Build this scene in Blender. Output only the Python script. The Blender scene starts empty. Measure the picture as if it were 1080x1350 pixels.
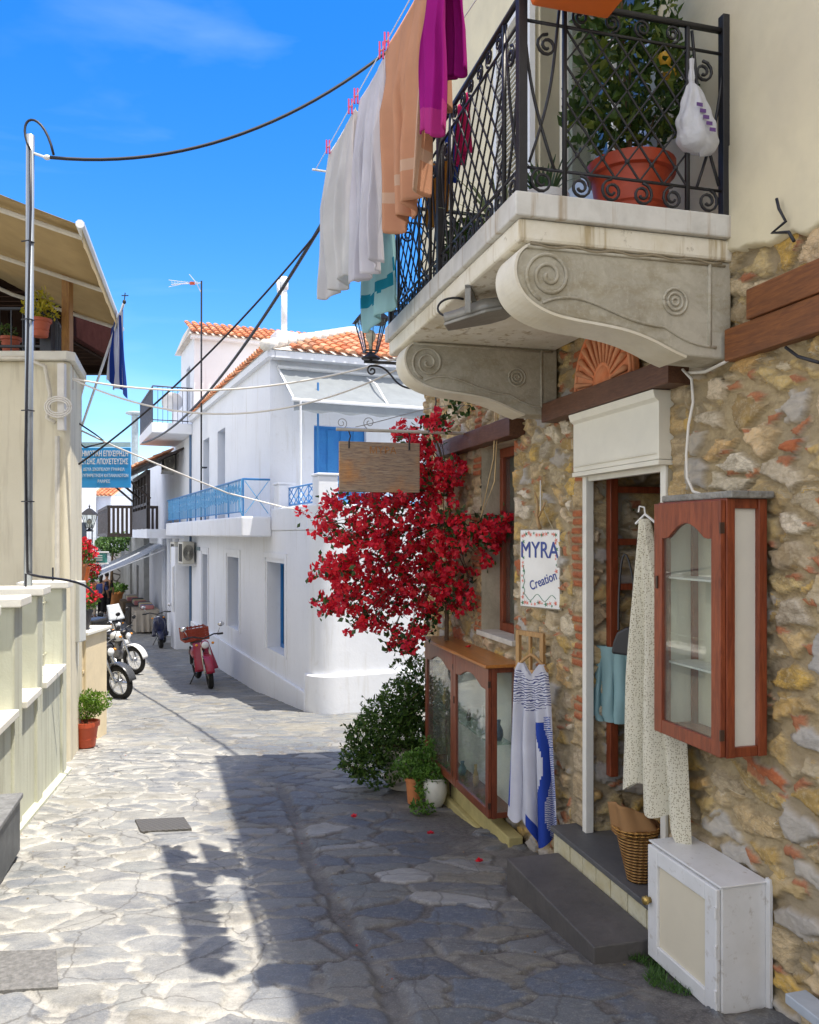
import bpy, bmesh, math, random
import numpy as np
from mathutils import Vector, Matrix, noise as mnoise
C = bpy.context.scene.collection
random.seed(7)
PI = math.pi
E = 1.75                      # eye height in the world
F = 1080.0                    # focal length in photo pixels
# ------------------------------------------------------------------ terrain
GP = [(-40, 2.6), (-12, .5), (0, 1.40), (3, 1.734), (4.3, 1.88), (6.8, 2.12), (10, 2.42), (15, 2.88), (22, 3.12), (33, 3.4), (60, 3.9), (400, 4.5)]
GX = np.array([p[0] for p in GP], float); GD = np.array([p[1] for p in GP], float)
GD[0] = -2.2
def gz(y):
    return E - float(np.interp(y, GX, GD))
def gza(y):
    s = 0
    for o in (-.5, -.25, 0, .25, .5): s = s + np.interp(y + o, GX, GD)
    return E - s / 5
# ------------------------------------------------------------------ frames
def frame(x, y, ang, z=0):
    return Matrix.Translation((x, y, z)) @ Matrix.Rotation(ang, 4, 'Z')
I4 = Matrix.Identity(4)
FR = frame(.937, 4.4, math.atan2(.9658, -.2593))      # stone house wall: x away from the viewer, y out to the street
FW = frame(-1.354, 11.7, math.atan2(.917, -.399))     # white house: same convention
FL = frame(-3.21, 7.8, math.atan2(.9691, -.2468))     # left side: y NEGATIVE is the street
def on(fr, px, py, d=0.0):
    """frame coordinates of what the photo shows at px,py on the plane y=d of a frame"""
    r = (px - 540) / F
    o = fr @ Vector((0, d, 0)); u = fr.to_3x3() @ Vector((1, 0, 0))
    s = (o.x - r * o.y) / (r * u.y - u.x)
    Z = o.y + s * u.y
    return Vector((s, d, E - (py - 704) / F * Z))
def across(fr, px, py, s):
    """same on the plane x=s"""
    r = (px - 540) / F
    o = fr @ Vector((s, 0, 0)); v = fr.to_3x3() @ Vector((0, 1, 0))
    d = (o.x - r * o.y) / (r * v.y - v.x)
    Z = o.y + d * v.y
    return Vector((s, d, E - (py - 704) / F * Z))
def P(px, py, Z):
    return Vector(((px - 540) / F * Z, Z, E - (py - 704) / F * Z))
# ------------------------------------------------------------------ scene objects
RM = {}
def rnd(a, b): return random.uniform(a, b)
def tag(o, label=None, cat=None, group=None, kind=None):
    if label: o['label'] = label
    if cat: o['category'] = cat
    if group: o['group'] = group
    if kind: o['kind'] = kind
    return o
def thing(name, label, cat, fr=I4, loc=(0, 0, 0), group=None, rz=0):
    o = bpy.data.objects.new(name, None); C.objects.link(o)
    o.empty_display_size = .1
    m = fr @ Matrix.Translation(loc) @ Matrix.Rotation(rz, 4, 'Z')
    o.matrix_world = m; RM[o.name] = m.copy()
    return tag(o, label, cat, group)
def kids(o): return [c for c in bpy.data.objects if c.parent == o]
def copy_tree(o, m=None, label=None, group=None):
    def cp(a, par):
        c = a.copy(); C.objects.link(c)
        if par: c.parent = par
        for ch in kids(a): cp(ch, c)
        return c
    r = cp(o, None)
    if m is not None: r.matrix_world = m
    RM[r.name] = r.matrix_world.copy()
    if label: r['label'] = label
    if group: r['group'] = group
    return r
class MB:
    def __init__(s, fr=I4): s.v = []; s.f = []; s.mi = []; s.fr = fr; s.cur = 0
    def add(s, vs, fs):
        n = len(s.v); s.v += [tuple(v) for v in vs]
        for f in fs: s.f.append(tuple(i + n for i in f)); s.mi.append(s.cur)
        return s
    def box(s, x0, x1, y0, y1, z0, z1, m=None):
        x0, x1 = min(x0, x1), max(x0, x1); y0, y1 = min(y0, y1), max(y0, y1); z0, z1 = min(z0, z1), max(z0, z1)
        vs = [Vector(p) for p in ((x0,y0,z0),(x1,y0,z0),(x1,y1,z0),(x0,y1,z0),(x0,y0,z1),(x1,y0,z1),(x1,y1,z1),(x0,y1,z1))]
        if m: vs = [m @ v for v in vs]
        return s.add(vs, [(0,3,2,1),(4,5,6,7),(0,1,5,4),(1,2,6,5),(2,3,7,6),(3,0,4,7)])
    def tube(s, pts, r, seg=6, cap=True, r1=None):
        pts = [Vector(p) for p in pts]; n = len(pts); rings = []
        t = (pts[1] - pts[0]).normalized()
        a = Vector((0, 0, 1)) if abs(t.z) < .9 else Vector((1, 0, 0))
        nx = t.cross(a).normalized()
        vs = []
        for i, p in enumerate(pts):
            t = (pts[min(i + 1, n - 1)] - pts[max(i - 1, 0)])
            t = t.normalized() if t.length > 1e-9 else Vector((0, 0, 1))
            nx = (nx - t * nx.dot(t))
            nx = nx.normalized() if nx.length > 1e-6 else t.orthogonal().normalized()
            ny = t.cross(nx)
            rr = r[i] if isinstance(r, (list, tuple)) else (r if r1 is None else r + (r1 - r) * i / max(1, n - 1))
            for k in range(seg):
                an = 2 * PI * k / seg + PI / seg
                vs.append(p + (nx * math.cos(an) + ny * math.sin(an)) * rr)
        fs = []
        for i in range(n - 1):
            for k in range(seg):
                fs.append((i*seg+k, i*seg+(k+1) % seg, (i+1)*seg+(k+1) % seg, (i+1)*seg+k))
        if cap: fs.append(tuple(range(seg))[::-1]); fs.append(tuple((n-1)*seg+k for k in range(seg)))
        return s.add(vs, fs)
    def bar(s, a, b, r=.006, seg=4): return s.tube([a, b], r, seg)
    def lathe(s, prof, c=(0, 0, 0), seg=20, close=True):
        c = Vector(c); vs = []; fs = []; n = len(prof)
        for r, z in prof:
            for k in range(seg):
                a = 2 * PI * k / seg
                vs.append(c + Vector((r * math.cos(a), r * math.sin(a), z)))
        for i in range(n - 1):
            for k in range(seg):
                fs.append((i*seg+k, i*seg+(k+1) % seg, (i+1)*seg+(k+1) % seg, (i+1)*seg+k))
        if close:
            fs.append(tuple(range(seg))[::-1]); fs.append(tuple((n-1)*seg+k for k in range(seg)))
        return s.add(vs, fs)
    def ell(s, c, rx, ry, rz, seg=12, rings=8, m=None, wob=0):
        c = Vector(c); vs = []; fs = []
        for i in range(rings + 1):
            th = PI * i / rings
            for k in range(seg):
                a = 2 * PI * k / seg
                v = Vector((rx*math.sin(th)*math.cos(a), ry*math.sin(th)*math.sin(a), rz*math.cos(th)))
                if wob: v *= 1 + wob * mnoise.noise(v * 9 + c)
                if m: v = m @ v
                vs.append(c + v)
        for i in range(rings):
            for k in range(seg):
                fs.append((i*seg+k, (i+1)*seg+k, (i+1)*seg+(k+1) % seg, i*seg+(k+1) % seg))
        return s.add(vs, fs)
    def prism(s, poly, axis, a0, a1):
        """poly: list of 2-tuples; axis 'x','y','z' is the extrusion axis"""
        def mk(p, a):
            return {'x': (a, p[0], p[1]), 'y': (p[0], a, p[1]), 'z': (p[0], p[1], a)}[axis]
        n = len(poly)
        vs = [mk(p, a0) for p in poly] + [mk(p, a1) for p in poly]
        fs = [tuple(range(n))[::-1], tuple(range(n, 2*n))] + [(i, (i+1) % n, n+(i+1) % n, n+i) for i in range(n)]
        return s.add(vs, fs)
    def quad(s, *p): return s.add(p, [tuple(range(len(p)))])
    def grid(s, fn, nu, nv, wrapu=False):
        vs = [fn(i / nu, j / nv) for j in range(nv + 1) for i in range(nu + 1)]
        fs = [(j*(nu+1)+i, j*(nu+1)+i+1, (j+1)*(nu+1)+i+1, (j+1)*(nu+1)+i) for j in range(nv) for i in range(nu)]
        return s.add(vs, fs)
    def build(s, name, mats, parent=None, smooth=False, bev=0, sol=0, label=None, auto=None, sub=0):
        me = bpy.data.meshes.new(name)
        if parent is not None: M = RM[parent.name].inverted() @ s.fr
        else:
            w = [s.fr @ Vector(v) for v in s.v]
            xs = [p.x for p in w]; ys = [p.y for p in w]; zs = [p.z for p in w]
            loc = Vector(((min(xs)+max(xs))/2, (min(ys)+max(ys))/2, min(zs)))
            M = Matrix.Translation(-loc) @ s.fr
        me.from_pydata([M @ Vector(v) for v in s.v], [], s.f)
        if not isinstance(mats, (list, tuple)): mats = [mats]
        for m in mats: me.materials.append(m)
        if len(mats) > 1: me.polygons.foreach_set('material_index', s.mi)
        bm = bmesh.new(); bm.from_mesh(me); bmesh.ops.recalc_face_normals(bm, faces=bm.faces); bm.to_mesh(me); bm.free()
        if smooth: me.polygons.foreach_set('use_smooth', [True] * len(me.polygons))
        if auto:
            me.polygons.foreach_set('use_smooth', [True] * len(me.polygons))
            me.set_sharp_from_angle(angle=math.radians(auto))
        o = bpy.data.objects.new(name, me); C.objects.link(o)
        if parent is not None: o.parent = parent; RM[o.name] = RM[parent.name]
        else: o.matrix_world = Matrix.Translation(loc); RM[o.name] = o.matrix_world.copy()
        if sol:
            md = o.modifiers.new('s', 'SOLIDIFY'); md.thickness = sol; md.offset = 0
        if sub:
            md = o.modifiers.new('u', 'SUBSURF'); md.levels = md.render_levels = sub
        if bev:
            md = o.modifiers.new('b', 'BEVEL'); md.width = bev; md.segments = 2; md.limit_method = 'ANGLE'; md.angle_limit = math.radians(40)
        if label: o['label'] = label
        return o
def npmesh(name, V, Fq, mats, parent=None, fr=I4, attrs=None, smooth=True, uv=None):
    """fast mesh from numpy arrays: V (n,3), Fq (m,4) or (m,3)"""
    me = bpy.data.meshes.new(name)
    M = (RM[parent.name].inverted() @ fr) if parent is not None else fr
    A = np.array(M); V = V @ A[:3, :3].T + A[:3, 3]
    k = Fq.shape[1]
    me.vertices.add(len(V)); me.vertices.foreach_set('co', V.astype(np.float32).ravel())
    me.loops.add(Fq.size); me.loops.foreach_set('vertex_index', Fq.astype(np.int32).ravel())
    me.polygons.add(len(Fq)); me.polygons.foreach_set('loop_start', np.arange(0, Fq.size, k, dtype=np.int32))
    me.polygons.foreach_set('loop_total', np.full(len(Fq), k, np.int32))
    for m in (mats if isinstance(mats, (list, tuple)) else [mats]): me.materials.append(m)
    me.update(calc_edges=True)
    if smooth: me.polygons.foreach_set('use_smooth', np.ones(len(Fq), bool))
    for n, a in (attrs or {}).items():
        at = me.attributes.new(n, 'FLOAT_COLOR', 'POINT'); at.data.foreach_set('color', a.astype(np.float32).ravel())
    me.validate()
    o = bpy.data.objects.new(name, me); C.objects.link(o)
    if parent is not None: o.parent = parent; RM[o.name] = RM[parent.name]
    else: RM[o.name] = I4
    return o
# ------------------------------------------------------------------ numpy noise
def h2(ix, iy, seed=0):
    n = (ix.astype(np.int64) * 374761393 + iy.astype(np.int64) * 668265263 + seed * 1442695041) & 0xffffffff
    n = ((n ^ (n >> 13)) * 1274126177) & 0xffffffff
    n = ((n ^ (n >> 16)) * 2246822519) & 0xffffffff
    return ((n ^ (n >> 15)) & 0xffffff) / float(0xffffff)
def vn(x, y, seed=0):
    ix = np.floor(x); iy = np.floor(y); fx = x - ix; fy = y - iy
    fx = fx*fx*(3-2*fx); fy = fy*fy*(3-2*fy)
    a = h2(ix, iy, seed); b = h2(ix+1, iy, seed); c = h2(ix, iy+1, seed); d = h2(ix+1, iy+1, seed)
    return (a*(1-fx)+b*fx)*(1-fy) + (c*(1-fx)+d*fx)*fy
def fbm(x, y, seed=0, oct=4):
    s = 0; a = .5; t = 0
    for k in range(oct): s = s + a * vn(x, y, seed + k*17); t += a; a *= .5; x = x*2.03; y = y*2.03
    return s / t
def worley(x, y, sx, sy, seed=0, jit=.85, stagger=True):
    """cells of about sx by sy; returns edge distance (same unit), id random a, b"""
    gx0 = x / sx; gy = y / sy
    iy0 = np.floor(gy)
    best = np.full(x.shape, 1e9); sec = np.full(x.shape, 1e9)
    bx = np.zeros_like(x); by = np.zeros_like(x); cx = np.zeros_like(x); cy = np.zeros_like(x); ida = np.zeros_like(x); idb = np.zeros_like(x)
    sxp = np.zeros_like(x); syp = np.zeros_like(x)
    for dj in (-2, -1, 0, 1, 2):
        jy = iy0 + dj
        off = np.where(np.mod(jy, 2) > .5, .5, 0) if stagger else 0 * jy
        ix0 = np.floor(gx0 - off)
        for di in (-2, -1, 0, 1, 2):
            jx = ix0 + di
            a = h2(jx, jy, seed); b = h2(jx, jy, seed + 5)
            qx = (jx + off + .5 + (a - .5) * jit) * sx; qy = (jy + .5 + (b - .5) * jit) * sy
            d = ((x - qx) / sx) ** 2 + ((y - qy) / sy) ** 2
            up = d < best
            m2 = (~up) & (d < sec)
            sec = np.where(up, best, np.where(m2, d, sec))
            sxp = np.where(up, bx, np.where(m2, qx, sxp)); syp = np.where(up, by, np.where(m2, qy, syp))
            best = np.where(up, d, best)
            bx = np.where(up, qx, bx); by = np.where(up, qy, by)
            ida = np.where(up, h2(jx, jy, seed + 11), ida); idb = np.where(up, h2(jx, jy, seed + 23), idb)
    L = np.sqrt(((bx - sxp) / sx) ** 2 + ((by - syp) / sy) ** 2) + 1e-6
    e = (sec - best) / (2 * L) * min(sx, sy)
    return e, ida, idb, x - bx, y - by
def sstep(a, b, x):
    t = np.clip((x - a) / (b - a), 0, 1); return t*t*(3-2*t)
# ------------------------------------------------------------------ materials
class NT:
    def __init__(s, name):
        s.m = bpy.data.materials.new(name); s.m.use_nodes = True
        s.t = s.m.node_tree; s.n = s.t.nodes; s.b = s.n['Principled BSDF']; s.out = s.n['Material Output']
        s._tc = None
    def N(s, typ, **kw):
        n = s.n.new(typ)
        for k, v in kw.items(): setattr(n, k, v)
        return n
    def L(s, a, b): s.t.links.new(a, b)
    def tc(s, scale=(1, 1, 1), which='Object', rot=(0, 0, 0)):
        if s._tc is None: s._tc = s.N('ShaderNodeTexCoord')
        mp = s.N('ShaderNodeMapping'); mp.inputs['Scale'].default_value = scale; mp.inputs['Rotation'].default_value = rot
        s.L(s._tc.outputs[which], mp.inputs['Vector']); return mp.outputs['Vector']
    def noise(s, vec, scale, detail=4, rough=.55, dist=0):
        n = s.N('ShaderNodeTexNoise'); s.L(vec, n.inputs['Vector'])
        n.inputs['Scale'].default_value = scale; n.inputs['Detail'].default_value = detail
        n.inputs['Roughness'].default_value = rough; n.inputs['Distortion'].default_value = dist
        return n.outputs['Fac']
    def ramp(s, fac, stops, interp='LINEAR'):
        r = s.N('ShaderNodeValToRGB'); r.color_ramp.interpolation = interp; el = r.color_ramp.elements
        while len(el) > 1: el.remove(el[-1])
        el[0].position = stops[0][0]; el[0].color = (*stops[0][1], 1) if len(stops[0][1]) == 3 else stops[0][1]
        for p, c in stops[1:]:
            e = el.new(p); e.color = (*c, 1)
        s.L(fac, r.inputs['Fac']); return r.outputs['Color']
    def g(s, fac, a, b): return s.ramp(fac, [(a, (0, 0, 0)), (b, (1, 1, 1))])
    def mix(s, fac, a, b, typ='MIX'):
        n = s.N('ShaderNodeMix', data_type='RGBA', blend_type=typ)
        for sock, v in ((n.inputs['Factor'], fac), (n.inputs['A'], a), (n.inputs['B'], b)):
            if hasattr(v, 'is_linked') or hasattr(v, 'links'): s.L(v, sock)
            elif isinstance(v, (tuple, list)): sock.default_value = (*v, 1) if len(v) == 3 else v
            else: sock.default_value = v
        return n.outputs['Result']
    def math(s, op, a, b=0.0):
        n = s.N('ShaderNodeMath', operation=op)
        for i, v in enumerate((a, b)):
            if isinstance(v, (int, float)): n.inputs[i].default_value = v
            else: s.L(v, n.inputs[i])
        return n.outputs[0]
    def bump(s, h, strength, dist=.01, nrm=None):
        b = s.N('ShaderNodeBump'); b.inputs['Strength'].default_value = strength; b.inputs['Distance'].default_value = dist
        s.L(h, b.inputs['Height'])
        if nrm is not None: s.L(nrm, b.inputs['Normal'])
        return b.outputs['Normal']
    def fin(s, col=None, rough=.7, nrm=None, metal=0, spec=None):
        if col is not None:
            if isinstance(col, (tuple, list)): s.b.inputs['Base Color'].default_value = (*col, 1)
            else: s.L(col, s.b.inputs['Base Color'])
        if isinstance(rough, (int, float)): s.b.inputs['Roughness'].default_value = rough
        else: s.L(rough, s.b.inputs['Roughness'])
        s.b.inputs['Metallic'].default_value = metal
        if spec is not None: s.b.inputs['Specular IOR Level'].default_value = spec
        if nrm is not None: s.L(nrm, s.b.inputs['Normal'])
        return s.m
MC = {}
def mat(name, col, rough=.7, var=.25, scale=6, bump=.15, bscale=60, metal=0, col2=None, bd=.004, spec=None, stretch=(1, 1, 1)):
    """a plain surface with blotches of two sizes and a little relief"""
    if name in MC: return MC[name]
    n = NT(name); v = n.tc(stretch)
    c2 = col2 or tuple(c * (1 - var) for c in col)
    f = n.noise(v, scale, 5, .6, .3); f2 = n.noise(v, scale * 7.3, 3)
    c = n.mix(n.g(f, .35, .68), col, c2)
    c = n.mix(n.math('MULTIPLY', n.g(f2, .5, .75), .35), c, tuple(x * (1 - var * 1.2) for x in col))
    nr = n.bump(n.noise(v, bscale, 4), bump, bd) if bump else None
    rr = n.math('ADD', n.math('MULTIPLY', f, .2), rough - .1)
    MC[name] = n.fin(c, rr, nr, metal, spec); return MC[name]
def glass(name='glass', tint=(.9, .95, .93), refl=1.0, dusty=.06):
    if name in MC: return MC[name]
    n = NT(name); t = n.N('ShaderNodeBsdfTransparent'); t.inputs['Color'].default_value = (*tint, 1)
    g = n.N('ShaderNodeBsdfGlossy'); g.inputs['Roughness'].default_value = .02
    lw = n.N('ShaderNodeLayerWeight'); lw.inputs['Blend'].default_value = .5
    fr = n.math('MINIMUM', 1.0, n.math('ADD', .045 * refl, n.math('MULTIPLY', n.math('POWER', lw.outputs['Facing'], 4.5), .9)))
    d = n.N('ShaderNodeBsdfDiffuse'); d.inputs['Color'].default_value = (.6, .6, .58, 1)
    ms = n.N('ShaderNodeMixShader'); n.L(fr, ms.inputs[0]); n.L(t.outputs[0], ms.inputs[1]); n.L(g.outputs[0], ms.inputs[2])
    m2 = n.N('ShaderNodeMixShader'); n.L(n.math('MULTIPLY', n.noise(n.tc(), 4, 4), dusty), m2.inputs[0])
    n.L(ms.outputs[0], m2.inputs[1]); n.L(d.outputs[0], m2.inputs[2]); n.L(m2.outputs[0], n.out.inputs['Surface'])
    MC[name] = n.m; return n.m
def wood(name, col, col2, rough=.45, ring=18, ax=(1, 1, 8), bump=.25, spec=.5):
    """grain runs along the axis with the SMALLEST scale"""
    if name in MC: return MC[name]
    n = NT(name); v = n.tc(ax)
    f = n.noise(v, ring, 5, .6, 1.2); f2 = n.noise(v, ring * 5, 3); f3 = n.noise(n.tc(), 3, 3)
    c = n.mix(n.g(f, .35, .65), col, col2)
    c = n.mix(n.math('MULTIPLY', n.g(f3, .4, .7), .4), c, tuple(x * .6 for x in col2))
    c = n.mix(n.math('MULTIPLY', n.g(f2, .5, .7), .3), c, tuple(x * .5 for x in col2))
    MC[name] = n.fin(c, rough, n.bump(f2, bump, .002), 0, spec); return MC[name]
def cloth_mat(name, col, trans=.35, rough=.9, weave=400, pattern=None, stripes=0):
    if name in MC: return MC[name]
    n = NT(name); v = n.tc()
    f = n.noise(v, 5, 4); w = n.noise(v, weave, 2)
    c = n.mix(n.g(f, .3, .7), col, tuple(x * .86 for x in col)) if pattern is None else pattern(n)
    n.fin(c, rough, n.bump(w, .3, .002), 0, .1)
    t = n.N('ShaderNodeBsdfTranslucent')
    if isinstance(c, (tuple, list)): t.inputs[0].default_value = (*c, 1)
    else: n.L(c, t.inputs[0])
    m = n.N('ShaderNodeMixShader'); m.inputs[0].default_value = trans
    n.L(n.b.outputs[0], m.inputs[1]); n.L(t.outputs[0], m.inputs[2]); n.L(m.outputs[0], n.out.inputs['Surface'])
    MC[name] = n.m; return n.m
def leaf_mat(name, cols, trans=.35, rough=.45, scale=14):
    if name in MC: return MC[name]
    n = NT(name); gi = n.N('ShaderNodeNewGeometry')
    v = n.tc(); f = n.noise(v, scale, 3)
    r = gi.outputs['Random Per Island']
    k = len(cols)
    c = n.ramp(r, [(i / max(1, k - 1), cc) for i, cc in enumerate(cols)])
    c = n.mix(n.math('MULTIPLY', n.g(f, .35, .7), .4), c, tuple(x * .6 for x in cols[0]))
    n.fin(c, rough, None, 0, .4)
    t = n.N('ShaderNodeBsdfTranslucent'); n.L(c, t.inputs[0])
    m = n.N('ShaderNodeMixShader'); m.inputs[0].default_value = trans
    n.L(n.b.outputs[0], m.inputs[1]); n.L(t.outputs[0], m.inputs[2]); n.L(m.outputs[0], n.out.inputs['Surface'])
    MC[name] = n.m; return n.m
# ------------------------------------------------------------------ leaves
def leaves(mb, pts, size, aspect=.5, droop=.3, up=.4, jitter=.3, six=False):
    """a folded pointed leaf at every point"""
    for p in pts:
        p = Vector(p)
        s = size * rnd(1 - jitter, 1 + jitter)
        d = Vector((rnd(-1, 1), rnd(-1, 1), rnd(-1, 1) + up)).normalized()
        sd = d.cross(Vector((rnd(-1, 1), rnd(-1, 1), rnd(-1, 1)))).normalized() * s * aspect * .5
        nn = d.cross(sd).normalized() * s * .12
        a = p; b = p + d * s; m = p + d * s * .45
        if six: mb.add([a, m + sd * 1.0 + nn, b, m - sd + nn, p + d*s*.8 + sd*.7 + nn*.6, p + d*s*.8 - sd*.7 + nn*.6, m], [(0, 1, 6), (6, 1, 4, 2), (0, 6, 3), (6, 2, 5, 3)])
        else: mb.add([a, m + sd + nn, b, m - sd + nn], [(0, 1, 2), (0, 2, 3)])
def blob_pts(blobs, n, shell=.55):
    """points in a set of ellipsoids (c, (rx,ry,rz), weight)"""
    W = [b[2] if len(b) > 2 else b[1][0]*b[1][1]*b[1][2] for b in blobs]; out = []
    for b in random.choices(blobs, W, k=n):
        while True:
            v = Vector((rnd(-1, 1), rnd(-1, 1), rnd(-1, 1)))
            if .05 < v.length <= 1: break
        v = v.normalized() * (v.length ** shell)
        out.append(Vector(b[0]) + Vector((v.x*b[1][0], v.y*b[1][1], v.z*b[1][2])))
    return out
def text(name, body, size, mtx, material, parent, extrude=.001, align='CENTER', sx=1.0, bold=0):
    cu = bpy.data.curves.new(name, 'FONT'); cu.body = body; cu.size = size; cu.extrude = extrude; cu.align_x = align; cu.align_y = 'CENTER'
    cu.offset = bold
    tmp = bpy.data.objects.new('tmp', cu); me = bpy.data.meshes.new_from_object(tmp); me.materials.clear(); me.materials.append(material); bpy.data.objects.remove(tmp); bpy.data.curves.remove(cu)
    o = bpy.data.objects.new(name, me); C.objects.link(o); RM[o.name] = RM[parent.name]
    o.parent = parent; o.matrix_local = RM[parent.name].inverted() @ mtx @ Matrix.Diagonal((sx, 1, 1, 1)); return o
def spiral(c, r0, turns, a0, e1, e2, n=22, r_end=.25):
    """points of a scroll in the plane e1,e2, from the outside in"""
    c = Vector(c); out = []
    for i in range(n + 1):
        t = i / n; r = r0 * (1 - t * (1 - r_end)); a = a0 + turns * 2 * PI * t
        out.append(c + e1 * (r * math.cos(a)) + e2 * (r * math.sin(a)))
    return out
def bez(a, b, c, d, n=10):
    a, b, c, d = map(Vector, (a, b, c, d))
    return [a*(1-t)**3 + b*3*t*(1-t)**2 + c*3*t*t*(1-t) + d*t**3 for t in [i/n for i in range(n+1)]]
def sag(a, b, dz, n=14, side=None):
    a, b = Vector(a), Vector(b); return [a.lerp(b, t) - Vector((0, 0, dz * 4 * t * (1 - t))) for t in [i/n for i in range(n+1)]]
# ================================================================== camera, sky, sun
cam = bpy.data.cameras.new('camera'); co = bpy.data.objects.new('camera', cam); C.objects.link(co)
cam.sensor_fit = 'VERTICAL'; cam.sensor_height = 36; cam.lens = 36 * 1080 / 1350
cam.shift_y = 29 / 1350; cam.clip_start = .05; cam.clip_end = 2000
co.location = (0, 0, E); co.rotation_euler = (PI / 2, 0, 0); bpy.context.scene.camera = co
SUN = Vector((.93, -.367, math.tan(math.radians(74)))).normalized()
sl = bpy.data.lights.new('sun', 'SUN'); sl.energy = 4.0; sl.angle = math.radians(.5); sl.color = (1, .925, .81)
so = bpy.data.objects.new('sun', sl); C.objects.link(so); so.rotation_euler = SUN.to_track_quat('Z', 'Y').to_euler(); so.location = (0, 0, 30)
w = bpy.data.worlds.new('World'); bpy.context.scene.world = w; w.use_nodes = True
wn = w.node_tree; bg = wn.nodes['Background']; sk = wn.nodes.new('ShaderNodeTexSky'); sk.sky_type = 'NISHITA'; sk.sun_disc = False
sk.sun_elevation = math.asin(SUN.z); sk.sun_rotation = math.atan2(SUN.x, SUN.y)
sk.air_density = 1.0; sk.dust_density = .25; sk.ozone_density = 4.0; sk.altitude = 0
hs = wn.nodes.new('ShaderNodeHueSaturation'); hs.inputs['Saturation'].default_value = 1.38; hs.inputs['Hue'].default_value = .508
wn.links.new(sk.outputs[0], hs.inputs['Color'])
# thin high cirrus wisps, part of the sky itself
tcw = wn.nodes.new('ShaderNodeTexCoord'); mpw = wn.nodes.new('ShaderNodeMapping'); mpw.inputs['Scale'].default_value = (1.2, 1.0, 4.5); mpw.inputs['Rotation'].default_value = (0, .35, 0)
nw = wn.nodes.new('ShaderNodeTexNoise'); nw.inputs['Scale'].default_value = 1.6; nw.inputs['Detail'].default_value = 6; nw.inputs['Distortion'].default_value = .6
rw = wn.nodes.new('ShaderNodeValToRGB'); rw.color_ramp.elements[0].position = .52; rw.color_ramp.elements[1].position = .85; rw.color_ramp.elements[1].color = (.13, .13, .13, 1)
mw = wn.nodes.new('ShaderNodeMix'); mw.data_type = 'RGBA'; mw.inputs['B'].default_value = (7, 8, 9.5, 1)
wn.links.new(tcw.outputs['Generated'], mpw.inputs[0]); wn.links.new(mpw.outputs[0], nw.inputs[0]); wn.links.new(nw.outputs[0], rw.inputs[0])
wn.links.new(rw.outputs[0], mw.inputs['Factor']); wn.links.new(hs.outputs[0], mw.inputs['A'])
# unseen broken cloud behind the viewer, added to whiten and lift the ambient light
spx = wn.nodes.new('ShaderNodeSeparateXYZ'); wn.links.new(tcw.outputs['Generated'], spx.inputs[0])
gr = wn.nodes.new('ShaderNodeMapRange'); gr.inputs['From Min'].default_value = .50; gr.inputs['From Max'].default_value = .05; wn.links.new(spx.outputs['Y'], gr.inputs['Value'])
n2 = wn.nodes.new('ShaderNodeTexNoise'); n2.inputs['Scale'].default_value = 2.6; n2.inputs['Detail'].default_value = 7; wn.links.new(tcw.outputs['Generated'], n2.inputs[0])
r2 = wn.nodes.new('ShaderNodeMapRange'); r2.inputs['From Min'].default_value = .40; r2.inputs['From Max'].default_value = .56; wn.links.new(n2.outputs[0], r2.inputs['Value'])
mm = wn.nodes.new('ShaderNodeMath'); mm.operation = 'MULTIPLY'; wn.links.new(gr.outputs[0], mm.inputs[0]); wn.links.new(r2.outputs[0], mm.inputs[1])
m3 = wn.nodes.new('ShaderNodeMix'); m3.data_type = 'RGBA'; m3.inputs['B'].default_value = (7.0, 6.5, 5.9, 1)
wn.links.new(mm.outputs[0], m3.inputs['Factor']); wn.links.new(mw.outputs['Result'], m3.inputs['A']); wn.links.new(m3.outputs['Result'], bg.inputs['Color'])
bg.inputs['Strength'].default_value = .15
vs_ = bpy.context.scene.view_settings; vs_.view_transform = 'Standard'; vs_.look = 'None'; vs_.exposure = .95; vs_.gamma = 1
cy = bpy.context.scene.cycles; cy.max_bounces = 7; cy.diffuse_bounces = 4; cy.transparent_max_bounces = 12; cy.glossy_bounces = 3; cy.caustics_reflective = False
try: cy.use_denoising = True
except Exception: pass
# ================================================================== paving
n = NT('paving'); at = n.N('ShaderNodeAttribute', attribute_name='Cell'); sp = n.N('ShaderNodeSeparateColor'); n.L(at.outputs['Color'], sp.inputs[0])
v = n.tc(); ra, rb, msk = sp.outputs[0], sp.outputs[1], sp.outputs[2]; sun_wash = at.outputs['Alpha']  # alpha: cement wash, together with sunlit brightness painted into the colour
st = n.ramp(ra, [(0, (.075, .09, .12)), (.22, (.105, .125, .16)), (.4, (.135, .15, .155)), (.55, (.09, .10, .125)), (.7, (.15, .16, .165)), (.84, (.19, .175, .14)), (.94, (.17, .18, .19)), (1, (.36, .36, .35))])
vst = n.tc((1.0, 3.2, 1)); f1 = n.noise(vst, 7, 6, .65, .5); f2 = n.noise(v, 38, 5, .7); f3 = n.noise(v, 2.2, 4, .6)
st = n.mix(n.math('MULTIPLY', n.g(f1, .42, .62), .35), st, (.10, .11, .125)); st = n.mix(n.math('MULTIPLY', n.g(f2, .52, .72), .45), st, (.36, .35, .32))
st = n.mix(n.math('MULTIPLY', n.g(f3, .5, .7), .3), st, (.24, .2, .13))
jt = n.mix(n.g(f2, .4, .65), (.14, .13, .12), (.075, .07, .066)); jt = n.mix(n.g(f3, .5, .7), jt, (.26, .245, .21))
base = n.mix(msk, jt, st)
wf = n.math('MULTIPLY', sun_wash, n.g(n.noise(v, 3.1, 6, .7, .8), .27, .56)); wj = n.math('MULTIPLY', sun_wash, n.math('SUBTRACT', 1.0, msk))
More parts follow.
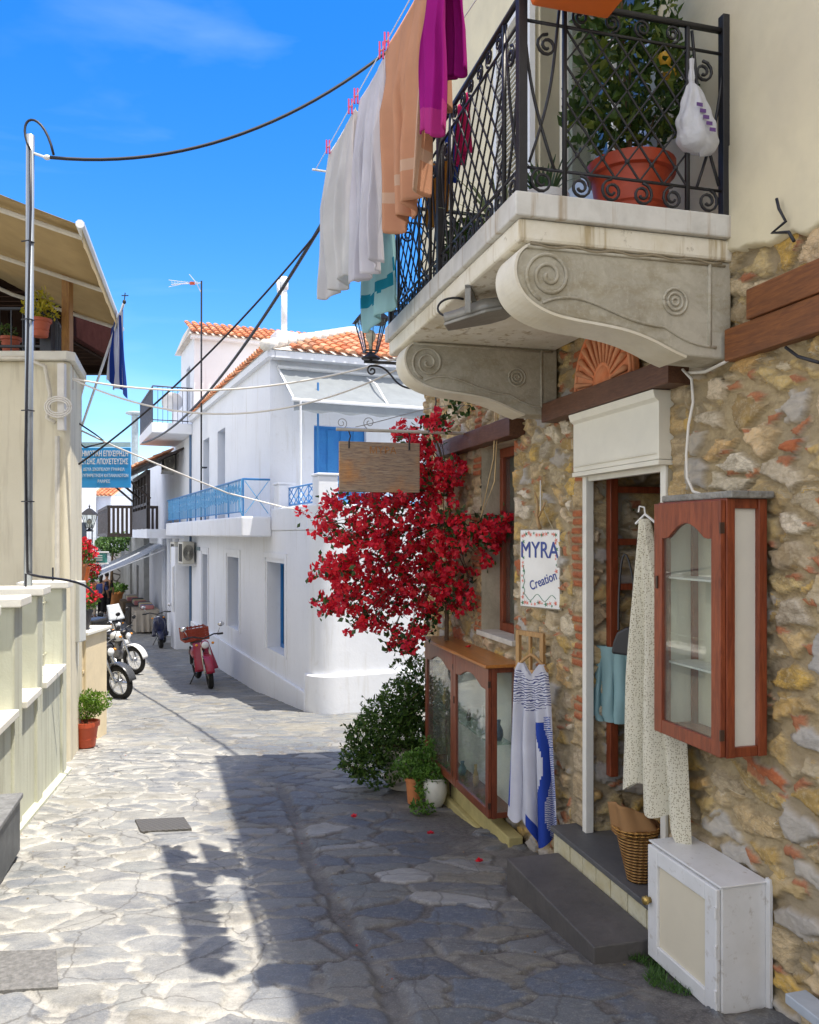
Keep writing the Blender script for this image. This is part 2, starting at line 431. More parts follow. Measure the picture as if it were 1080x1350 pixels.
wc = n.mix(n.g(f2, .35, .7), (.50, .49, .45), (.38, .375, .345)); wc = n.mix(n.math('MULTIPLY', n.g(f1, .45, .65), .45), wc, (.30, .30, .285)); wc = n.mix(n.math('MULTIPLY', n.g(n.noise(v, 9, 6, .75, 1.5), .55, .66), .5), wc, (.22, .215, .2))
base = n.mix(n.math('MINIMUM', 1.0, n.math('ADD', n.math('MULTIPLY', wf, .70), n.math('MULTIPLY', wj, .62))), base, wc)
ck_ = n.N('ShaderNodeTexVoronoi', feature='DISTANCE_TO_EDGE'); ck_.inputs['Scale'].default_value = 2.1; vw = n.N('ShaderNodeMix', data_type='VECTOR'); vw.inputs['Factor'].default_value = .12; nn_ = n.N('ShaderNodeTexNoise'); nn_.inputs['Scale'].default_value = 5; nn_.inputs['Detail'].default_value = 5; n.L(v, nn_.inputs[0]); n.L(v, vw.inputs['A']); n.L(nn_.outputs['Color'], vw.inputs['B']); n.L(vw.outputs['Result'], ck_.inputs['Vector'])
base = n.mix(n.math('MULTIPLY', n.math('SUBTRACT', 1.0, n.g(ck_.outputs['Distance'], .002, .012)), .6), base, (.07, .065, .06))
spots = n.g(n.noise(v, 1.05, 3, .5), .66, .72); base = n.mix(n.math('MULTIPLY', spots, .5), base, (.12, .095, .05))
fg = n.noise(v, 140, 3, .7); base = n.mix(n.math('MULTIPLY', n.g(fg, .52, .7), .3), base, (.05, .05, .05)); base = n.mix(n.math('MULTIPLY', n.g(fg, .46, .3), .25), base, (.5, .49, .46))
hh = n.math('ADD', n.math('MULTIPLY', f2, .6), n.math('ADD', f1, n.math('MULTIPLY', fg, .35)))
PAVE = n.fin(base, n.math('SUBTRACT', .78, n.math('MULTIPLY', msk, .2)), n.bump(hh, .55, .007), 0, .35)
RU = Vector((-.2593, .9658)); RN = Vector((-.9658, -.2593))
def pave_fn(X, Y, near=True):
    wx = X + (fbm(X*3.3, Y*3.3, 3, 3) - .5) * .15; wy = Y + (fbm(X*3.3 + 9, Y*3.3, 8, 3) - .5) * .15
    wx = wx + Y * .12; big = 1.0
    sx, sy = .33, .20
    e, ia, ib, lx, ly = worley(wx, wy, sx, sy, 41, .95)
    dwall = (X - .937) * RN.x + (Y - 4.4) * RN.y
    gap = .003 + .018 * fbm(X*1.3, Y*1.3, 77, 2)
    e = e + (fbm(X*14, Y*14, 5, 3) - .5) * .024
    m = sstep(gap, gap + .007, e)
    e2, ja, jb, _, _ = worley(wx, wy, .13, .09, 91, .9)
    chip = sstep(.008, .018, e2) * (ja > .62) * (m < .35)
    m = np.maximum(m, chip * .9); ia = np.where(chip > .5, jb, ia)
    # fewer, wider stones cemented over right in front of the shop
    cem = sstep(.75, .35, dwall + (fbm(X*2, Y*2, 12, 3) - .5) * .5) * sstep(7.5, 6.5, Y)
    m = m * (1 - cem * (fbm(X*3.1, Y*3.1, 31, 3) > .42))
    # the drain line in the middle
    gl = np.abs(dwall - (1.33 + .02 * np.sin(Y * 1.7))) * 1.0
    gu = .8 * sstep(.06, .02, gl + (fbm(X*6, Y*6, 2, 3) - .5) * .09) * sstep(7.6, 6.6, Y)
    m = m * (1 - gu)
    H = m * (.008 + .006 * ia) + lx * (ib - .5) * .03 * m + (fbm(X*5, Y*5, 6, 4) - .5) * .010 + (fbm(X*.9, Y*.9, 16, 2) - .5) * .03 - gu * .016
    H = H - (fbm(X*20, Y*20, 61, 3) - .5) * .006
    sun_wash_ = sstep(1.35, 2.0, dwall + (fbm(X*1.2, Y*1.2, 55, 3) - .5) * .8)  # pale band from about the house shadow edge: cement wash plus painted sunlight
    sun_wash_ = np.maximum(sun_wash_ * .72, sstep(2.4, 3.1, dwall + (fbm(X*1.5, Y*1.5, 57, 3) - .5) * .9))
    sun_wash_ = np.maximum(sun_wash_, .5 * sstep(8.5, 10.5, Y)); sun_wash_ = sun_wash_ * np.where(Y > 9.5, .62, 1)
    return H, np.stack([ia, ib, m, sun_wash_], -1)
def sheet(name, xs, ys, shear=None):
    X, Y = np.meshgrid(xs, ys)
    if shear is not None: X = X + shear(Y)
    H, A = pave_fn(X, Y)
    Z = gza(Y) + H
    nx, ny = len(xs), len(ys)
    V = np.stack([X, Y, Z], -1).reshape(-1, 3)
    i = np.arange((nx - 1) * (ny - 1)); r = i // (nx - 1); c = i % (nx - 1); b = r * nx + c
    Fq = np.stack([b, b + 1, b + nx + 1, b + nx], -1)
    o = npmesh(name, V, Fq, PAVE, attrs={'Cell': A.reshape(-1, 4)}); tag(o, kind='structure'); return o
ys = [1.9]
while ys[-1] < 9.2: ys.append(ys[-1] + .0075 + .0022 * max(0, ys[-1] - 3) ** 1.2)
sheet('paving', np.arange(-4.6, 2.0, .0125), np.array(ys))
ys2 = [ys[-1]]
while ys2[-1] < 60: ys2.append(ys2[-1] + .0022 * ys2[-1] + .0007 * (ys2[-1] - 9) ** 1.3)
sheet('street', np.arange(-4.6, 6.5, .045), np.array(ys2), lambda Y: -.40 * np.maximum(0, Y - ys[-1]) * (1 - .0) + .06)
# the ground below and around, out to the horizon
mb = MB(); yy = [-40, -12, 0, 3, 4.3, 6.8, 10, 15, 22, 33, 60, 150, 600]
for a, b in zip(yy[:-1], yy[1:]):
    for x0, x1 in ((-600, -30), (-30, -8), (-8, 8), (8, 30), (30, 600)):
        mb.quad((x0, a, gz(a) - .07), (x1, a, gz(a) - .07), (x1, b, gz(b) - .07), (x0, b, gz(b) - .07))
g_ = mb.build('ground', mat('earth', (.24, .225, .2), .9, .3, .6, .3, 8)); tag(g_, kind='structure')
# ================================================================== the stone shop
n = NT('rubble_stone'); at = n.N('ShaderNodeAttribute', attribute_name='Cell'); sp = n.N('ShaderNodeSeparateColor'); n.L(at.outputs['Color'], sp.inputs[0])
v = n.tc(); ra, rb, msk = sp.outputs[0], sp.outputs[1], sp.outputs[2]; brk = at.outputs['Alpha']
st = n.ramp(ra, [(0, (.42, .29, .11)), (.10, (.66, .50, .23)), (.2, (.44, .37, .26)), (.3, (.68, .44, .11)), (.42, (.30, .21, .10)), (.5, (.68, .59, .43)), (.62, (.54, .36, .14)), (.7, (.48, .42, .33)), (.8, (.38, .28, .16)), (.88, (.74, .66, .52)), (1, (.60, .36, .12))])
f1 = n.noise(n.tc((1, 1, 2.2)), 11, 6, .65, .8); f2 = n.noise(v, 55, 5, .7); f3 = n.noise(v, 2.6, 4, .6)
vo = n.N('ShaderNodeTexVoronoi', feature='DISTANCE_TO_EDGE'); vo.inputs['Scale'].default_value = 42; n.L(n.tc((1, 1, 1.6)), vo.inputs['Vector'])
st = n.mix(n.math('MULTIPLY', n.g(f1, .42, .62), .6), st, (.17, .13, .075)); st = n.mix(n.math('MULTIPLY', n.g(f2, .5, .7), .4), st, (.62, .56, .44))
och = n.math('MULTIPLY', n.g(f3, .46, .6), n.g(rb, .35, .65)); st = n.mix(n.math('MULTIPLY', och, .5), st, (.52, .34, .09))
grey = n.g(rb, .79, .84); st = n.mix(n.math('MULTIPLY', grey, .75), st, n.mix(f1, (.5, .49, .47), (.3, .3, .3)))
bc = n.mix(n.g(f1, .35, .65), (.46, .15, .06), (.33, .1, .05)); bc = n.mix(n.math('MULTIPLY', n.g(f2, .5, .7), .4), bc, (.55, .3, .15)); st = n.mix(brk, st, bc)
mo = n.mix(n.g(f1, .35, .65), (.44, .35, .21), (.29, .225, .13)); mo = n.mix(n.math('MULTIPLY', n.g(f2, .45, .7), .45), mo, (.52, .42, .26)); mo = n.mix(n.g(f3, .45, .65), mo, (.33, .27, .18))
crk = n.math('MULTIPLY', n.g(rb, .4, .3), n.math('SUBTRACT', 1.0, n.g(vo.outputs['Distance'], .02, .09)))
st = n.mix(n.math('MULTIPLY', crk, .16), st, (.16, .11, .05))
hh = n.math('ADD', n.math('ADD', n.math('MULTIPLY', f2, .5), f1), n.math('MULTIPLY', crk, -.12))
RUB = n.fin(n.mix(msk, mo, st), .85, n.bump(hh, .8, .012), 0, .2)
PL_Y = mat('yellow_plaster', (.74, .67, .47), .85, .2, 1.1, .35, 40, col2=(.58, .53, .40), bd=.004)
PL_W = mat('cream_slab_paint', (.74, .7, .6), .8, .2, 3, .25, 50, col2=(.62, .56, .42))
DARKW = wood('dark_beam_wood', (.15, .065, .035), (.085, .035, .02), .5, 10, (.8, 8, 8), .4)
REDW = wood('red_varnished_wood', (.30, .07, .026), (.17, .034, .014), .35, 9, (5, 5, .6), .2)
TOPW = wood('orange_varnished_board', (.5, .2, .045), (.36, .13, .03), .3, 6, (.6, 6, 6), .2)
IRON = mat('black_iron', (.018, .018, .022), .5, .3, 20, .3, 90, 0)
MARB = None
ZT = E - 1.593                                     # door sill
DO = (-.80, 0.0, ZT, E + .60); WI = (.98, 1.60, E - .70, E + .62)
def wall_fn(S, Zz):
    wx = S + (fbm(S*4, Zz*4, 3, 3) - .5) * .13; wz = Zz + (fbm(S*4 + 7, Zz*4, 8, 3) - .5) * .11
    e, ia, ib, lx, ly = worley(wx, wz, .20, .108, 7, .98)
    e = e + (fbm(S*17, Zz*17, 5, 3) - .5) * .03
    gap = .003 + .022 * fbm(S*1.7, Zz*1.7, 71, 2)
    m = sstep(gap, gap + .006, e)
    e2, ja, jb, l2, _ = worley(wx, wz, .105, .055, 19, .95)
    chip = sstep(.006, .014, e2) * (ja > .52) * (m < .3)
    brick = ((chip > .4) & (jb > .66)) * 1.0
    m = np.maximum(m, chip * .8); ia = np.where(chip > .4, jb, ia)
    brick = np.maximum(brick, ((ib > .975) & (m > .5)) * 1.0)
    H = m * (.019 + .013 * ia) + lx * (ib - .5) * .10 * m + ly * (ia - .5) * .12 * m
    # jambs built of brick packs and cut blocks
    for a, b in ((.0, .14), (1.6, 1.78), (-.93, -.80)):
        w_ = (S > a - .0) & (S < b + (h2(np.floor(Zz/.14), np.floor(Zz*0), 9) - .5) * .1)
        row = np.floor(Zz / .145); k = h2(row, row * 0 + int(a*100), 33)
        zz = Zz / .145 - row
        isb = (k < (.55 if a > -.5 else .12))
        sub = zz * 3 - np.floor(zz * 3)
        mb_ = np.where(isb, sstep(.12, .26, sub) * sstep(1, .86, sub), sstep(.05, .14, zz) * sstep(1, .92, zz))
        mb_ = mb_ * sstep(b + .03, b + .0, S + (fbm(S*9, Zz*9, 4, 2) - .5) * .06)
        mb_ = mb_ * (fbm(S*8, Zz*8, 44, 3) > .3)
        m = np.where(w_, mb_, m); brick = np.where(w_, isb * 1.0, brick); ia = np.where(w_, np.where(isb, k, .58 + .1*k), ia); ib = np.where(w_, .2, ib)
        H = np.where(w_, m * .02, H)
    H = H + (fbm(S*9, Zz*9, 6, 4) - .5) * .016 + (fbm(S*1.1, Zz*1.1, 16, 2) - .5) * .03 + (fbm(S*34, Zz*34, 66, 3) - .5) * .013
    return H - .022, np.stack([ia, ib, m, brick], -1)
house = thing('stone_shop_house', 'rubble stone shop with cream plaster upper floor and iron balcony', 'house', FR, (.5, 0, gz(4.5)))
def grid_wall(name, s0, s1, z0, z1, res, holes, fn, material, parent):
    xs = np.arange(s0, s1 + res, res); zs = np.arange(z0, z1 + res, res)
    for a, b, c, d in holes:
        for q in (a, b): xs[np.argmin(np.abs(xs - q))] = q
        for q in (c, d): zs[np.argmin(np.abs(zs - q))] = q
    S, Zz = np.meshgrid(xs, zs); H, A = fn(S, Zz)
    V = np.stack([S, H, Zz], -1).reshape(-1, 3); nx, nz = len(xs), len(zs)
    i = np.arange((nx - 1) * (nz - 1)); r = i // (nx - 1); c = i % (nx - 1); b = r * nx + c
    Fq = np.stack([b, b + nx, b + nx + 1, b + 1], -1)
    cs = (xs[c] + xs[c + 1]) / 2; cz = (zs[r] + zs[r + 1]) / 2
    k = np.ones(len(Fq), bool)
    for a, b2, z_, z2 in holes: k &= ~((cs > a) & (cs < b2) & (cz > z_) & (cz < z2))
    return npmesh(name, V, Fq[k], material, parent, FR, attrs={'Cell': A.reshape(-1, 4)} if A is not None else None)
grid_wall('stone_wall', -2.2, 3.09, E - 2.35, E + 1.30, .0085, [DO, WI], wall_fn, RUB, house)
def plaster_fn(S, Zz):
    ed = E + 1.07 + (fbm(S*5, S*0, 3, 4) - .5) * .09 + (S + 1.3) * .05
    up = sstep(-.008, .008, Zz - ed + (fbm(S*22, Zz*22, 9, 3) - .5) * .02)
    return np.where(up > 0, -.045 + .075 * up, -.06) + (fbm(S*2, Zz*2, 5, 3) - .5) * .012 * up, None
def plain_hole_wall(name, s0, s1, z0, z1, hole, y0, y1, material, parent, bm=None):
    mb = MB(FR); a, b, c, d = hole
    mb.box(s0, a, y0, y1, z0, z1); mb.box(b, s1, y0, y1, z0, z1); mb.box(a, b, y0, y1, d, z1)
    if c > z0: mb.box(a, b, y0, y1, z0, c)
    return mb.build(name, material, parent)
xs_ = None
grid_wall('plaster_edge', -2.6, -1.22, E + .9, E + 1.5, .0085, [], plaster_fn, PL_Y, house)
RT = E + 4.95
BD = (-.72, .52, E + 1.235, E + 3.35)
plain_hole_wall('upper_wall', -2.6, 3.09, E + 1.26, RT, BD, -.35, .024, PL_Y, house)
mb = MB(FR); mb.box(-9, -2.203, -.35, .0, E - 2.3, RT); mb.build('near_wall', PL_Y, house)
mb = MB(FR)                                                           # end, back and inside walls
mb.box(2.75, 3.087, -4, -.03, E - 2.4, RT - .01); mb.box(-9, 3.08, -4.3, -4.0, E - 2.4, RT - .01); mb.box(-9, -8.7, -4, -.36, E - 2.3, RT - .01)
mb.build('side_wall', PL_Y, house)
mb = MB(FR); mb.box(-9.15, 3.24, -4.4, .12, RT + .002, RT + .12)
mb.build('roof', mat('roof_edge', (.5, .2, .11), .8, .3, 8), house)
mb = MB(FR); mb.box(-8.6, 2.74, -3.9, -.36, ZT - .12, ZT - .01); mb.build('floor', mat('inner_floor', (.3, .27, .23), .5), house)
mb = MB(FR); mb.box(-8.6, 2.74, -3.99, -.36, E + 1.03, E + 1.2); mb.build('ceiling', mat('inner_ceiling', (.4, .36, .3), .8), house)
# an inner stone wall just behind the door glass
def inner_fn(S, Zz):
    H, A = wall_fn(S + 5, Zz + 3); A[..., 3] *= 1; return H, A
xs = np.arange(-2.4, .8, .02); zs = np.arange(ZT, E + 1.0, .02); S, Zz = np.meshgrid(xs, zs); H, A = inner_fn(S, Zz)
V = np.stack([S, H - .62, Zz], -1).reshape(-1, 3); nx, nz = len(xs), len(zs)
i = np.arange((nx-1)*(nz-1)); r = i // (nx-1); c = i % (nx-1); b = r*nx + c
npmesh('inner_wall', V, np.stack([b, b+nx, b+nx+1, b+1], -1), RUB, house, FR, attrs={'Cell': A.reshape(-1, 4)})
def jambs(name, hole, depth, material, y0=0.0, sill=True):
    a, b, c, d = hole; t = .02; mb = MB(FR)
    mb.quad((a, y0, c), (a, -depth, c), (a, -depth, d), (a, y0, d)); mb.quad((b, y0, c), (b, -depth, c), (b, -depth, d), (b, y0, d))
    mb.quad((a, y0, d), (b, y0, d), (b, -depth, d), (a, -depth, d)); mb.quad((a, y0, c), (b, y0, c), (b, -depth, c), (a, -depth, c))
    return mb.build(name, material, house)
JP = mat('jamb_render', (.5, .44, .32), .85, .3, 6, .5, 30, bd=.01)
jambs('door_reveal', (DO[0], DO[1], ZT-.02, DO[3]), .36, JP, .0); jambs('window_reveal', WI, .36, JP, .0); jambs('balcony_reveal', BD, .36, PL_Y, .02)
# the stone flank of the doorway with its timber battens
ys_ = np.arange(-.60, -.035, .011); zs = np.arange(ZT, E + .60, .011); Yy, Zz = np.meshgrid(ys_, zs); H, A = wall_fn(Yy*1.0 + 9.3, Zz)
V = np.stack([-.03 - H, Yy, Zz], -1).reshape(-1, 3); nx, nz = len(ys_), len(zs)
i = np.arange((nx-1)*(nz-1)); r = i // (nx-1); c = i % (nx-1); b = r*nx + c
npmesh('door_flank', V, np.stack([b, b+1, b+nx+1, b+nx], -1), RUB, house, FR, attrs={'Cell': A.reshape(-1, 4)})
for z in (E+.22, E-.06, E-.30, E-.62, E-1.0): MB(FR).box(-.075, -.032, -.58, -.12, z, z+.035).build('batten', REDW, house, bev=.003)
MB(FR).box(-.08, -.03, -.16, -.115, ZT+.3, E+.4).build('batten', REDW, house, bev=.003)
# ---- door: white aluminium frame, glass leaf, dark red inner leaf
WHP = mat('white_painted_metal', (.8, .78, .7), .4, .12, 5, .08, 80)
dr = MB(FR).box(-.045, -.003, -.035, .012, ZT, E + .325).box(-.797, -.755, -.035, .012, ZT, E + .325).box(-.754, -.046, -.034, .0, E + .28, E + .325).build('door', WHP, house, bev=.004)
MB(FR).quad((-.735, -.10, ZT+.2), (-.735, -.30, ZT+.2), (-.735, -.30, E+.16), (-.735, -.10, E+.16)).build('pane', glass('door_glass', (.8, .84, .8), 1.0), dr)
MB(FR).box(-.754, -.70, -.10, -.04, ZT + .01, E + .278).box(-.754, -.71, -.34, -.30, ZT+.01, E+.278).box(-.754, -.71, -.30, -.10, ZT+.01, ZT+.2).box(-.754, -.71, -.30, -.10, E+.16, E+.278).build('inner_leaf', REDW, dr, bev=.004)
mb = MB(FR)
mb.prism([(.055, E+.33), (.055, E+.585), (.075, E+.60), (.085, E+.635), (-.06, E+.635), (-.06, E+.33)], 'x', -.815, .015)
mb.box(-.82, .02, -.05, .06, E + .305, E + .3275)
mb.box(-.80, 0.0, .0605, .064, E + .355, E + .36)
mb.build('roller_shutter_box', mat('cream_metal', (.8, .77, .66), .45, .1, 3, .05, 60), house, bev=.003)
# ---- beams over the openings
mb = MB(FR)
def beam(s0, s1, z0, z1, y1, wob=.004, tilt=0):
    nn = 26
    def fn(u, v):
        s = s0 + (s1 - s0) * u; k = int(round(v * 4)) % 4
        y = (-.02, y1, y1, -.02)[k]; z = (z0, z0, z1, z1)[k]
        return Vector((s, y + (mnoise.noise(Vector((s*7, k*3, 1))) * wob if y > 0 else 0), z + tilt*u + mnoise.noise(Vector((s*5, k*5, 4))) * wob))
    m = MB(FR); m.grid(fn, nn, 4)
    m.quad((s0, -.02, z0), (s0, y1, z0), (s0, y1, z1), (s0, -.02, z1)); m.quad((s1, -.02, z0+tilt), (s1, y1, z0+tilt), (s1, y1, z1+tilt), (s1, -.02, z1+tilt))
    return m.build('lintel_beam', DARKW, house, bev=.006)
beam(-.955, .33, E + .638, E + .745, .098); beam(.845, 2.45, E + .625, E + .748, .088)
RB = wood('brown_plank_wood', (.26, .095, .03), (.14, .05, .02), .5, 8, (.8, 8, 8), .4)
m = MB(FR); a = on(FR, 966, 470, .04)
m.box(-2.1, -1.262, .0, .05, E + .665, E + .79).box(-2.1, -1.40, -.01, .058, E + .792, E + .905).build('lintel_beam', RB, house, bev=.006)
# ---- window behind the vitrine
wd = MB(FR)
a0, a1, z0, z1 = WI
wd.box(a0+.002, a1-.002, -.20, -.14, z1-.07, z1-.002).box(a0+.002, a1-.002, -.20, -.14, z0, z0+.06).box(a0+.002, a0+.06, -.20, -.14, z0+.06, z1-.07).box(a1-.06, a1-.002, -.20, -.14, z0+.06, z1-.07)
wdo = wd.box(a0+.285, a0+.325, -.195, -.145, z0+.06, z1-.07).build('window', REDW, house, bev=.004)
MB(FR).box(a0+.06, a1-.06, -.172, -.168, z0+.06, z1-.07).build('pane', glass(), wdo)
def curt(u, v): return Vector((a0+.03 + (a1-a0-.06)*u, -.27 + .02*math.sin(u*46 + v*2) , z0 + .02 + (z1-z0-.1)*v))
MB(FR).grid(curt, 60, 8).build('curtain', cloth_mat('curtain_cloth', (.7, .62, .45), .4), wdo, smooth=True)
MB(FR).box(a0-.03, a1+.03, -.13, .03, z0 - .03, z0 + .006).build('window_sill', mat('pale_sill', (.6, .58, .52), .7), house, bev=.004)
# ---- sill slab and tiled riser
SL = mat('slate', (.085, .088, .092), .55, .3, 5, .4, 30, col2=(.12, .115, .11), bd=.006)
MB(FR).box(-.985, .12, -.42, .142, ZT - .028, ZT).build('door_sill', SL, house, bev=.004)
mb = MB(FR); x = -.98
TL = []
while x < .1:
    wdt = rnd(.14, .17); x1 = min(x + wdt, .112)
    mb.box(x, x1 - .008, .10, .128 + rnd(0, .004), ZT - .19, ZT - .0285); x = x1
mb.box(-.98, .11, -.1, .12, ZT - .34, ZT - .0285)
mb.build('sill_riser', mat('yellow_glazed_stone', (.52, .46, .27), .5, .3, 7, .3, 30, col2=(.62, .6, .46)), house, bev=.004)
# ---- stone base ledge under the vitrine
mb = MB(FR); mb.box(.78, 2.28, .02, .12, gz(6.8) - .05, E - 1.90).build('base_ledge', mat('yellow_ledge', (.55, .47, .2), .8, .3, 5, .4, 25), house, bev=.008)
MB(FR).box(.80, 2.26, .1205, .165, gz(6.8)-.05, E - 2.0).build('base_ledge', mat('yellow_ledge', (1, 1, 1)), house, bev=.008)
# ---- balcony: slab, corbels, railing
n = NT('weathered_marble'); v = n.tc(); f1 = n.noise(v, 7, 6, .65, .6); f2 = n.noise(v, 50, 4)
drip = n.noise(n.tc((9, 9, .7)), 2.2, 4, .6); c_ = n.mix(n.g(f1, .35, .7), (.66, .65, .62), (.5, .49, .46))
c_ = n.mix(n.math('MULTIPLY', n.g(drip, .57, .70), .65), c_, (.3, .2, .09)); MARB = n.fin(c_, .6, n.bump(f2, .2, .003))
n = NT('corbel_stone'); v = n.tc(); f1 = n.noise(v, 5, 6, .7, .7); f2 = n.noise(v, 45, 5, .7); f3 = n.noise(n.tc((2, 2, 5)), 3, 5, .6)
c_ = n.mix(n.g(f1, .35, .65), (.5, .47, .38), (.36, .33, .26)); c_ = n.mix(n.math('MULTIPLY', n.g(f3, .5, .68), .5), c_, (.27, .22, .12)); c_ = n.mix(n.math('MULTIPLY', n.g(f2, .5, .7), .4), c_, (.6, .57, .48))
CORB = n.fin(c_, .85, n.bump(n.math('ADD', f2, f1), .5, .006))
SU, SD = E + 1.06, .919                            # underside, depth
SLABM = PL_W
n = NT('stained_cream_slab'); v = n.tc(); drip = n.noise(n.tc((7, 7, .6)), 2.5, 4, .65); f1 = n.noise(v, 4, 6, .7)
c_ = n.mix(n.g(f1, .4, .7), (.78, .74, .64), (.66, .6, .46)); c_ = n.mix(n.math('MULTIPLY', n.g(drip, .56, .68), .7), c_, (.34, .24, .09)); c_ = n.mix(n.math('MULTIPLY', n.g(n.noise(v, 12, 5, .7), .62, .7), .6), c_, (.2, .15, .07))
SLABM = n.fin(c_, .85, n.bump(n.noise(v, 30, 5), .4, .006))
bal = MB(FR).box(-1.255, .745, .0, SD - .02, SU, E + 1.143).build('balcony', SLABM, house, bev=.012)
MB(FR).box(-1.275, .765, -.0, SD, E + 1.1435, E + 1.232).build('slab_edge', MARB, bal, bev=.006)
def corbel(s0, s1):
    pr = [(0, SU), (.80, SU), (.86, SU-.012), (.895, SU-.05), (.905, SU-.11), (.885, SU-.17), (.84, SU-.215), (.76, SU-.25), (.66, SU-.265), (.55, SU-.275), (.44, SU-.29), (.34, SU-.32), (.26, SU-.355), (.2, SU-.375), (.0, SU-.38)]
    for _ in range(2):
        q_ = [pr[0], pr[1]]
        for a_, b_ in zip(pr[1:-1], pr[2:-1]): q_ += [(a_[0]*.75+b_[0]*.25, a_[1]*.75+b_[1]*.25), (a_[0]*.25+b_[0]*.75, a_[1]*.25+b_[1]*.75)]
        pr = q_ + [pr[-2], pr[-1]]
    m = MB(FR); m.prism(pr, 'x', s0, s1); o = m.build('corbel', CORB, bal, bev=.008)
    m = MB(FR); cv = pr[3:-1]; off = []
    for i in range(len(cv)):
        a_, b_ = Vector(cv[max(0, i-1)]), Vector(cv[min(len(cv)-1, i+1)]); t_ = (b_-a_).normalized(); nn_ = Vector((-t_.y, t_.x)) ; nn_ = nn_ if nn_.dot(Vector(cv[i]) - Vector((.4, SU-.12))) > 0 else -nn_; off.append(Vector(cv[i]) + nn_*.010)
    for i in range(len(cv)-1):
        vs = []
        for s_ in (s0-.004, s1+.004):
            for p_ in (cv[i], cv[i+1], off[i+1], off[i]): vs.append((s_, p_[0], p_[1]))
        m.add(vs, [(0,1,2,3),(7,6,5,4),(3,2,6,7),(0,4,5,1)])
    m.build('soffit_band', PL_W, bal)
    # carved scroll, groove bead, rosette and frame strip on the sides
    m = MB(FR)
    for sx in (s0 - .002, s1 + .002):
        e1, e2 = Vector((0, 1, 0)), Vector((0, 0, 1))
        for k, r in ((0, .115),):
            pts = spiral((sx, .775, SU - .115), .095, 2.3, -1.2, e1, e2, 46, .12); m.tube(pts, .0075, 6)
        m.tube(bez((sx, .80, SU-.215), (sx, .62, SU-.13), (sx, .52, SU-.27), (sx, .30, SU-.27), 20) + bez((sx, .30, SU-.27), (sx, .25, SU-.29), (sx, .2, SU-.335), (sx, .07, SU-.335), 8)[1:], .006, 6)
        for rr in (.05, .032, .014):
            m.tube([(sx, .25 + rr*math.cos(a), SU - .17 + rr*math.sin(a)) for a in [2*PI*i/20 for i in range(21)]], .006, 6)
        m.tube([(sx, .10, SU - .01), (sx, .10, SU - .335)], .008, 6); m.tube([(sx, .03, SU - .015), (sx, .86, SU - .015)], .007, 6)
    m.build('carving', CORB, bal, smooth=True)
corbel(-1.24, -1.06); corbel(.33, .51)
RZ0, RZ1 = E + 1.232, E + 1.955
def rail_panel(m, a, b, posts=True, lyre0=True, lyre1=True, ws=None):
    """wrought iron between two plan points (s,y)"""
    A = Vector((a[0], a[1], 0)); B = Vector((b[0], b[1], 0)); L = (B - A).length; d = (B - A).normalized(); up = Vector((0, 0, 1))
    q = lambda t, z: A + d * t + up * z
    zb, zt = RZ0 + .10, RZ1 - .09
    for z, r in ((RZ1, .012), (zt, .006), (zb, .006)): m.tube([q(0, z), q(L, z)], r, 4)
    w_ = .17; x0 = w_ if lyre0 else 0; x1 = L - w_ if lyre1 else L
    def lyre(x, sg):
        m.tube(bez(q(x, RZ1-.02), q(x + sg*.03, RZ0+.45), q(x+sg*.02, RZ0+.4), q(x + sg*.13, RZ0+.10), 10), .006, 4)
        m.tube(bez(q(x+sg*.15, RZ1-.02), q(x + sg*.12, RZ0+.45), q(x+sg*.13, RZ0+.4), q(x + sg*.03, RZ0+.12), 10), .006, 4)
        m.tube(spiral(q(x + sg*.08, RZ0+.055), .048, 1.7, 1.2, d*sg, up, 20), .006, 4)
        m.tube(spiral(q(x + sg*.10, RZ1-.17), .042, 1.6, 1.5, d*sg, up, 18), .006, 4)
        m.tube([q(x + sg*w_, RZ0), q(x + sg*w_, RZ1)], .010, 4)
    if lyre0: lyre(0, 1)
    if lyre1: lyre(L, -1)
    nn = max(2, int(round((x1 - x0) / .10))); cw = (x1 - x0) / nn; rows = 4; ch = (zt - zb) / rows
    for i in range(nn):
        for j in range(rows):
            xa, xb = x0 + i*cw, x0 + (i+1)*cw; za, zc = zb + j*ch, zb + (j+1)*ch
            m.tube([q(xa, za), q(xb, zc)], .0045, 4, False); m.tube([q(xa, zc), q(xb, za)], .0045, 4, False)
        m.ell(q(x0 + (i+.5)*cw, zb + .5*ch), .010, .010, .010, 6, 4)
    ns = max(2, int(round((x1 - x0) / .115)))
    for i in range(ns):
        c0 = x0 + (i + .5) * (x1 - x0) / ns; sg = 1 if i % 2 else -1
        m.tube(spiral(q(c0, RZ0 + .05), .044, 1.7, PI/2, d*sg, up, 20), .006, 4)
        m.tube(spiral(q(c0, RZ1 - .045), .036, 1.6, -PI/2, d*sg, up, 16), .0055, 4)
m = MB(FR); iy = SD - .035; is0, is1 = -1.245, .735
rail_panel(m, (is0, .03), (is0, iy)); m.build('railing', IRON, bal, smooth=True)
m = MB(FR); rail_panel(m, (is0, iy), (-.25, iy)); rail_panel(m, (-.25, iy), (is1, iy)); m.build('railing', IRON, bal, smooth=True)
m = MB(FR); rail_panel(m, (is1, iy), (is1, .03)); m.build('railing', IRON, bal, smooth=True)
m = MB(FR)
for s_, y_ in ((is0, iy), (is1, iy), (-.25, iy), (is0, .035), (is1, .035)):
    m = MB(FR); m.box(s_ - .017, s_ + .017, y_ - .017, y_ + .017, RZ0, RZ1 + .06); m.build('railing_post', IRON, bal, bev=.002)
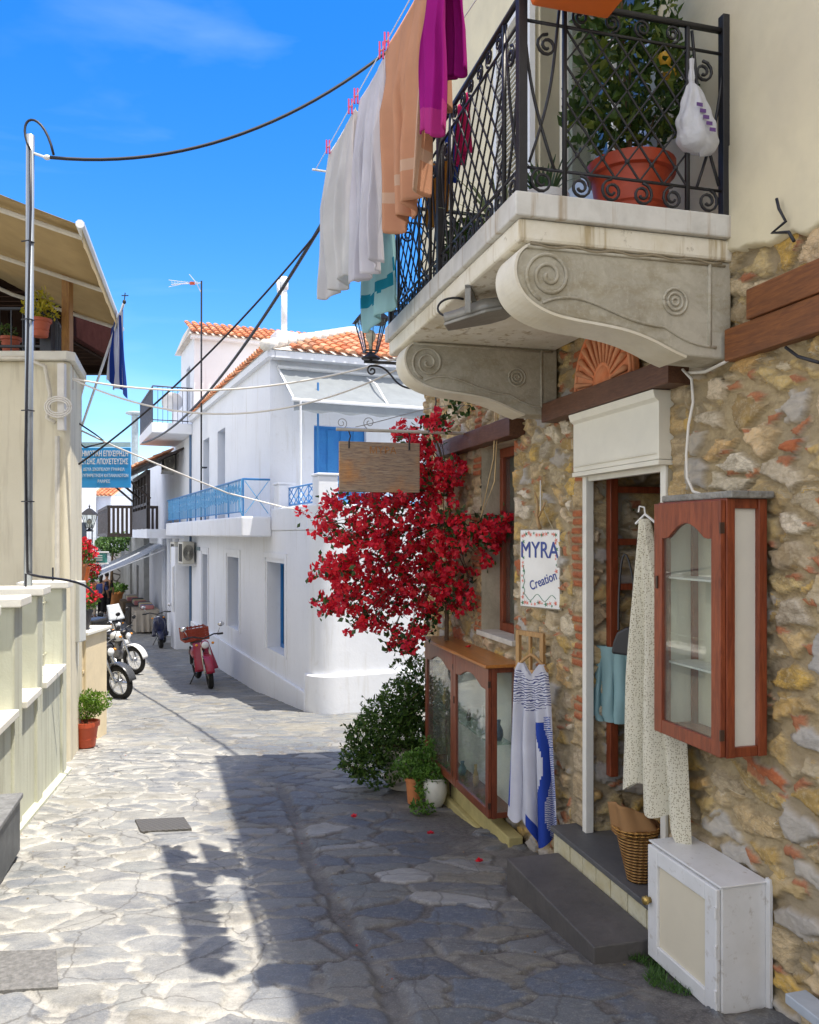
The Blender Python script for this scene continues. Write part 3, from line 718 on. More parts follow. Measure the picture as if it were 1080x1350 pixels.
# ---- balcony doors: white frames, pale blue panels, louvred shutters folded open
BLU = mat('pale_blue_paint', (.42, .52, .68), .5, .1, 4, .1)
a0, a1, z0, z1 = BD
m = MB(FR)
for xa, xb in ((a0+.005, a0+.06), (a1-.06, a1-.005), (-.13, -.07)): m.box(xa, xb, -.16, -.1, z0, z1 - .06)
m.box(a0+.005, a1-.005, -.16, -.1, z1-.06, z1-.003)
bdo = m.build('balcony_door', WHP, house, bev=.004)
MB(FR).box(a0+.06, -.13, -.15, -.12, z0+.01, z0+.8).box(-.07, a1-.06, -.15, -.12, z0+.01, z0+.8).build('panel', BLU, bdo)
MB(FR).box(a0+.06, -.13, -.138, -.132, z0+.8, z1-.06).box(-.07, a1-.06, -.138, -.132, z0+.8, z1-.06).build('pane', glass(), bdo)
def shutter(s0, s1, y, parent, ang=0):
    m = MB(FR @ Matrix.Translation((s0, y, 0)) @ Matrix.Rotation(ang, 4, 'Z')); W_ = s1 - s0
    m.box(0, .05, 0, .035, z0+.03, z1-.03).box(W_-.05, W_, 0, .035, z0+.03, z1-.03).box(.05, W_-.05, 0, .035, z0+.03, z0+.12).box(.05, W_-.05, 0, .035, z1-.12, z1-.03)
    z = z0 + .13
    while z < z1 - .14:
        m.add([(.05, .003, z), (W_-.05, .003, z), (W_-.05, .032, z-.022), (.05, .032, z-.022), (.05, .006, z+.005), (W_-.05, .006, z+.005), (W_-.05, .035, z-.017), (.05, .035, z-.017)], [(0,1,2,3),(4,5,6,7),(0,3,7,4),(1,2,6,5),(2,3,7,6),(0,1,5,4)]); z += .033
    return m.build('shutter', mat('white_shutter', (.78, .78, .76), .5, .1), parent)
shutter(a1 + .01, a1 + .62, .05, house); shutter(a0 - .02, a0 + .55, .06, house, -math.radians(62) + PI*0) if False else None
# white jamb column seen left of the balcony's wall end
MB(FR).box(a0-.04, a0+.0, .03, .07, z0, z1).build('shutter', BLU, house)
# ================================================================== things on and before the stone shop
BR = mat('brass', (.55, .38, .12), .35, .2, 20, .1, 60, .8)
def W(s, d, z): return FR @ Vector((s, d, z))
# ---- glazed display cabinets (vitrines)
def arch_panel(mb, s0, s1, y0, y1, z0, z1, rise, shoulder=.25):
    """board z0..z1 whose lower edge rises in an ogee arch"""
    w_ = s1 - s0; n = 14; top = []; bot = []
    for i in range(n + 1):
        t = i / n; k = min(t, 1 - t) * 2
        k = 0 if k < shoulder else (k - shoulder) / (1 - shoulder)
        bot.append((s0 + w_*t, z0 + rise * math.sin(k * PI / 2)))
    poly = bot + [(s1, z1), (s0, z1)]
    n2 = len(poly); vs = [(p[0], y0, p[1]) for p in poly] + [(p[0], y1, p[1]) for p in poly]
    fs = []
    for i in range(n):
        tl = n + 1
    # strip faces
    idx = lambda i, k: i + k * n2
    tops = [(s0 + w_*i/n, z1) for i in range(n + 1)]
    vs = [(p[0], y0, p[1]) for p in bot] + [(p[0], y0, p[1]) for p in tops] + [(p[0], y1, p[1]) for p in bot] + [(p[0], y1, p[1]) for p in tops]
    N1 = n + 1
    for i in range(n):
        a, b = i, i + 1
        fs += [(a, b, N1+b, N1+a), (2*N1+a, 3*N1+a, 3*N1+b, 2*N1+b), (a, 2*N1+a, 2*N1+b, b), (N1+a, N1+b, 3*N1+b, 3*N1+a)]
    mb.add(vs, fs)
def cab_door(parent, s0, s1, y, z0, z1, m_, st=.055, top=.14, gl=None, handle=None):
    m = MB(FR); t = .022
    m.box(s0, s0+st, y, y+t, z0, z1).box(s1-st, s1, y, y+t, z0, z1).box(s0+st, s1-st, y, y+t-.001, z0, z0+st)
    arch_panel(m, s0+st, s1-st, y+.001, y+t-.001, z1-top, z1, top*.42)
    d = m.build('door', m_, parent, bev=.003)
    MB(FR).box(s0+st*.8, s1-st*.8, y+.008, y+.011, z0+st*.8, z1-top*.5).build('pane', gl or glass('cab_glass', (.93, .96, .94), 1.7), d)
    if handle is not None:
        MB(FR).box(handle-.006, handle+.006, y+t, y+t+.006, (z0+z1)/2-.0+.12, (z0+z1)/2+.17).build('handle', mat('dark_latch', (.06, .03, .02), .4), d)
    for zz in (z0+.08, z1-.1):
        MB(FR).box(s0-.003, s0+.003, y+.006, y+t+.002, zz-.02, zz+.02).build('hinge', mat('dark_latch', (.06, .03, .02), .4), d)
    return d
def cabinet(s0, s1, dep, z0, z1, label, ndoors, wd_, top_over, topm, back, side_glass, grp=None):
    t = thing('display_cabinet', label, 'display cabinet', FR, ((s0+s1)/2, .03, z0))
    st = .036; m = MB(FR); y0 = .02; y1 = dep - .024
    for s_ in (s0, s1 - st):
        for y_ in (y0, y1 - st): m.box(s_, s_+st, y_, y_+st, z0, z1)
    m.box(s0+st, s1-st, y0, y1, z0, z0+.03).box(s0+st, s1-st, y0, y1, z1-.03, z1)
    for s_ in (s0+.006, s1-st+.006):
        m.box(s_, s_+st-.012, y0+st, y1-st, z0, z0+st).box(s_, s_+st-.012, y0+st, y1-st, z1-st, z1)
    m.build('frame', wd_, t, bev=.003)
    MB(FR).box(s0+st, s1-st, y0-.004, y0+.008, z0+.03, z1-.03).build('back_panel', back, t)
    for s_ in (s0+.02, s1-.024):
        MB(FR).box(s_, s_+.004, y0+st, y1-st, z0+st, z1-st).build('side_pane', side_glass, t)
    w_ = (s1 - s0) / ndoors
    for i in range(ndoors):
        cab_door(t, s0 + i*w_ + .004, s0 + (i+1)*w_ - .004, y1 + .001, z0+.004, z1-.006, wd_, handle=s0 + (i+1)*w_ - .03)
    if topm: MB(FR).box(s0-top_over, s1+top_over, .0, dep+top_over, z1, z1+.022).build('top', topm, t, bev=.005)
    return t, st, y0, y1
CREAM = mat('cream_board', (.78, .73, .6), .7, .1, 3, .05)
FROST = mat('milky_panel', (.72, .7, .62), .35, .1, 3, .03)
cb, st, y0, y1 = cabinet(-1.471, -1.03, .215, E-.805, E+.128, 'tall red wooden cabinet with one glass door on the stone wall above the white box', 1, REDW, 0, None, CREAM, FROST)
for z in (E-.18, E-.52):
    MB(FR).box(-1.42, -1.075, .045, y1-.02, z, z+.008).build('shelf', mat('white_shelf', (.75, .73, .68), .5), cb)
# broken slate laid on the cabinet
m = MB(FR); o = m.box(-1.50, -1.05, .01, .19, E+.1285, E+.155).build('slate_slab', mat('grey_rough_stone', (.3, .29, .26), .9, .4, 14, .9, 25, bd=.02), None, bev=.006)
tag(o, 'rough grey stone slab lying on the red wall cabinet', 'stone slab')
vt, st, y0, y1 = cabinet(.853, 2.30, .2264, E-1.803, E-.845, 'long low wooden vitrine with two glass doors under the shop window', 2, wood('dark_red_wood', (.25, .07, .035), (.15, .038, .02), .3, 9, (5, 5, .6), .2), .03, TOPW, mat('white_back', (.8, .8, .78), .6, .1, 2, .05), glass('cab_glass', (.93, .96, .94), 1.0))
MB(FR).box(.9, 2.25, .045, y1-.02, E-1.35, E-1.342).build('shelf', glass('shelf_glass', (.8, .9, .88), 1), vt)
# goods inside the vitrine
gm = [mat('craft_blue', (.12, .25, .4), .5), mat('craft_teal', (.1, .35, .36), .4), mat('craft_white', (.8, .78, .74), .5), mat('craft_ochre', (.5, .33, .12), .6), mat('craft_dark', (.06, .05, .05), .5)]
for k in range(9):
    s = .98 + k*.145; z = E-1.77 if k % 2 else E-1.34; hgt = rnd(.07, .17); r = rnd(.018, .035)
    o = MB(FR).lathe([(r*.6, 0), (r, hgt*.25), (r*.9, hgt*.5), (r*.35, hgt*.8), (r*.5, hgt)], (s, .11, z), 14).build('ceramic_vase', gm[k % 5], None, smooth=True)
    tag(o, ['small blue', 'small teal', 'small white', 'small ochre', 'small dark'][k % 5] + ' ceramic vase behind the glass of the long vitrine' + (', on the glass shelf' if k % 2 == 0 else ', on the cabinet floor'), 'vase', 'ceramics in the vitrine')
# ---- white utility cabinet
n = NT('white_enamel_metal'); v = n.tc(); f = n.noise(v, 5, 5, .6); f2 = n.noise(v, 25, 5, .7)
c_ = n.mix(n.g(f, .35, .7), (.70, .70, .69), (.60, .60, .58)); c_ = n.mix(n.math('MULTIPLY', n.g(f2, .58, .72), .55), c_, (.32, .27, .2)); ENAM = n.fin(c_, .38, n.bump(f, .06, .004), 0, .5)
u = thing('utility_cabinet', 'white metal meter cabinet with hinged beige door standing on the ground by the stone wall', 'meter cabinet', FR, (-1.22, .1, E-1.75))
z0, z1 = E-1.745, E-1.276
m = MB(FR).box(-1.449, -.984, .0, .195, z0, z1).build('body', ENAM, u, bev=.006)
MB(FR).box(-1.457, -.978, .0, .205, z1+.0005, z1+.008).build('lid', ENAM, u, bev=.003)
MB(FR).box(-1.475, -1.451, .0, .012, z0, z1+.02).build('flange', ENAM, u)
m = MB(FR); a, b = -1.449+.004, -.984-.004; y = .197
m.box(a, a+.07, y, y+.018, z0+.006, z1-.006).box(b-.07, b, y, y+.018, z0+.006, z1-.006).box(a+.07, b-.07, y, y+.018, z0+.006, z0+.07).box(a+.07, b-.07, y, y+.018, z1-.07, z1-.006)
d = m.build('door', ENAM, u, bev=.004)
MB(FR).box(a+.07, b-.07, y, y+.006, z0+.07, z1-.07).build('door_panel', mat('beige_panel', (.66, .6, .46), .5, .08, 2, .04), d)
for zz in (z0+.08, z0+.24, z1-.09): MB(FR).tube([(a+.002, y+.02, zz-.02), (a+.002, y+.02, zz+.02)], .006, 8).build('hinge', ENAM, d)
MB(FR).lathe([(.012, 0), (.012, .012), (.018, .016), (.018, .03), (.008, .034)], (0, 0, 0), 14).build('knob', BR, d, smooth=True)
ko = d.children[-1] if d.children else None
for c_o in bpy.data.objects:
    if c_o.name.startswith('knob'):
        me = c_o.data; me.transform(RM[u.name].inverted() @ FR @ Matrix.Translation((b-.02, y+.018, z0+.24)) @ Matrix.Rotation(-PI/2, 4, 'X') @ FR.inverted() @ RM[u.name])
# grass tuft at its foot
mb = MB(FR)
for k in range(700):
    s = rnd(-1.3, -.93); yy_ = .235 + rnd(-.03, .05) + .04*math.sin(s*20); g0 = gz(W(s, yy_, 0).y) + .005
    p = Vector((s, yy_, g0)); d_ = Vector((rnd(-.03, .03), rnd(-.03, .03), rnd(.012, .04))); sd = Vector((rnd(-1, 1), rnd(-1, 1), 0)).normalized()*.0022
    mb.add([p - sd, p + sd, p + d_], [(0, 1, 2)])
tag(mb.build('grass', leaf_mat('grass_leaf', [(.05, .12, .02), (.09, .2, .04)])), 'green grass tuft growing under the white meter cabinet', 'grass', kind='stuff')
# ---- step block
o = MB(FR).box(-.935, .03, .135, .433, E-1.93, E-1.707).build('step_block', SL if False else mat('dark_step', (.075, .07, .066), .6, .35, 4, .5, 22, col2=(.11, .10, .092), bd=.008), None, bev=.006)
tag(o, 'dark grey slate step lying before the shop door sill', 'step')
# small pale ledge at the right edge
o = MB(FR).box(-1.90, -1.64, .0, .085, E-1.60, E-1.565).build('stone_ledge', mat('blue_marble', (.45, .5, .55), .5, .2, 6), None, bev=.004); tag(o, 'pale blue marble ledge sticking out low at the far right of the wall', 'ledge')
# ---- name plaque
pl = thing('shop_plaque', 'white painted tile plaque with blue lettering hanging on a cord', 'plaque', FR, (.53, .04, E-.44))
mp = FR @ Matrix.Translation((.455, .05, E-.205)) @ Matrix.Rotation(math.radians(22), 4, 'Z')     # turned a little on its cord
fp = mp
n = NT('tile_glaze'); tcv = n.tc(); f = n.noise(tcv, 6, 4); TILE = n.fin(n.mix(n.g(f, .4, .7), (.8, .79, .76), (.7, .69, .66)), .25)
MB(fp).box(-.165, .165, -.012, .0, -.235, .235).build('board', mat('plaque_back', (.35, .3, .22), .7), pl)
MB(fp).box(-.158, .158, .0, .008, -.228, .228).build('tile', TILE, pl, bev=.003)
INK = mat('blue_ink', (.03, .06, .28), .4, .2, 9, 0); PNK = mat('pink_glaze', (.75, .22, .16), .4, .2, 9, 0); GRN = mat('green_glaze', (.06, .22, .12), .4, .2, 9, 0)
FACE = Matrix.Rotation(PI, 4, 'Z') @ Matrix.Rotation(PI/2, 4, 'X')      # text facing +y, read from the street
text('lettering', 'MYRA', .135, fp @ Matrix.Translation((0, .0095, .105)) @ FACE, INK, pl, .0006, sx=.86)
text('lettering', 'MYRA', .135, fp @ Matrix.Translation((.003, .0097, .108)) @ FACE, INK, pl, .0006, sx=.86)
text('lettering', 'Creation', .078, fp @ Matrix.Translation((-.03, .0095, -.07)) @ FACE @ Matrix.Rotation(.35, 4, 'Z') , INK, pl, .0006, sx=.8, bold=.0008)
m = MB(fp); m2 = MB(fp)
for k in range(54):
    t = k / 54
    per = t * 4; e_ = int(per); q = per - e_
    x, z = [(-.135 + .27*q, .205), (.135, .205 - .41*q), (.135 - .27*q, -.205), (-.135, -.205 + .41*q)][e_]
    if e_ in (1, 3) and .1 < q < .42 and e_ == 3: continue
    x += rnd(-.008, .008); z += rnd(-.008, .008); rr = rnd(.010, .019)
    mm = m if k % 3 else m2
    mm.add([(x, .0092, z)] + [(x + rr*math.cos(a)*(.6+.4*math.cos(5*a)), .0092, z + rr*math.sin(a)*(.6+.4*math.cos(5*a))) for a in [2*PI*i/15 for i in range(15)]], [(0, i+1, (i+1) % 15+1) for i in range(15)])
m2.tube([( -.13 + .26*t, .0095, -.17 + .02*math.sin(t*14)) for t in [i/20 for i in range(21)]], .0018, 4); m2.tube([(.12, .0095, .05 - .2*t) if False else (.125 + .006*math.sin(t*20), .0095, .02 - .18*t) for t in [i/16 for i in range(17)]], .0018, 4)
o_ = len(m.f); m.cur = 1; m.add(m2.v, m2.f); m.build('painted_pattern', [PNK, GRN], pl)
TWIG = wood('driftwood', (.5, .33, .16), (.33, .2, .09), .7, 10, (4, 4, 1), .4)
MB(fp).tube([(-.10, -.004, .23), (-.02, .0, .36), (0, .0, .44)], .003, 5).tube([(.10, -.004, .23), (.03, .0, .36), (0, .0, .44)], .003, 5).build('cord', mat('cord', (.45, .38, .25), .8), pl)
MB(fp).tube(bez((.0, 0, .235), (.05, .01, .33), (-.02, .01, .35), (.035, .01, .45), 10), [.012 - .0008*i for i in range(11)], 6).tube(bez((.02, 0, .30), (-.02, .01, .34), (-.03, .01, .36), (-.05, .01, .39), 6), .006, 6).build('driftwood_ornament', TWIG, pl, smooth=True)
MB(fp).tube([(-.02, .02, .34), (-.02, .02, .52)], .003, 5).build('hook', mat('white_wire', (.8, .8, .78), .4), pl)
# ---- hook board with hanger and tunic
hb = thing('hook_frame', 'small wooden frame fixed on the wall under the plaque', 'hook frame', FR, (.55, .03, E-.86))
fh = FR @ Matrix.Translation((.60, .04, E-.72)) @ Matrix.Rotation(math.radians(20), 4, 'Z')
FW_ = wood('pale_pine', (.5, .3, .12), (.38, .21, .08), .55, 8, (5, 5, .8), .2)
MB(fh).box(-.12, -.09, 0, .025, -.13, .13).box(.09, .12, 0, .025, -.13, .13).box(-.09, .09, .001, .024, .10, .13).box(-.09, .09, .001, .024, -.13, -.10).box(-.006, .01, .0, .02, -.10, .10).build('frame', FW_, hb, bev=.002)
def garment(name, label, cat, T, ang, outline, mats, folds=7, amp=.02, thick=.05, nu=56, nv=60, matfn=None, neck=.0, hemf=None, seed=0, tilt=(0, 0)):
    """hanging dress: outline = [(drop, left, right)], x along angle ang, two sheets"""
    fr = Matrix.Translation(T) @ Matrix.Rotation(ang, 4, 'Z')
    dz = [o[0] for o in outline]; Lf = [o[1] for o in outline]; Rt = [o[2] for o in outline]
    m = MB(fr)
    for side in (1, -1):
        def fn(u, v):
            z = dz[0] + (dz[-1] - dz[0]) * v
            l = float(np.interp(z, dz, Lf)); r = float(np.interp(z, dz, Rt)); x = l + (r - l) * u
            k = min(1, v*1.6 + .08)
            f = math.sin(u*folds*2*PI/2 + 1.3*math.sin(v*2.2 + seed) + seed) + .5*math.sin(u*folds*2.3 + seed*2 + v*1.2)
            y = side * thick * math.sin(PI*u)**.5 * .5 + amp*k*f + amp*.5*mnoise.noise(Vector((u*3, v*3, seed)))
            nk = neck * max(0, 1 - abs(2*u - 1)*1.6); hm = hemf(u) if hemf else 0
            return Vector((x + .012*k*math.cos(u*folds*3 + seed) + tilt[0]*v, y + tilt[1]*v, -z - nk*(1-v)**6 - hm*v**3))
        n0 = len(m.f); m.grid(fn, nu, nv)
        if matfn:
            for q in range(nu*nv):
                i = q % nu; j = q // nu; m.mi[n0+q] = matfn(i/nu, j/nv)
    return m, fr
def pat_tunic(n):
    v = n.tc((1, 1, 1)); vo = n.N('ShaderNodeTexVoronoi', feature='DISTANCE_TO_EDGE'); vo.inputs['Scale'].default_value = 26; n.L(v, vo.inputs['Vector'])
    w_ = n.N('ShaderNodeTexWave', wave_type='RINGS'); w_.inputs['Scale'].default_value = 22; w_.inputs['Distortion'].default_value = 9; w_.inputs['Detail'].default_value = 2; n.L(v, w_.inputs['Vector'])
    k = n.g(w_.outputs['Fac'], .62, .72); return n.mix(k, (.74, .75, .82), (.08, .09, .24))
def pat_border(n):
    v = n.tc((1, 1, 1)); b = n.N('ShaderNodeTexWave', wave_type='RINGS'); b.inputs['Scale'].default_value = 30; b.inputs['Distortion'].default_value = 6; n.L(v, b.inputs['Vector'])
    return n.mix(n.g(b.outputs['Fac'], .5, .6), (.7, .72, .82), (.05, .1, .4))
TU = [cloth_mat('tunic_white', (.74, .75, .83), .3), cloth_mat('tunic_yoke', (1, 1, 1), .25, pattern=pat_tunic), cloth_mat('tunic_blue', (.03, .07, .38), .15), cloth_mat('tunic_border', (1, 1, 1), .25, pattern=pat_border)]
def tu_fn(u, v):
    if v < .30 - .1*abs(u-.5): return 1 if v > .04 else 0
    c = .12 * math.sin(v*13)          # wandering border on the right side
    e = u - (.70 + c*.55)
    if v > .36 and -.02 < e < .12: return 2
    if v > .33 and .12 <= e < .34: return 3
    if v > .93: return 2 if u > .4 else 0
    if u < .05 and v > .35: return 2
    return 0
T = W(.31, .17, E-.735)
tn = thing('tunic', 'white tunic with blue embroidered yoke and blue border on a wooden hanger', 'tunic', I4, T)
m, fr_ = garment('t', '', '', T, math.radians(-30), [(0, -.08, .08), (.04, -.10, .10), (.2, -.105, .12), (.45, -.12, .14), (.8, -.14, .16), (.86, -.145, .165)], TU, 7, .022, .035, matfn=tu_fn, seed=2, neck=.07, hemf=lambda u: .03 + .13*math.exp(-((u-.72)/.3)**2) + .025*math.sin(u*13))
m.build('body_cloth', TU, tn, smooth=True)
MB(fr_).tube(bez((-.10, 0, -.04), (-.05, 0, .02), (-.02, 0, .04), (0, 0, .05), 6) + bez((0, 0, .05), (.02, 0, .04), (.05, 0, .02), (.10, 0, -.04), 6)[1:], .009, 8).build('hanger', FW_, tn, smooth=True)
MB(fr_).tube([(0, 0, .05), (0, 0, .08), (.012, 0, .095), (.02, 0, .085)], .003, 6).build('hook', BR, tn)
# ---- patterned dress beside the door
def pat_dress(n):
    v = n.tc((1, 1, 1)); vo = n.N('ShaderNodeTexVoronoi'); vo.inputs['Scale'].default_value = 125; vo.inputs['Randomness'].default_value = .7; n.L(v, vo.inputs['Vector'])
    k = n.g(vo.outputs['Distance'], .38, .30); return n.mix(n.math('MULTIPLY', k, .85), (.76, .73, .60), (.33, .28, .17))
DR = cloth_mat('dress_dots', (1, 1, 1), .25, pattern=pat_dress)
T = W(-.86, .15, E+.065)
ds = thing('dress', 'long cream dress with small brown print hanging beside the shop door', 'dress', I4, T)
m, fr_ = garment('d', '', '', T, math.radians(-55), [(0, -.022, .022), (.1, -.03, .045), (.3, -.055, .12), (.6, -.085, .17), (.95, -.11, .205), (1.16, -.13, .22)], DR, 6, .02, .05, seed=1, hemf=lambda u: .24*max(0, u-.25) + .03*math.sin(u*15))
m.build('body_cloth', DR, ds, smooth=True)
MB(fr_).tube([(-.05, 0, -.02), (0, 0, .02), (.06, 0, -.02)], .006, 6).tube([(0, 0, .02), (-.004, 0, .05), (-.03, 0, .055), (-.035, 0, .03)], .0035, 6).build('hanger', mat('white_plastic', (.8, .8, .78), .4), ds)
# ---- goods seen in the doorway
T = FR @ (on(FR, 812, 880, -.14) * 1); T.z = E-.60; sk_ = thing('skirt', 'pale turquoise skirt hanging inside the shop door', 'skirt', I4, T)
m, fr_ = garment('s', '', '', T, math.radians(-35), [(0, -.11, .13), (.1, -.12, .15), (.36, -.13, .16), (.40, -.10, .14)], None, 8, .016, .04, seed=4)
m.build('cloth', cloth_mat('aqua_cloth', (.36, .56, .58), .3), sk_, smooth=True)
T = FR @ (on(FR, 828, 860, -.10) * 1); T.z = E-.50; hg = thing('bag', 'black bag with a yellow edge hanging over the turquoise skirt', 'bag', I4, T)
f_ = Matrix.Translation(T) @ Matrix.Rotation(math.radians(-35), 4, 'Z')
hp = [(-.08, -.11), (.11, -.12), (.12, -.02), (.08, .02), (0, .03), (-.05, 0), (-.07, -.05)]
MB(f_).prism(hp, 'y', -.03, .03).build('body', mat('black_leather', (.03, .028, .03), .5), hg, bev=.012)
MB(f_).tube([(-.08, .031, -.11), (-.07, .031, -.05), (-.05, .031, 0)], .008, 6).build('edge_band', mat('yellow_trim', (.7, .5, .05), .5), hg)
MB(f_).tube(bez((-.05, 0, .01), (-.05, 0, .5), (.0, 0, .55), (.06, 0, .02), 12), .006, 6).build('strap', mat('black_leather', (1,1,1)), hg)
T = W(-.50, -.6, E-.72); sh = thing('wall_shelf', 'brown wooden shelf rack against the inner stone wall of the shop', 'shelf', I4, T)
m = MB(FR)
for z in (E-.75, E-.35, E+.05): m.box(-1.3, .45, -.60, -.48, z, z+.03)
m.build('board', REDW, sh); m = MB(FR)
for s in (-1.3, -.4, .42): m.box(s, s+.035, -.60, -.56, ZT, E+.4)
m.build('upright', REDW, sh)
# dried plant wreath hanging inside
T = FR @ on(FR, 818, 700, -.25); T.z = E-.02; wr = thing('dried_bouquet', 'dried yellow twigs and green leaves hanging behind the door glass', 'dried plant', I4, T)
mb = MB(); lf = MB()
for k in range(26):
    a = T + Vector((rnd(-.03, .03), rnd(-.03, .03), .28)); b = a + Vector((rnd(-.13, .13), rnd(-.08, .08), rnd(-.55, -.2))); mb.tube([a, a.lerp(b, .5) + Vector((rnd(-.03,.03), 0, 0)), b], .0025, 4, False)
    leaves(lf, [a.lerp(b, rnd(.3, 1)) for _ in range(14)], .035)
mb.build('twig_bundle', TWIG, wr); lf.build('foliage', leaf_mat('dry_leaf', [(.1, .14, .03), (.3, .22, .06), (.12, .18, .05)]), wr)
# ---- wicker basket
n = NT('wicker'); v = n.tc(); w1 = n.N('ShaderNodeTexWave', wave_type='BANDS', bands_direction='Z'); w1.inputs['Scale'].default_value = 22; w1.inputs['Distortion'].default_value = 1.5; n.L(v, w1.inputs['Vector'])
w2 = n.N('ShaderNodeTexWave', wave_type='BANDS', bands_direction='X'); w2.inputs['Scale'].default_value = 12; n.L(v, w2.inputs['Vector'])
hw = n.math('MULTIPLY', w1.outputs['Fac'], n.math('ADD', w2.outputs['Fac'], .4)); WICK = n.fin(n.mix(hw, (.2, .08, .015), (.62, .33, .08)), .6, n.bump(hw, .9, .012))
B = W(-.64, .045, ZT + .002); bk = thing('wicker_basket', 'tapered wicker basket with burlap lining standing on the door sill', 'basket', I4, B)
fb = Matrix.Translation(B) @ Matrix.Rotation(-.06, 4, 'Y') 
m = MB(fb); m.lathe([(.05, 0), (.058, .01), (.098, .24), (.105, .25), (.098, .255), (.09, .24), (.05, .02)], (0, 0, 0), 32)
m.build('body', WICK, bk, smooth=True)
for zz, rr in ((.25, .11), (.235, .108)): MB(fb).tube([(rr*math.cos(a), rr*math.sin(a), zz + .003*math.sin(14*a)) for a in [2*PI*i/40 for i in range(41)]], .007, 6).build('rim', WICK, bk, smooth=True)
def lin(u, v): a = 2*PI*u; r = .1 + .012*math.sin(5*a) - .01*v*2; return Vector((r*math.cos(a) - .03*v, r*math.sin(a), .245 + .085*v*(1 + .5*math.cos(a+2.6))))
MB(fb).grid(lin, 40, 8).build('burlap_lining', cloth_mat('burlap', (.36, .2, .09), .1, weave=250), bk, smooth=True, sol=.006)
# ---- terracotta shell relief
TER = mat('terracotta_relief', (.66, .2, .075), .8, .3, 7, .4, 30, col2=(.66, .3, .16), bd=.006)
sp_ = thing('shell_relief', 'terracotta shell relief plaque standing on the beam over the door', 'relief', FR, (-.3, .04, E+.745))
A = (-.29, .05, E+.752); Rx, Rz = .30, .325
out = [(A[0] + Rx*math.cos(a), A[2] + Rz*max(0, math.sin(a))) for a in [PI*i/28 for i in range(29)]]
MB(FR).prism(out, 'y', .012, .05).build('tile', TER, sp_, bev=.008)
m = MB(FR)
for k in range(13):
    a = PI*(k+.5)/13; ca, sa = math.cos(a), math.sin(a)
    m.tube([(A[0]+Rx*.33*ca, .052, A[2]+Rz*.33*sa), (A[0]+Rx*.6*ca, .06, A[2]+Rz*.6*sa), (A[0]+Rx*.82*ca, .062, A[2]+Rz*.82*sa), (A[0]+Rx*.88*ca, .05, A[2]+Rz*.88*sa)], [.006, .011, .018, .006], 8)
m.build('shell_rib', mat('terracotta_high', (.68, .3, .15), .75, .3, 9, .3), sp_, smooth=True)
MB(FR).tube([(A[0]+Rx*.94*math.cos(a), .05, A[2]+Rz*.94*math.sin(a)) for a in [PI*i/28 for i in range(29)]], .012, 6).build('border', TER, sp_, smooth=True)
MB(FR).ell((A[0], .04, A[2]+.01), Rx*.27, .03, Rz*.27).build('shell_heart', TER, sp_, smooth=True)
# ---- wooden hanging sign
s_ = 1.75; a = across(FR, 447, 592, s_); b = across(FR, 553, 582, s_); 
yl, yr = a.y, b.y
sg = thing('hanging_sign', 'weathered wooden board hanging from a metal bracket above the red bougainvillea', 'sign', FR, (s_, (yl+yr)/2, E+.3))
n = NT('weathered_board'); v = n.tc((.8, .8, 9)); f = n.noise(v, 9, 6, .65, 1.0); f2 = n.noise(n.tc(), 3.5, 4); f3 = n.noise(n.tc((.7, .7, 14)), 16, 4, .7, .5)
c_ = n.mix(n.g(f, .35, .65), (.42, .30, .19), (.27, .2, .15)); c_ = n.mix(n.math('MULTIPLY', n.g(f2, .5, .68), .8), c_, (.56, .25, .07)); c_ = n.mix(n.math('MULTIPLY', n.g(f3, .5, .6), .6), c_, (.10, .065, .07)); c_ = n.mix(n.math('MULTIPLY', n.g(f3, .42, .36), .35), c_, (.45, .42, .38))
WB = n.fin(c_, .8, n.bump(f3, .5, .004))
zt_ = E + (704-590)/F*a_z if False else E+.655
MB(FR).box(s_-.012, s_+.012, yr, yl, E+.30, E+.66).build('board', WB, sg, bev=.004)
MB(FR).tube([(s_, .02, E+.745), (s_, yl+.02, E+.745)], .012, 6).build('bracket_bar', mat('pale_bar', (.55, .52, .45), .5), sg)
m = MB(FR)
for yy_ in (yl-.07, yr+.08):
    m.tube([(s_, yy_, E+.735), (s_+.01, yy_-.015, E+.70), (s_, yy_, E+.655)], .005, 6); m.tube([(s_-.014, yy_, E+.66), (s_-.014, yy_, E+.61)], .006, 6)
m.build('chain', IRON, sg); m = MB(FR)
m.tube(bez((s_, .05, E+.95), (s_, .3, E+.97), (s_, .55, E+.85), (s_, yl-.12, E+.765), 14), .003, 5)
m.tube(spiral((s_, yl-.22, E+.80), .045, 1.4, -1.2, Vector((0,1,0)), Vector((0,0,1))), .003, 5); m.tube(spiral((s_, yl-.02, E+.79), .04, 1.4, -1.2, Vector((0,-1,0)), Vector((0,0,1))), .003, 5)
m.build('wire_scroll', mat('grey_wire', (.25, .25, .25), .5, 0), sg)
m = MB(FR)
for k in range(9):
    y = yl - .06 - k*(yl-yr-.1)/8; m.tube([(s_, y, E+.30), (s_, y, E+.265), (s_, y-.012, E+.25), (s_, y-.022, E+.262)], .003, 5)
m.build('cup_hook', IRON, sg)
# faded lettering traces
text('faded_lettering', 'ΜΥΡΑ', .07, FR @ Matrix.Translation((s_-.0135, (yl+yr)/2-.02, E+.60)) @ Matrix.Rotation(-PI/2, 4, 'Z') @ Matrix.Rotation(PI/2, 4, 'X'), mat('faded_paint', (.45, .2, .06), .8, .3, 20), sg, .0003)
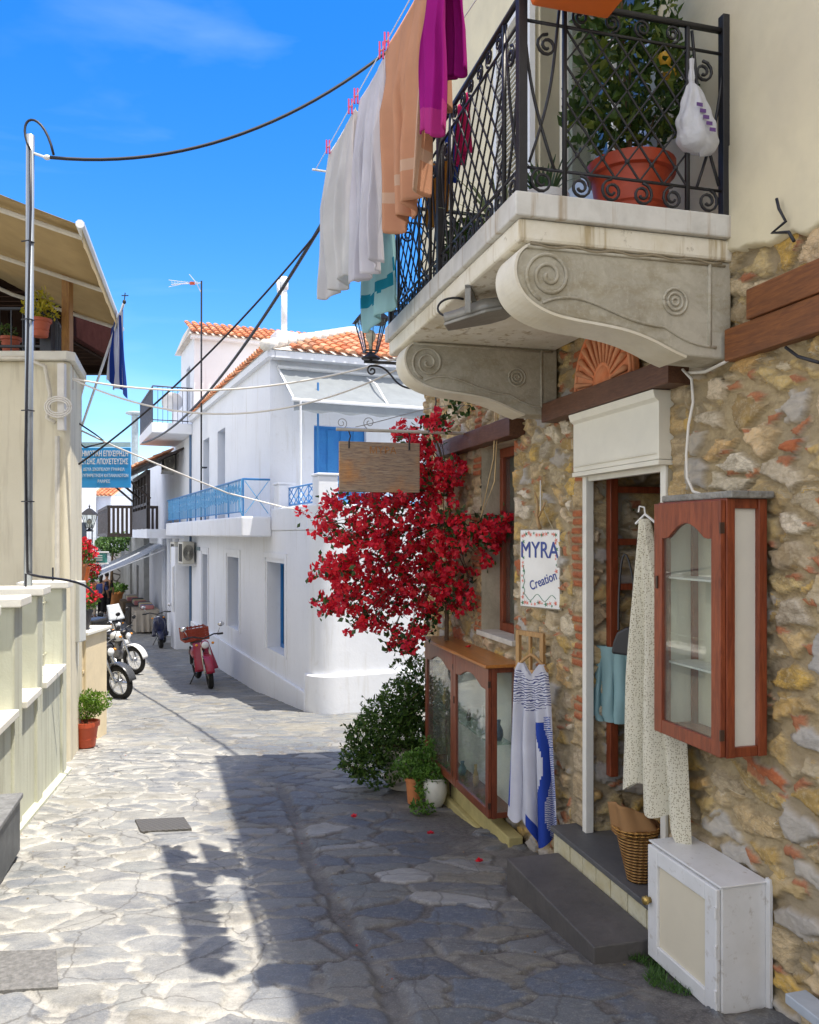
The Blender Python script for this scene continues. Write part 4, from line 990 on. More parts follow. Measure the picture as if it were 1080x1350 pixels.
# ---- street lantern on scroll bracket
def lantern(fr, label, k=1.0, arm=True, mirror=1):
    t = thing('street_lantern', label, 'lantern', fr, (0, 0, 0)); m = MB(fr @ Matrix.Diagonal((k, k, k, 1)))
    # lantern with centre at y=.5 of the arm
    cx = .5 if arm else 0
    def ring(r, z): return [(r*math.cos(a)*1.0, cx + r*math.sin(a), z) for a in [PI/4 + PI/2*i for i in range(4)]]
    tp, bt = ring(.165, .36), ring(.075, .09)
    for i in range(4): m.tube([bt[i], tp[i]], .007, 4)
    for R_, z_ in ((.165, .36), (.075, .09)):
        q = ring(R_, z_)
        for i in range(4): m.tube([q[i], q[(i+1) % 4]], .009, 4)
    for i in range(4):
        a, b = Vector(bt[i]).lerp(Vector(bt[(i+1) % 4]), .5), Vector(tp[i]).lerp(Vector(tp[(i+1) % 4]), .5); m.tube([a, b], .004, 4)
    m.build('cage', IRON, t)
    m = MB(fr @ Matrix.Diagonal((k, k, k, 1)))
    r0 = ring(.20, .355); r1 = ring(.09, .445); r2 = ring(.05, .475); vs = r0 + r1 + r2 + [(0, cx, .49)]
    m.add(vs, [(i, (i+1) % 4, 4+(i+1) % 4, 4+i) for i in range(4)] + [(4+i, 4+(i+1) % 4, 8+(i+1) % 4, 8+i) for i in range(4)] + [(8+i, 8+(i+1) % 4, 12) for i in range(4)] + [(3, 2, 1, 0)])
    m.lathe([(.012, 0), (.012, .03), (.022, .045), (.008, .06), (.002, .085)], (0, cx, .485), 10); m.build('cap', IRON, t)
    m = MB(fr @ Matrix.Diagonal((k, k, k, 1))); m.lathe([(.075, 0), (.085, .01), (.06, .03), (.03, .05), (.015, .07)][::-1], (0, cx, .02), 12); m.build('base', IRON, t)
    m = MB(fr @ Matrix.Diagonal((k, k, k, 1)))
    for i in range(4): m.quad(Vector(bt[i])*1, Vector(bt[(i+1) % 4]), Vector(tp[(i+1) % 4]), Vector(tp[i]))
    m.build('pane', glass('lamp_glass', (.9, .92, .88), 1), t)
    MB(fr @ Matrix.Diagonal((k, k, k, 1))).lathe([(.012, .09), (.014, .16), (.04, .2), (.045, .235), (.03, .265), (.004, .28)], (0, cx, 0), 14).build('bulb', mat('milk_glass', (.7, .68, .6), .3), t, smooth=True)
    if arm:
        m = MB(fr @ Matrix.Diagonal((k, k, k, 1))); X_, Zv = Vector((0, 1, 0)), Vector((0, 0, 1))
        m.box(-.008, .008, 0, .56, -.012, .012); m.tube([(0, cx, 0), (0, cx, .03)], .014, 8)
        m.tube(spiral((0, .12, -.10), .065, 1.4, -PI/2, X_, Zv, 22, .2)[::1], .009, 5)
        m.tube(bez((0, .03, -.02), (0, -.02, -.25), (0, .2, -.26), (0, .30, -.13), 12), .009, 5); m.tube(bez((0, .30, -.13), (0, .36, -.06), (0, .40, -.02), (0, .50, -.035), 10), .009, 5)
        m.tube(spiral((0, .49, -.075), .045, 1.3, PI/2, -X_, Zv, 18, .2), .008, 5)
        m.box(-.02, .02, -.02, .012, -.22, .05); m.build('bracket', IRON, t)
    return t
q = on(FR, 549, 466, 0.0)
lantern(FR @ Matrix.Translation((2.98, .02, E+1.50)), 'black wrought iron street lantern on a scroll bracket at the corner of the stone house')
# ---- floodlight under the balcony
fl = thing('floodlight', 'grey metal floodlight mounted under the cream balcony slab', 'floodlight', FR, (-.6, .85, E+.95))
ff = Matrix.Translation(FR @ Vector((-.60, .84, E+.965))) @ Matrix.Rotation(math.radians(-12), 4, 'Z')
GM = mat('grey_cast_metal', (.28, .27, .24), .45, .2, 12, .2, 60, .3)
def fld(u, v):
    a = u*2*PI; rr = [(.0, -.13), (.055, -.125), (.06, -.06), (.075, .0), (.085, .06), (.07, .13), (.03, .18), (0, .2)]
    k = v*(len(rr)-1); i = min(int(k), len(rr)-2); t = k - i; r = rr[i][0]*(1-t)+rr[i+1][0]*t; x = rr[i][1]*(1-t)+rr[i+1][1]*t
    z = r*math.sin(a)*.62; z = max(z, -.02)
    return Vector((x, r*math.cos(a), z))
m = MB(ff @ Matrix.Rotation(-.18, 4, 'Y')); m.grid(fld, 24, 21); m.build('housing', GM, fl, smooth=True)
m = MB(ff @ Matrix.Rotation(-.18, 4, 'Y')); m.prism([(-.13, -.05), (-.06, -.07), (.06, -.10), (.13, -.085), (.205, 0), (.13, .085), (.06, .10), (-.06, .07), (-.13, .05)], 'z', -.032, -.018).build('rim', GM, fl, bev=.004)
MB(ff).box(-.022, .002, -.11, -.10, -.02, .10).box(-.022, .002, .10, .11, -.02, .10).box(-.022, .002, -.11, .11, .085, .097).build('yoke', GM, fl)
MB(ff).tube(bez((-.12, 0, 0), (-.2, 0, .02), (-.16, .05, .12), (-.05, .05, .085), 12), .005, 6).build('cable', IRON, fl, smooth=True)
# ---- cables on the facade
def cable(pts, r, m_, label, group=None, name='cable'):
    o = MB().tube([Vector(p) for p in pts], r, 6).build(name, m_, None, smooth=True); return tag(o, label, 'cable', group)
BLK = mat('black_cable', (.012, .013, .02), .5, .1, 5, 0); WHC = mat('white_cable', (.75, .72, .66), .5, .15, 5, 0)
def wallpts(l, d=.035): return [FR @ Vector((on(FR, x, y, d))) for x, y in l]
cable(wallpts([(900, 487), (912, 500), (914, 530), (908, 560), (905, 600), (906, 630), (914, 648), (935, 655)], .05), .006, WHC, 'white cable running down the stones to the red wall cabinet')
cable(wallpts([(692, 552), (700, 545), (718, 548), (728, 540), (740, 528)], .05), .007, WHC, 'pale cable bundle between the two dark lintel beams')
cable(wallpts([(905, 492), (930, 490), (955, 478), (970, 468)], .04), .007, WHC, 'white cable looping below the near balcony corbel')
cable(wallpts([(1024, 262), (1027, 275), (1036, 292), (1018, 307), (1040, 306), (1047, 318)], .05), .006, BLK, 'black cable stub sticking out of the cream plaster')
cable(wallpts([(1036, 458), (1052, 470), (1080, 478)], .04), .006, BLK, 'black cable under the brown planks at the right edge')
cable(wallpts([(573, 500), (575, 530), (570, 570), (577, 600)], .05) , .006, BLK, 'black cable dangling at the corner of the stone house')
cable([FR @ Vector(p) for p in ((1.2, .04, E+1.0), (1.15, .05, E+.7), (1.1, .09, E+.35), (1.35, .10, E+.1), (1.12, .09, E+.5), (1.17, .05, E+.95))], .004, mat('tan_cord', (.6, .42, .2), .7), 'tan cord looped over the window beam')
cable([FR @ Vector((-1.245 + (0)*.1, .05 + .8*t, E + 1.052 - .006*math.sin(t*30))) for t in [i/24 for i in range(25)]], .006, mat('brown_cable', (.3, .25, .17), .6), 'thin cable clipped along the top of the near corbel')
# ================================================================== laundry, plants and other things on the balcony
LA, LB = Vector((-.449 - .3606*.5, 5.12, E + 2.2)), Vector((.243, 2.70, E + 2.2))
def lp(Z, off=0.0, dz=0): return Vector((-.449 + .3606*(4.62 - Z) + off*.936, Z + off*.33, E + 2.2 + dz))
rk = thing('drying_rack', 'white metal drying rack with lines fixed outside the balcony railing', 'drying rack', I4, lp(3.8))
m = MB(); WM = mat('white_rack', (.75, .76, .78), .4, .1, 5, 0)
for o_ in (0, .17, .26): m.tube([lp(4.95, o_), lp(2.75, o_)], .0025, 5)
m.build('line', WM, rk)
m = MB()
for Z in (4.95, 2.75): m.tube([lp(Z, -.02), lp(Z, .45)], .007, 6)
m.build('arm', WM, rk)
def towel(label, name, Z0, Z1, off, len_f, len_b, mats, seed=0, folds=5, amp=.035, narrow=.0, skew=0.0, slope=0.0, curl=0, matfn=None, cat='towel', grp='laundry on the balcony lines', fringe=False, nu=64, nv=90):
    """cloth folded over a line from Z0 (far) to Z1 (near); front length len_f, short back flap len_b; seen edge-on it ripples"""
    o = thing(name, label, cat, I4, lp((Z0+Z1)/2, off, -.02), grp); m = MB()
    tot = len_f + len_b; a = lp(Z0, off); b = lp(Z1, off); t = (b - a).normalized(); nrm = Vector((t.y, -t.x, 0)); nrm = -nrm if nrm.x > 0 else nrm
    def fn(u, v):
        q = v * tot - len_b                       # <0 back flap, >0 front
        h = abs(q); k = min(1.0, h / .35); 
        w_ = 1 - narrow * min(1, h/len_f) if q > 0 else 1
        uu = .5 + (u - .5) * w_
        f = math.sin(u*folds*PI*1.3 + seed + 1.2*math.sin(h*2.1 + seed)) + .5*math.sin(u*folds*PI*2.7 + seed*1.7 + h)
        y = (.010 + .03*k) * (1 if q > 0 else -1) if h > .015 else .004
        sd = f*amp*k*(.5 + .5*h/len_f) + .02*mnoise.noise(Vector((u*4, h*3, seed)))*k
        p = a.lerp(b, uu) + nrm * (y + sd)
        p += t * (skew * (h/len_f)**1.3 * (1 if q > 0 else .3) + .012*math.cos(u*folds*PI*2 + seed)*k)
        p.z -= h + slope*(u-.5)*(h/len_f) - .004 + .012*math.sin(u*PI)*0
        p.z -= .015*math.sin(u*folds*PI + seed)*(h/len_f)**3
        p.z -= .012*(1 - abs(2*u - 1)**2) * (1 if True else 0)
        if curl: p += nrm * curl * (h/len_f)**3 * u
        return p
    m.grid(fn, nu, nv)
    if matfn:
        for q in range(nu*nv):
            i = q % nu; j = q // nu; m.mi[q] = matfn(i/nu, (j/nv*tot - len_b)/len_f)
    m.build('cloth', mats, o, smooth=True, sol=.006)
    return o
def terry(name, col, trans=.3):
    return cloth_mat(name, col, trans, weave=700)
towel('white bath towel at the far end of the laundry line', 'towel', 4.70, 4.22, .03, .86, .28, terry('white_terry', (.82, .81, .81), .55), 1, 4, .035, .05, .02)
towel('white long towel hanging between the far white towel and the peach one', 'towel', 4.12, 3.74, .03, .96, .40, terry('white_terry2', (.84, .83, .88), .55), 3.1, 5, .035, .12, .02)
PCH = [terry('peach_terry', (.68, .36, .22)), terry('peach_trim', (.72, .5, .36))]
towel('long peach coloured towel hanging on the laundry line', 'towel', 3.70, 3.15, .02, .90, .55, PCH, 5.2, 5, .035, .34, .10, -.05, matfn=lambda u, v: 1 if .80 < v < .84 or u > .96 or v > .985 else 0)
MG = [terry('magenta_terry', (.42, .015, .26)), terry('magenta_hem', (.55, .05, .28))]
towel('deep magenta towel nearest to the viewer on the laundry line', 'towel', 3.13, 2.92, .0, .72, .5, MG, 2.2, 3, .02, .02, .0, .10, matfn=lambda u, v: 1 if v > .86 else 0)
TQ = [terry('turquoise_terry', (.42, .68, .72), .4), terry('blue_stripe', (.02, .28, .42))]
towel('pale turquoise towel with a dark blue stripe on the inner laundry line', 'towel', 4.66, 4.14, .26, 1.02, .3, TQ, .6, 3, .02, .0, .03, -.05, matfn=lambda u, v: 1 if .80 < v + .006*math.sin(u*20) < .865 else 0)
towel('narrow pink cloth half hidden behind the white and peach towels', 'cloth', 4.30, 3.98, .17, .56, .3, MG[1], 4.4, 3, .02)
pin = None
for k, Z in enumerate((4.66, 4.22, 4.12, 3.73, 3.66, 3.2, 3.1, 4.44)):
    if pin is None:
        p = lp(Z); pin = thing('clothespin', 'pink clothespin', 'clothespin', I4, p, 'clothespins on the laundry lines')
        PK = mat('pink_plastic', (.7, .05, .2), .4, .1, 5, 0)
        MB(Matrix.Translation(p)).box(-.012, -.004, -.006, .006, -.035, .04).build('jaw', PK, pin); MB(Matrix.Translation(p)).box(.004, .012, -.006, .006, -.035, .04).build('jaw', PK, pin); MB(Matrix.Translation(p)).tube([(-.013, 0, .002), (.013, 0, .002)], .004, 8).build('spring', BR, pin)
        o = pin
    else: o = copy_tree(pin, Matrix.Translation(lp(Z, .17 if Z == 4.44 else 0)))
    o['label'] = ['pink clothespin at the far end of the white bath towel', 'pink clothespin at the near end of the far white towel', 'pink clothespin at the far end of the second white towel', 'pink clothespin at the near end of the second white towel', 'pink clothespin at the far end of the peach towel', 'pink clothespin at the near end of the peach towel', 'pink clothespin on the magenta towel', 'pink clothespin on the turquoise towel of the inner line'][k]
# small clothes inside the railing
def small_cloth(label, s0, s1, d, z1, z0, m_, seed, cat='cloth'):
    def fn(u, v): return Vector((s0 + (s1-s0)*u + .01*math.sin(v*5+seed), d + .018*math.sin(u*11 + seed + v*2), z1 + (z0-z1)*v - .012*math.sin(u*9+seed)*v))
    o = MB(FR).grid(fn, 24, 20).build('garment', m_, None, smooth=True, sol=.004); tag(o, label, cat, 'clothes drying behind the railing'); return o
small_cloth('orange striped cloth drying behind the balcony railing', .17, -.16, .82, E+1.93, E+1.62, cloth_mat('orange_stripe', (.6, .28, .05)), 0)
small_cloth('royal blue cloth drying behind the balcony railing', -.17, -.32, .82, E+1.96, E+1.70, cloth_mat('royal_blue', (.04, .1, .5)), 2)
small_cloth('hot pink cloth drying behind the balcony railing', -.34, -.52, .83, E+1.98, E+1.72, cloth_mat('hot_pink', (.7, .04, .2)), 4)
# ---- plants
OR = mat('orange_plastic_pot', (.46, .06, .018), .5, .3, 7, .05); WP = mat('white_plastic_pot', (.72, .74, .76), .4, .1, 4, .05); TP = mat('terracotta_pot', (.5, .19, .075), .8, .25, 7, .3, 40); SOIL = mat('soil', (.05, .035, .02), .95, .4, 20, .6, 60)
PREV = {}
def pot(mb, c, r0, r1, h, rim=.012, seg=26): mb.lathe([(r0, 0), (r1*.97, h*.82), (r1+rim, h*.82), (r1+rim, h), (r1, h), (r1-.006, h*.9), (.001, h*.88)], c, seg)
def bands_pot(mb, c, r0, r1, h):
    mb.lathe([(r0, 0), (r0+.004, h*.05), (r0+(r1-r0)*.3, h*.3), (r0+(r1-r0)*.34+.006, h*.33), (r0+(r1-r0)*.38, h*.37), (r1*.97, h*.80), (r1+.012, h*.82), (r1+.014, h), (r1-.002, h), (r1-.01, h*.9), (.001, h*.88)], c, 28)
LEMON = leaf_mat('citrus_leaf', [(.03, .07, .012), (.05, .11, .02), (.09, .16, .03), (.2, .24, .03)], .3)
def potted(name, label, cat, T, mk, blobs, nleaf, lsize, lm, stem=True, pm=OR, aspect=.5, up=.4, grp=None, six=False):
    t = thing(name, label, cat, I4, T, grp); m = MB(Matrix.Translation(T)); h = mk(m); m.build('pot', pm, t, auto=35)
    if stem:
        m = MB(Matrix.Translation(T))
        for b in blobs: m.tube(bez((0, 0, h*.8), (rnd(-.02,.02), rnd(-.02,.02), h + .05), Vector(b[0])*.7, b[0], 8), .009, 6, r1=.003)
        m.build('stem', mat('bark_brown', (.16, .1, .05), .8, .3, 20, .3), t)
    lv = MB(Matrix.Translation(T)); leaves(lv, blob_pts(blobs, nleaf), lsize, aspect, up=up, six=six); lv.build('foliage', lm, t); return t
T = W(-1.0, .30, E+1.234)
def mk1(m): bands_pot(m, (0, 0, 0), .125, .165, .27); return .27
t = potted('potted_lemon_tree', 'bushy citrus plant in a big orange pot on the balcony', 'potted plant', T, mk1, [((0, .0, .62), (.22, .2, .26)), ((-.13, -.02, .46), (.16, .14, .16)), ((.12, 0, .55), (.13, .15, .2)), ((0, .02, .95), (.22, .18, .25)), ((-.05, 0, 1.25), (.2, .16, .2))], 1900, .055, LEMON, aspect=.55)
for k, p in enumerate(((.09, -.15, .62), (.12, -.12, .58))): MB(Matrix.Translation(T)).ell(p, .028, .026, .032).build('fruit', mat('lemon_peel', (.75, .42, .03), .45), t, smooth=True)
T = W(-.86, .62, E+1.234)
def mk2(m): pot(m, (0, 0, 0), .075, .09, .17); return .17
t = thing('potted_aloe', 'spiky aloe in a white pot on the balcony floor', 'potted plant', I4, T); m = MB(Matrix.Translation(T)); mk2(m); m.build('pot', WP, t, auto=35)
def blades(T, n, L, wd, m_, par, name='blade', sp=.8, z0=.15, seedr=.03):
    mb = MB(Matrix.Translation(T))
    for k in range(n):
        a = rnd(0, 2*PI); r = rnd(.2, 1)*sp; o = Vector((math.cos(a), math.sin(a), 0)); q = Vector((-o.y, o.x, 0)); l = L*rnd(.6, 1.1); pts = []
        for i in range(6):
            t_ = i/5; p = o*(seedr + l*r*t_*(.6+.5*t_)) + Vector((0, 0, z0 + l*(t_ - .35*r*t_*t_))); w_ = wd*(1 - t_)**.7 + .001; pts += [p - q*w_, p + Vector((0, 0, -w_*.5)), p + q*w_]
        mb.add(pts, [(i*3+j, i*3+j+1, i*3+j+4, i*3+j+3) for i in range(5) for j in (0, 1)])
    return mb.build(name, m_, par)
ALO = leaf_mat('aloe_leaf', [(.05, .11, .04), (.09, .17, .06)], .15)
blades(T, 26, .22, .011, ALO, t, 'foliage')
T = W(-.45, .66, E+1.234); t = thing('potted_spider_plant', 'spider plant with striped leaves behind the side railing', 'potted plant', I4, T); m = MB(Matrix.Translation(T)); mk2(m); m.build('pot', WP, t, auto=35)
blades(T, 34, .26, .007, leaf_mat('spider_leaf', [(.2, .3, .1), (.5, .55, .35)], .3), t, 'foliage', 1.1)
T = W(.15, .66, E+1.234)
t = thing('planter_box', 'grey trough of green plants on the balcony floor at the side', 'planter', I4, T); fx = FR @ Matrix.Translation((.15, .66, E+1.234))
MB(fx).box(-.28, .28, -.09, .09, 0, .14).build('trough', mat('dark_trough', (.16, .15, .14), .7), t, bev=.006)
lv = MB(fx); leaves(lv, blob_pts([((0, 0, .22), (.26, .09, .1))], 420), .05, .55); lv.build('foliage', LEMON, t)
T = W(-.18, .7, E+1.234)
def mk3(m): pot(m, (0, 0, 0), .06, .085, .13); return .13
potted('potted_plant', 'small green plant in a clay pot behind the side railing', 'potted plant', T, mk3, [((0, 0, .22), (.12, .1, .1))], 260, .045, LEMON, pm=TP)
# orange planter hung on the near rail
fx = FR @ Matrix.Translation((-1.36, .72, E+1.88)); T = fx.translation
t = thing('hanging_planter', 'orange planter box with a yellow flower hooked on top of the railing', 'planter', I4, T)
m = MB(fx @ Matrix.Rotation(PI/2, 4, 'Z')); m.add([(-.15, -.06, 0), (.15, -.06, 0), (.15, .06, 0), (-.15, .06, 0), (-.19, -.085, .17), (.19, -.085, .17), (.19, .085, .17), (-.19, .085, .17)], [(0,3,2,1),(0,1,5,4),(1,2,6,5),(2,3,7,6),(3,0,4,7),(4,5,6,7)])
m.box(-.2, .2, -.095, .095, .155, .175); m.build('trough', mat('bright_orange_plastic', (.75, .17, .03), .45, .1, 4, .05), t, bev=.012)
m = MB(fx)
for y in (-.1, .1): m.tube([(.02, y, .16), (.11, y, .17), (.13, y, .12)], .006, 6)
m.build('hook', IRON, t); m = MB(fx)
for k in range(6):
    a = 2*PI*k/6; d_ = Vector((-.03, math.cos(a)*.035, math.sin(a)*.035)); q = Vector((0, -math.sin(a), math.cos(a)))*.01; c_ = Vector((-.09, .05, .05)); m.add([c_, c_ + d_*.6 + q, c_ + d_, c_ + d_*.6 - q], [(0,1,2,3)])
m.build('flower', leaf_mat('yellow_petal', [(.7, .6, .03), (.6, .6, .05)]), t)
lv = MB(fx); leaves(lv, blob_pts([((0, 0, .22), (.08, .17, .08))], 260), .05, .55); lv.build('foliage', LEMON, t)
# plastic bag tied to the near rail
q = across(FR, 912, 66, -1.285); top = Vector((q.x, q.y, E+1.80)); T = FR @ (top - Vector((0, 0, .42)))
t = thing('plastic_bag', 'tied white plastic bag hanging from the balcony railing by the wall', 'bag', I4, T)
def bag(u, v):
    a = 2*PI*u; prof = [(.0, .012), (.10, .010), (.2, .016), (.26, .012), (.3, .03), (.5, .062), (.7, .088), (.86, .098), (.95, .075), (1.0, .005)]
    r = float(np.interp(v, [p[0] for p in prof], [p[1] for p in prof])); wr = 1 + .10*math.sin(a*7 + v*9)*min(1, (1.05-v)*2) + .16*mnoise.noise(Vector((math.cos(a)*2, math.sin(a)*2, v*7)))
    r *= wr; x = r*math.cos(a)*.75; y = r*math.sin(a) - .05*max(0, v-.25)
    z = -.42*v - (.045*max(0, -math.sin(a)) * max(0, v-.6)) 
    return Vector((x*.85, y*.82, z*.84))
n = NT('plastic_film'); v_ = n.tc(); w_ = n.noise(v_, 22, 5, .6, 1); n.fin((.75, .76, .8), .3, n.bump(w_, .8, .01), 0, .5)
tr = n.N('ShaderNodeBsdfTranslucent'); tr.inputs[0].default_value = (.75, .76, .8, 1); mx = n.N('ShaderNodeMixShader'); mx.inputs[0].default_value = .4; n.L(n.b.outputs[0], mx.inputs[1]); n.L(tr.outputs[0], mx.inputs[2]); n.L(mx.outputs[0], n.out.inputs[0])
fb_ = FR @ Matrix.Translation(top)
MB(fb_).grid(bag, 44, 40).build('film', n.m, t, smooth=True)
m = MB(fb_)
for k in range(5):
    z = -.24 - k*.028; y = .01 - k*.014; x = -.062 - k*.004
    m.box(x*.85-.006, x*.85-.005, y*.82-.016, y*.82+.010, z*.84-.007, z*.84+.007)
m.build('print', mat('purple_print', (.12, .05, .22), .5, .2, 60, 0), t)
# ================================================================== the white house and its neighbours
n = NT('whitewash'); v = n.tc(); f = n.noise(v, .9, 5, .6); f2 = n.noise(v, 9, 5, .6); f3 = n.noise(v, 40, 4)
c_ = n.mix(n.g(f, .35, .75), (.77, .80, .86), (.70, .73, .79)); c_ = n.mix(n.math('MULTIPLY', n.g(f2, .58, .78), .35), c_, (.58, .58, .58)); dr_ = n.noise(n.tc((2.2, 2.2, .22)), 2.4, 6, .7); c_ = n.mix(n.math('MULTIPLY', n.g(dr_, .56, .74), .45), c_, (.50, .49, .45)); WW = n.fin(c_, .8, n.bump(n.math('ADD', f2, n.math('MULTIPLY', f3, .3)), .25, .012), 0, .2)
BL = mat('blue_paint', (.02, .17, .50), .45, .15, 4, .08, 40, col2=(.03, .22, .55)); DBL = mat('dull_blue_paint', (.09, .17, .3), .5, .2, 4, .1)
n = NT('roof_tile'); v = n.tc(); f = n.noise(v, 5, 4); gi = n.N('ShaderNodeNewGeometry'); 
c_ = n.ramp(gi.outputs['Random Per Island'], [(0, (.50, .17, .08)), (.35, (.62, .26, .13)), (.6, (.44, .14, .07)), (.85, (.66, .36, .22)), (1, (.3, .13, .08))])
c_ = n.mix(n.math('MULTIPLY', n.g(f, .45, .7), .4), c_, (.28, .2, .14)); TILE_R = n.fin(c_, .85, n.bump(n.noise(v, 60, 4), .3, .005), 0, .2)
def tiles(mb, o, eu, up, nu, nr, w=.20, l=.33, r=.078):
    """barrel tiles: o corner of the eave, eu unit along the eave, up unit up the slope"""
    nn = eu.cross(up).normalized()
    if nn.z < 0: nn = -nn
    for i in range(nu):
        for j in range(nr):
            c = o + eu*(w*(i+.5)) + up*(l*j*.82) + nn*(.03 + rnd(-.006, .006)); vs = []
            for k in range(6):
                a = PI*k/5; d_ = eu*math.cos(a)*r + nn*math.sin(a)*r*.8; vs += [c + d_, c + up*l + d_*.82 - nn*.012]
            mb.add(vs, [(2*k, 2*k+2, 2*k+3, 2*k+1) for k in range(5)] + [(0, 2, 4, 6, 8, 10)])
GB = lambda x: None
wh = thing('white_house', 'white two storey corner house with blue doors, terrace and tiled roof', 'house', FW, (5, -3, gz(16)))
LO, TF, PT = E + .05, E + .27, E + .43          # lower wall top, terrace floor, parapet top
wins = [on(FW, 375, 741).x, on(FW, 352, 741).x, on(FW, 315, 734).x, on(FW, 300, 734).x, on(FW, 275, 730).x, on(FW, 266, 730).x]
HW = [(wins[0], wins[1], E-1.98, E-.48), (wins[2], wins[3], E-1.96, E-.48), (wins[4]+.1, wins[5]-.1, E-2.5, E-.50)]
# lower wall with window niches: long face (y=0), rounded corner, right face (x=0)
def wall_holes(fr, x0, x1, z0, z1, y0, y1, holes, material, parent, name='wall'):
    mb = MB(fr); x = x0
    for a, b, c, d in sorted(holes):
        mb.box(x, a, y0, y1, z0, z1); mb.box(a, b, y0, y1, d, z1)
        if c > z0: mb.box(a, b, y0, y1, z0, c)
        x = b
    mb.box(x, x1, y0, y1, z0, z1); return mb.build(name, material, parent)
zb = gz(24) - .6
wall_holes(FW, .35, 11.3, zb, LO, -.42, 0, HW, WW, wh)
for a, b, c, d in HW:
    wi = MB(FW).box(a+.004, a+.06, -.30, -.24, c, d).box(b-.06, b-.004, -.30, -.24, c, d).box(a+.06, b-.06, -.30, -.24, d-.06, d-.004).box((a+b)/2-.03, (a+b)/2+.03, -.295, -.245, c+.06, d-.06).box(a+.06, b-.06, -.30, -.24, c, c+.06).build('window', BL, wh)
    MB(FW).box(a+.06, b-.06, -.285, -.275, c+.06, d-.06).build('pane', mat('blue_shutter_board', (.04, .10, .2), .3), wi)
    m = MB(FW); m.box(a-.16, a-.07, .001, .022, c-.02, d+.16).box(b+.07, b+.16, .001, .022, c-.02, d+.16).box(a-.07, b+.07, .001, .022, d+.07, d+.16); m.build('surround', WW, wh)
# rounded corner
def rc(r, z0, z1, name, extra=0, y_end=-9):
    m = MB(FW); pts = []
    for i in range(13):
        a = PI/2 + PI/2*i/12
        pts.append((r + r*math.cos(a) - extra*(1), -r + r*math.sin(a) + extra))
    c = [(.36, extra)] + [(max(-extra, p[0]), p[1]) for p in pts] 
    poly = [(.36 + (0 if not extra else 0), extra)] + [(r + (r+extra)*math.cos(PI/2 + PI/2*i/12), -r + (r+extra)*math.sin(PI/2 + PI/2*i/12)) for i in range(13)] + [(-extra, y_end), (.4, y_end), (.4, -.5), (.4, -.4)]
    m.prism(poly, 'z', z0, z1); return m.build(name, WW, wh, auto=40, bev=.02 if extra else 0)
rc(.34, zb, LO, 'corner_wall')
# plinth, bulging, a step higher on the right face
MB(FW).box(.37, 11.2, -.01, .05, zb, gz(12)+.28).build('plinth', WW, wh, bev=.02)
rc(.34, zb, gz(11.5)+.52, 'plinth', .06)
# terrace slab + low parapet wall running round the corner
rc(.34, LO+.002, PT, 'parapet', .02)
MB(FW).box(.42, 2.63, -9, -.02, LO+.004, TF).build('terrace_floor', WW, wh)
MB(FW).box(.362, 2.5, -.30, .012, LO+.003, PT).build('parapet', WW, wh, bev=.02)
# upper storey
UD = [(on(FW, 297, 600).x, on(FW, 287, 600).x, TF, E+2.32), (on(FW, 276, 600).x, on(FW, 268, 600).x, TF, E+2.32)]
wall_holes(FW, 2.63, 11.3, LO+.004, E+3.12, -.4, 0, UD, WW, wh)
for a, b, c, d in UD:
    do = MB(FW).box(a, b, -.3, -.24, c, d).build('door', DBL, wh); m = MB(FW)
    for k in range(3): m.box(a+.1, b-.1, -.24, -.232, c+.15+k*.66, c+.7+k*.66)
    m.build('panel', mat('grey_blue_panel', (.2, .3, .45), .5), do)
# front upper face (x = 2.63, y from -.4 to -9)
fd0, fd1 = across(FW, 414, 600, 2.63).y, across(FW, 483, 600, 2.63).y
m = MB(FW); m.box(2.63, 3.0, fd0, -.401, LO+.005, E+3.12); m.box(2.63, 3.0, -9, fd1, LO+.005, E+3.12); m.box(2.63, 3.0, fd1, fd0, E+1.92, E+3.12); m.build('wall', WW, wh)
do = MB(FW).box(2.74, 2.80, fd1, fd0, TF, E+1.92).build('door', BL, wh); m = MB(FW); w_ = (fd0-fd1)
for k in range(4): m.box(2.722, 2.74, fd1 + w_*(k/4)+.02, fd1 + w_*((k+1)/4)-.03, TF+.06, E+1.86)
m.build('leaf', BL, do, bev=.004)
MB(FW).box(3.0, 11.2, -9, -.41, LO+.006, E+3.1).build('core', WW, wh)
MB(FW).box(.43, 2.6, -9, -.45, zb, LO).build('core', WW, wh); MB(FW).box(2.6, 11.2, -9, -.45, zb, LO).build('core', WW, wh)
# balcony along the side
b0, b1 = 2.5, 12.6; bo = MB(FW).box(b0, b1, .0, .52, E-.05, PT-.13).build('balcony', WW, wh, bev=.03)
BI = mat('blue_iron', (.03, .20, .50), .45, .1, 6, 0); LBI = mat('pale_blue_iron', (.13, .40, .70), .45, .1, 6, 0)
m = MB(FW); z0, z1 = PT-.13, E+.93; yb = .48
m.tube([(b0+.05, .02, z1), (b0+.05, yb, z1), (b1, yb, z1)], .018, 6); m.tube([(b0+.05, yb, z0+.08), (b1, yb, z0+.08)], .012, 5)
x = b0 + .05
while x < b1: m.tube([(x, yb, z0), (x, yb, z1)], .016, 5); x += 1.26
m.build('railing', BI, bo); m = MB(FW); x = b0 + .1; k = 0
while x < b1 - .2:
    for xx in (0, .11): m.tube([(x+xx, yb, z0+.08), (x+xx, yb, z1)], .009, 4)
    m.tube(spiral((x+.055, yb, z0+.35), .11, 1.3, k, Vector((1,0,0)), Vector((0,0,1)), 12), .015, 4); m.tube(spiral((x+.055, yb, z1-.13), .09, 1.2, k+2, Vector((1,0,0)), Vector((0,0,1)), 10), .015, 4)
    x += .24; k += 1.1
m.build('railing_scroll', LBI, bo)
m = MB(FW)
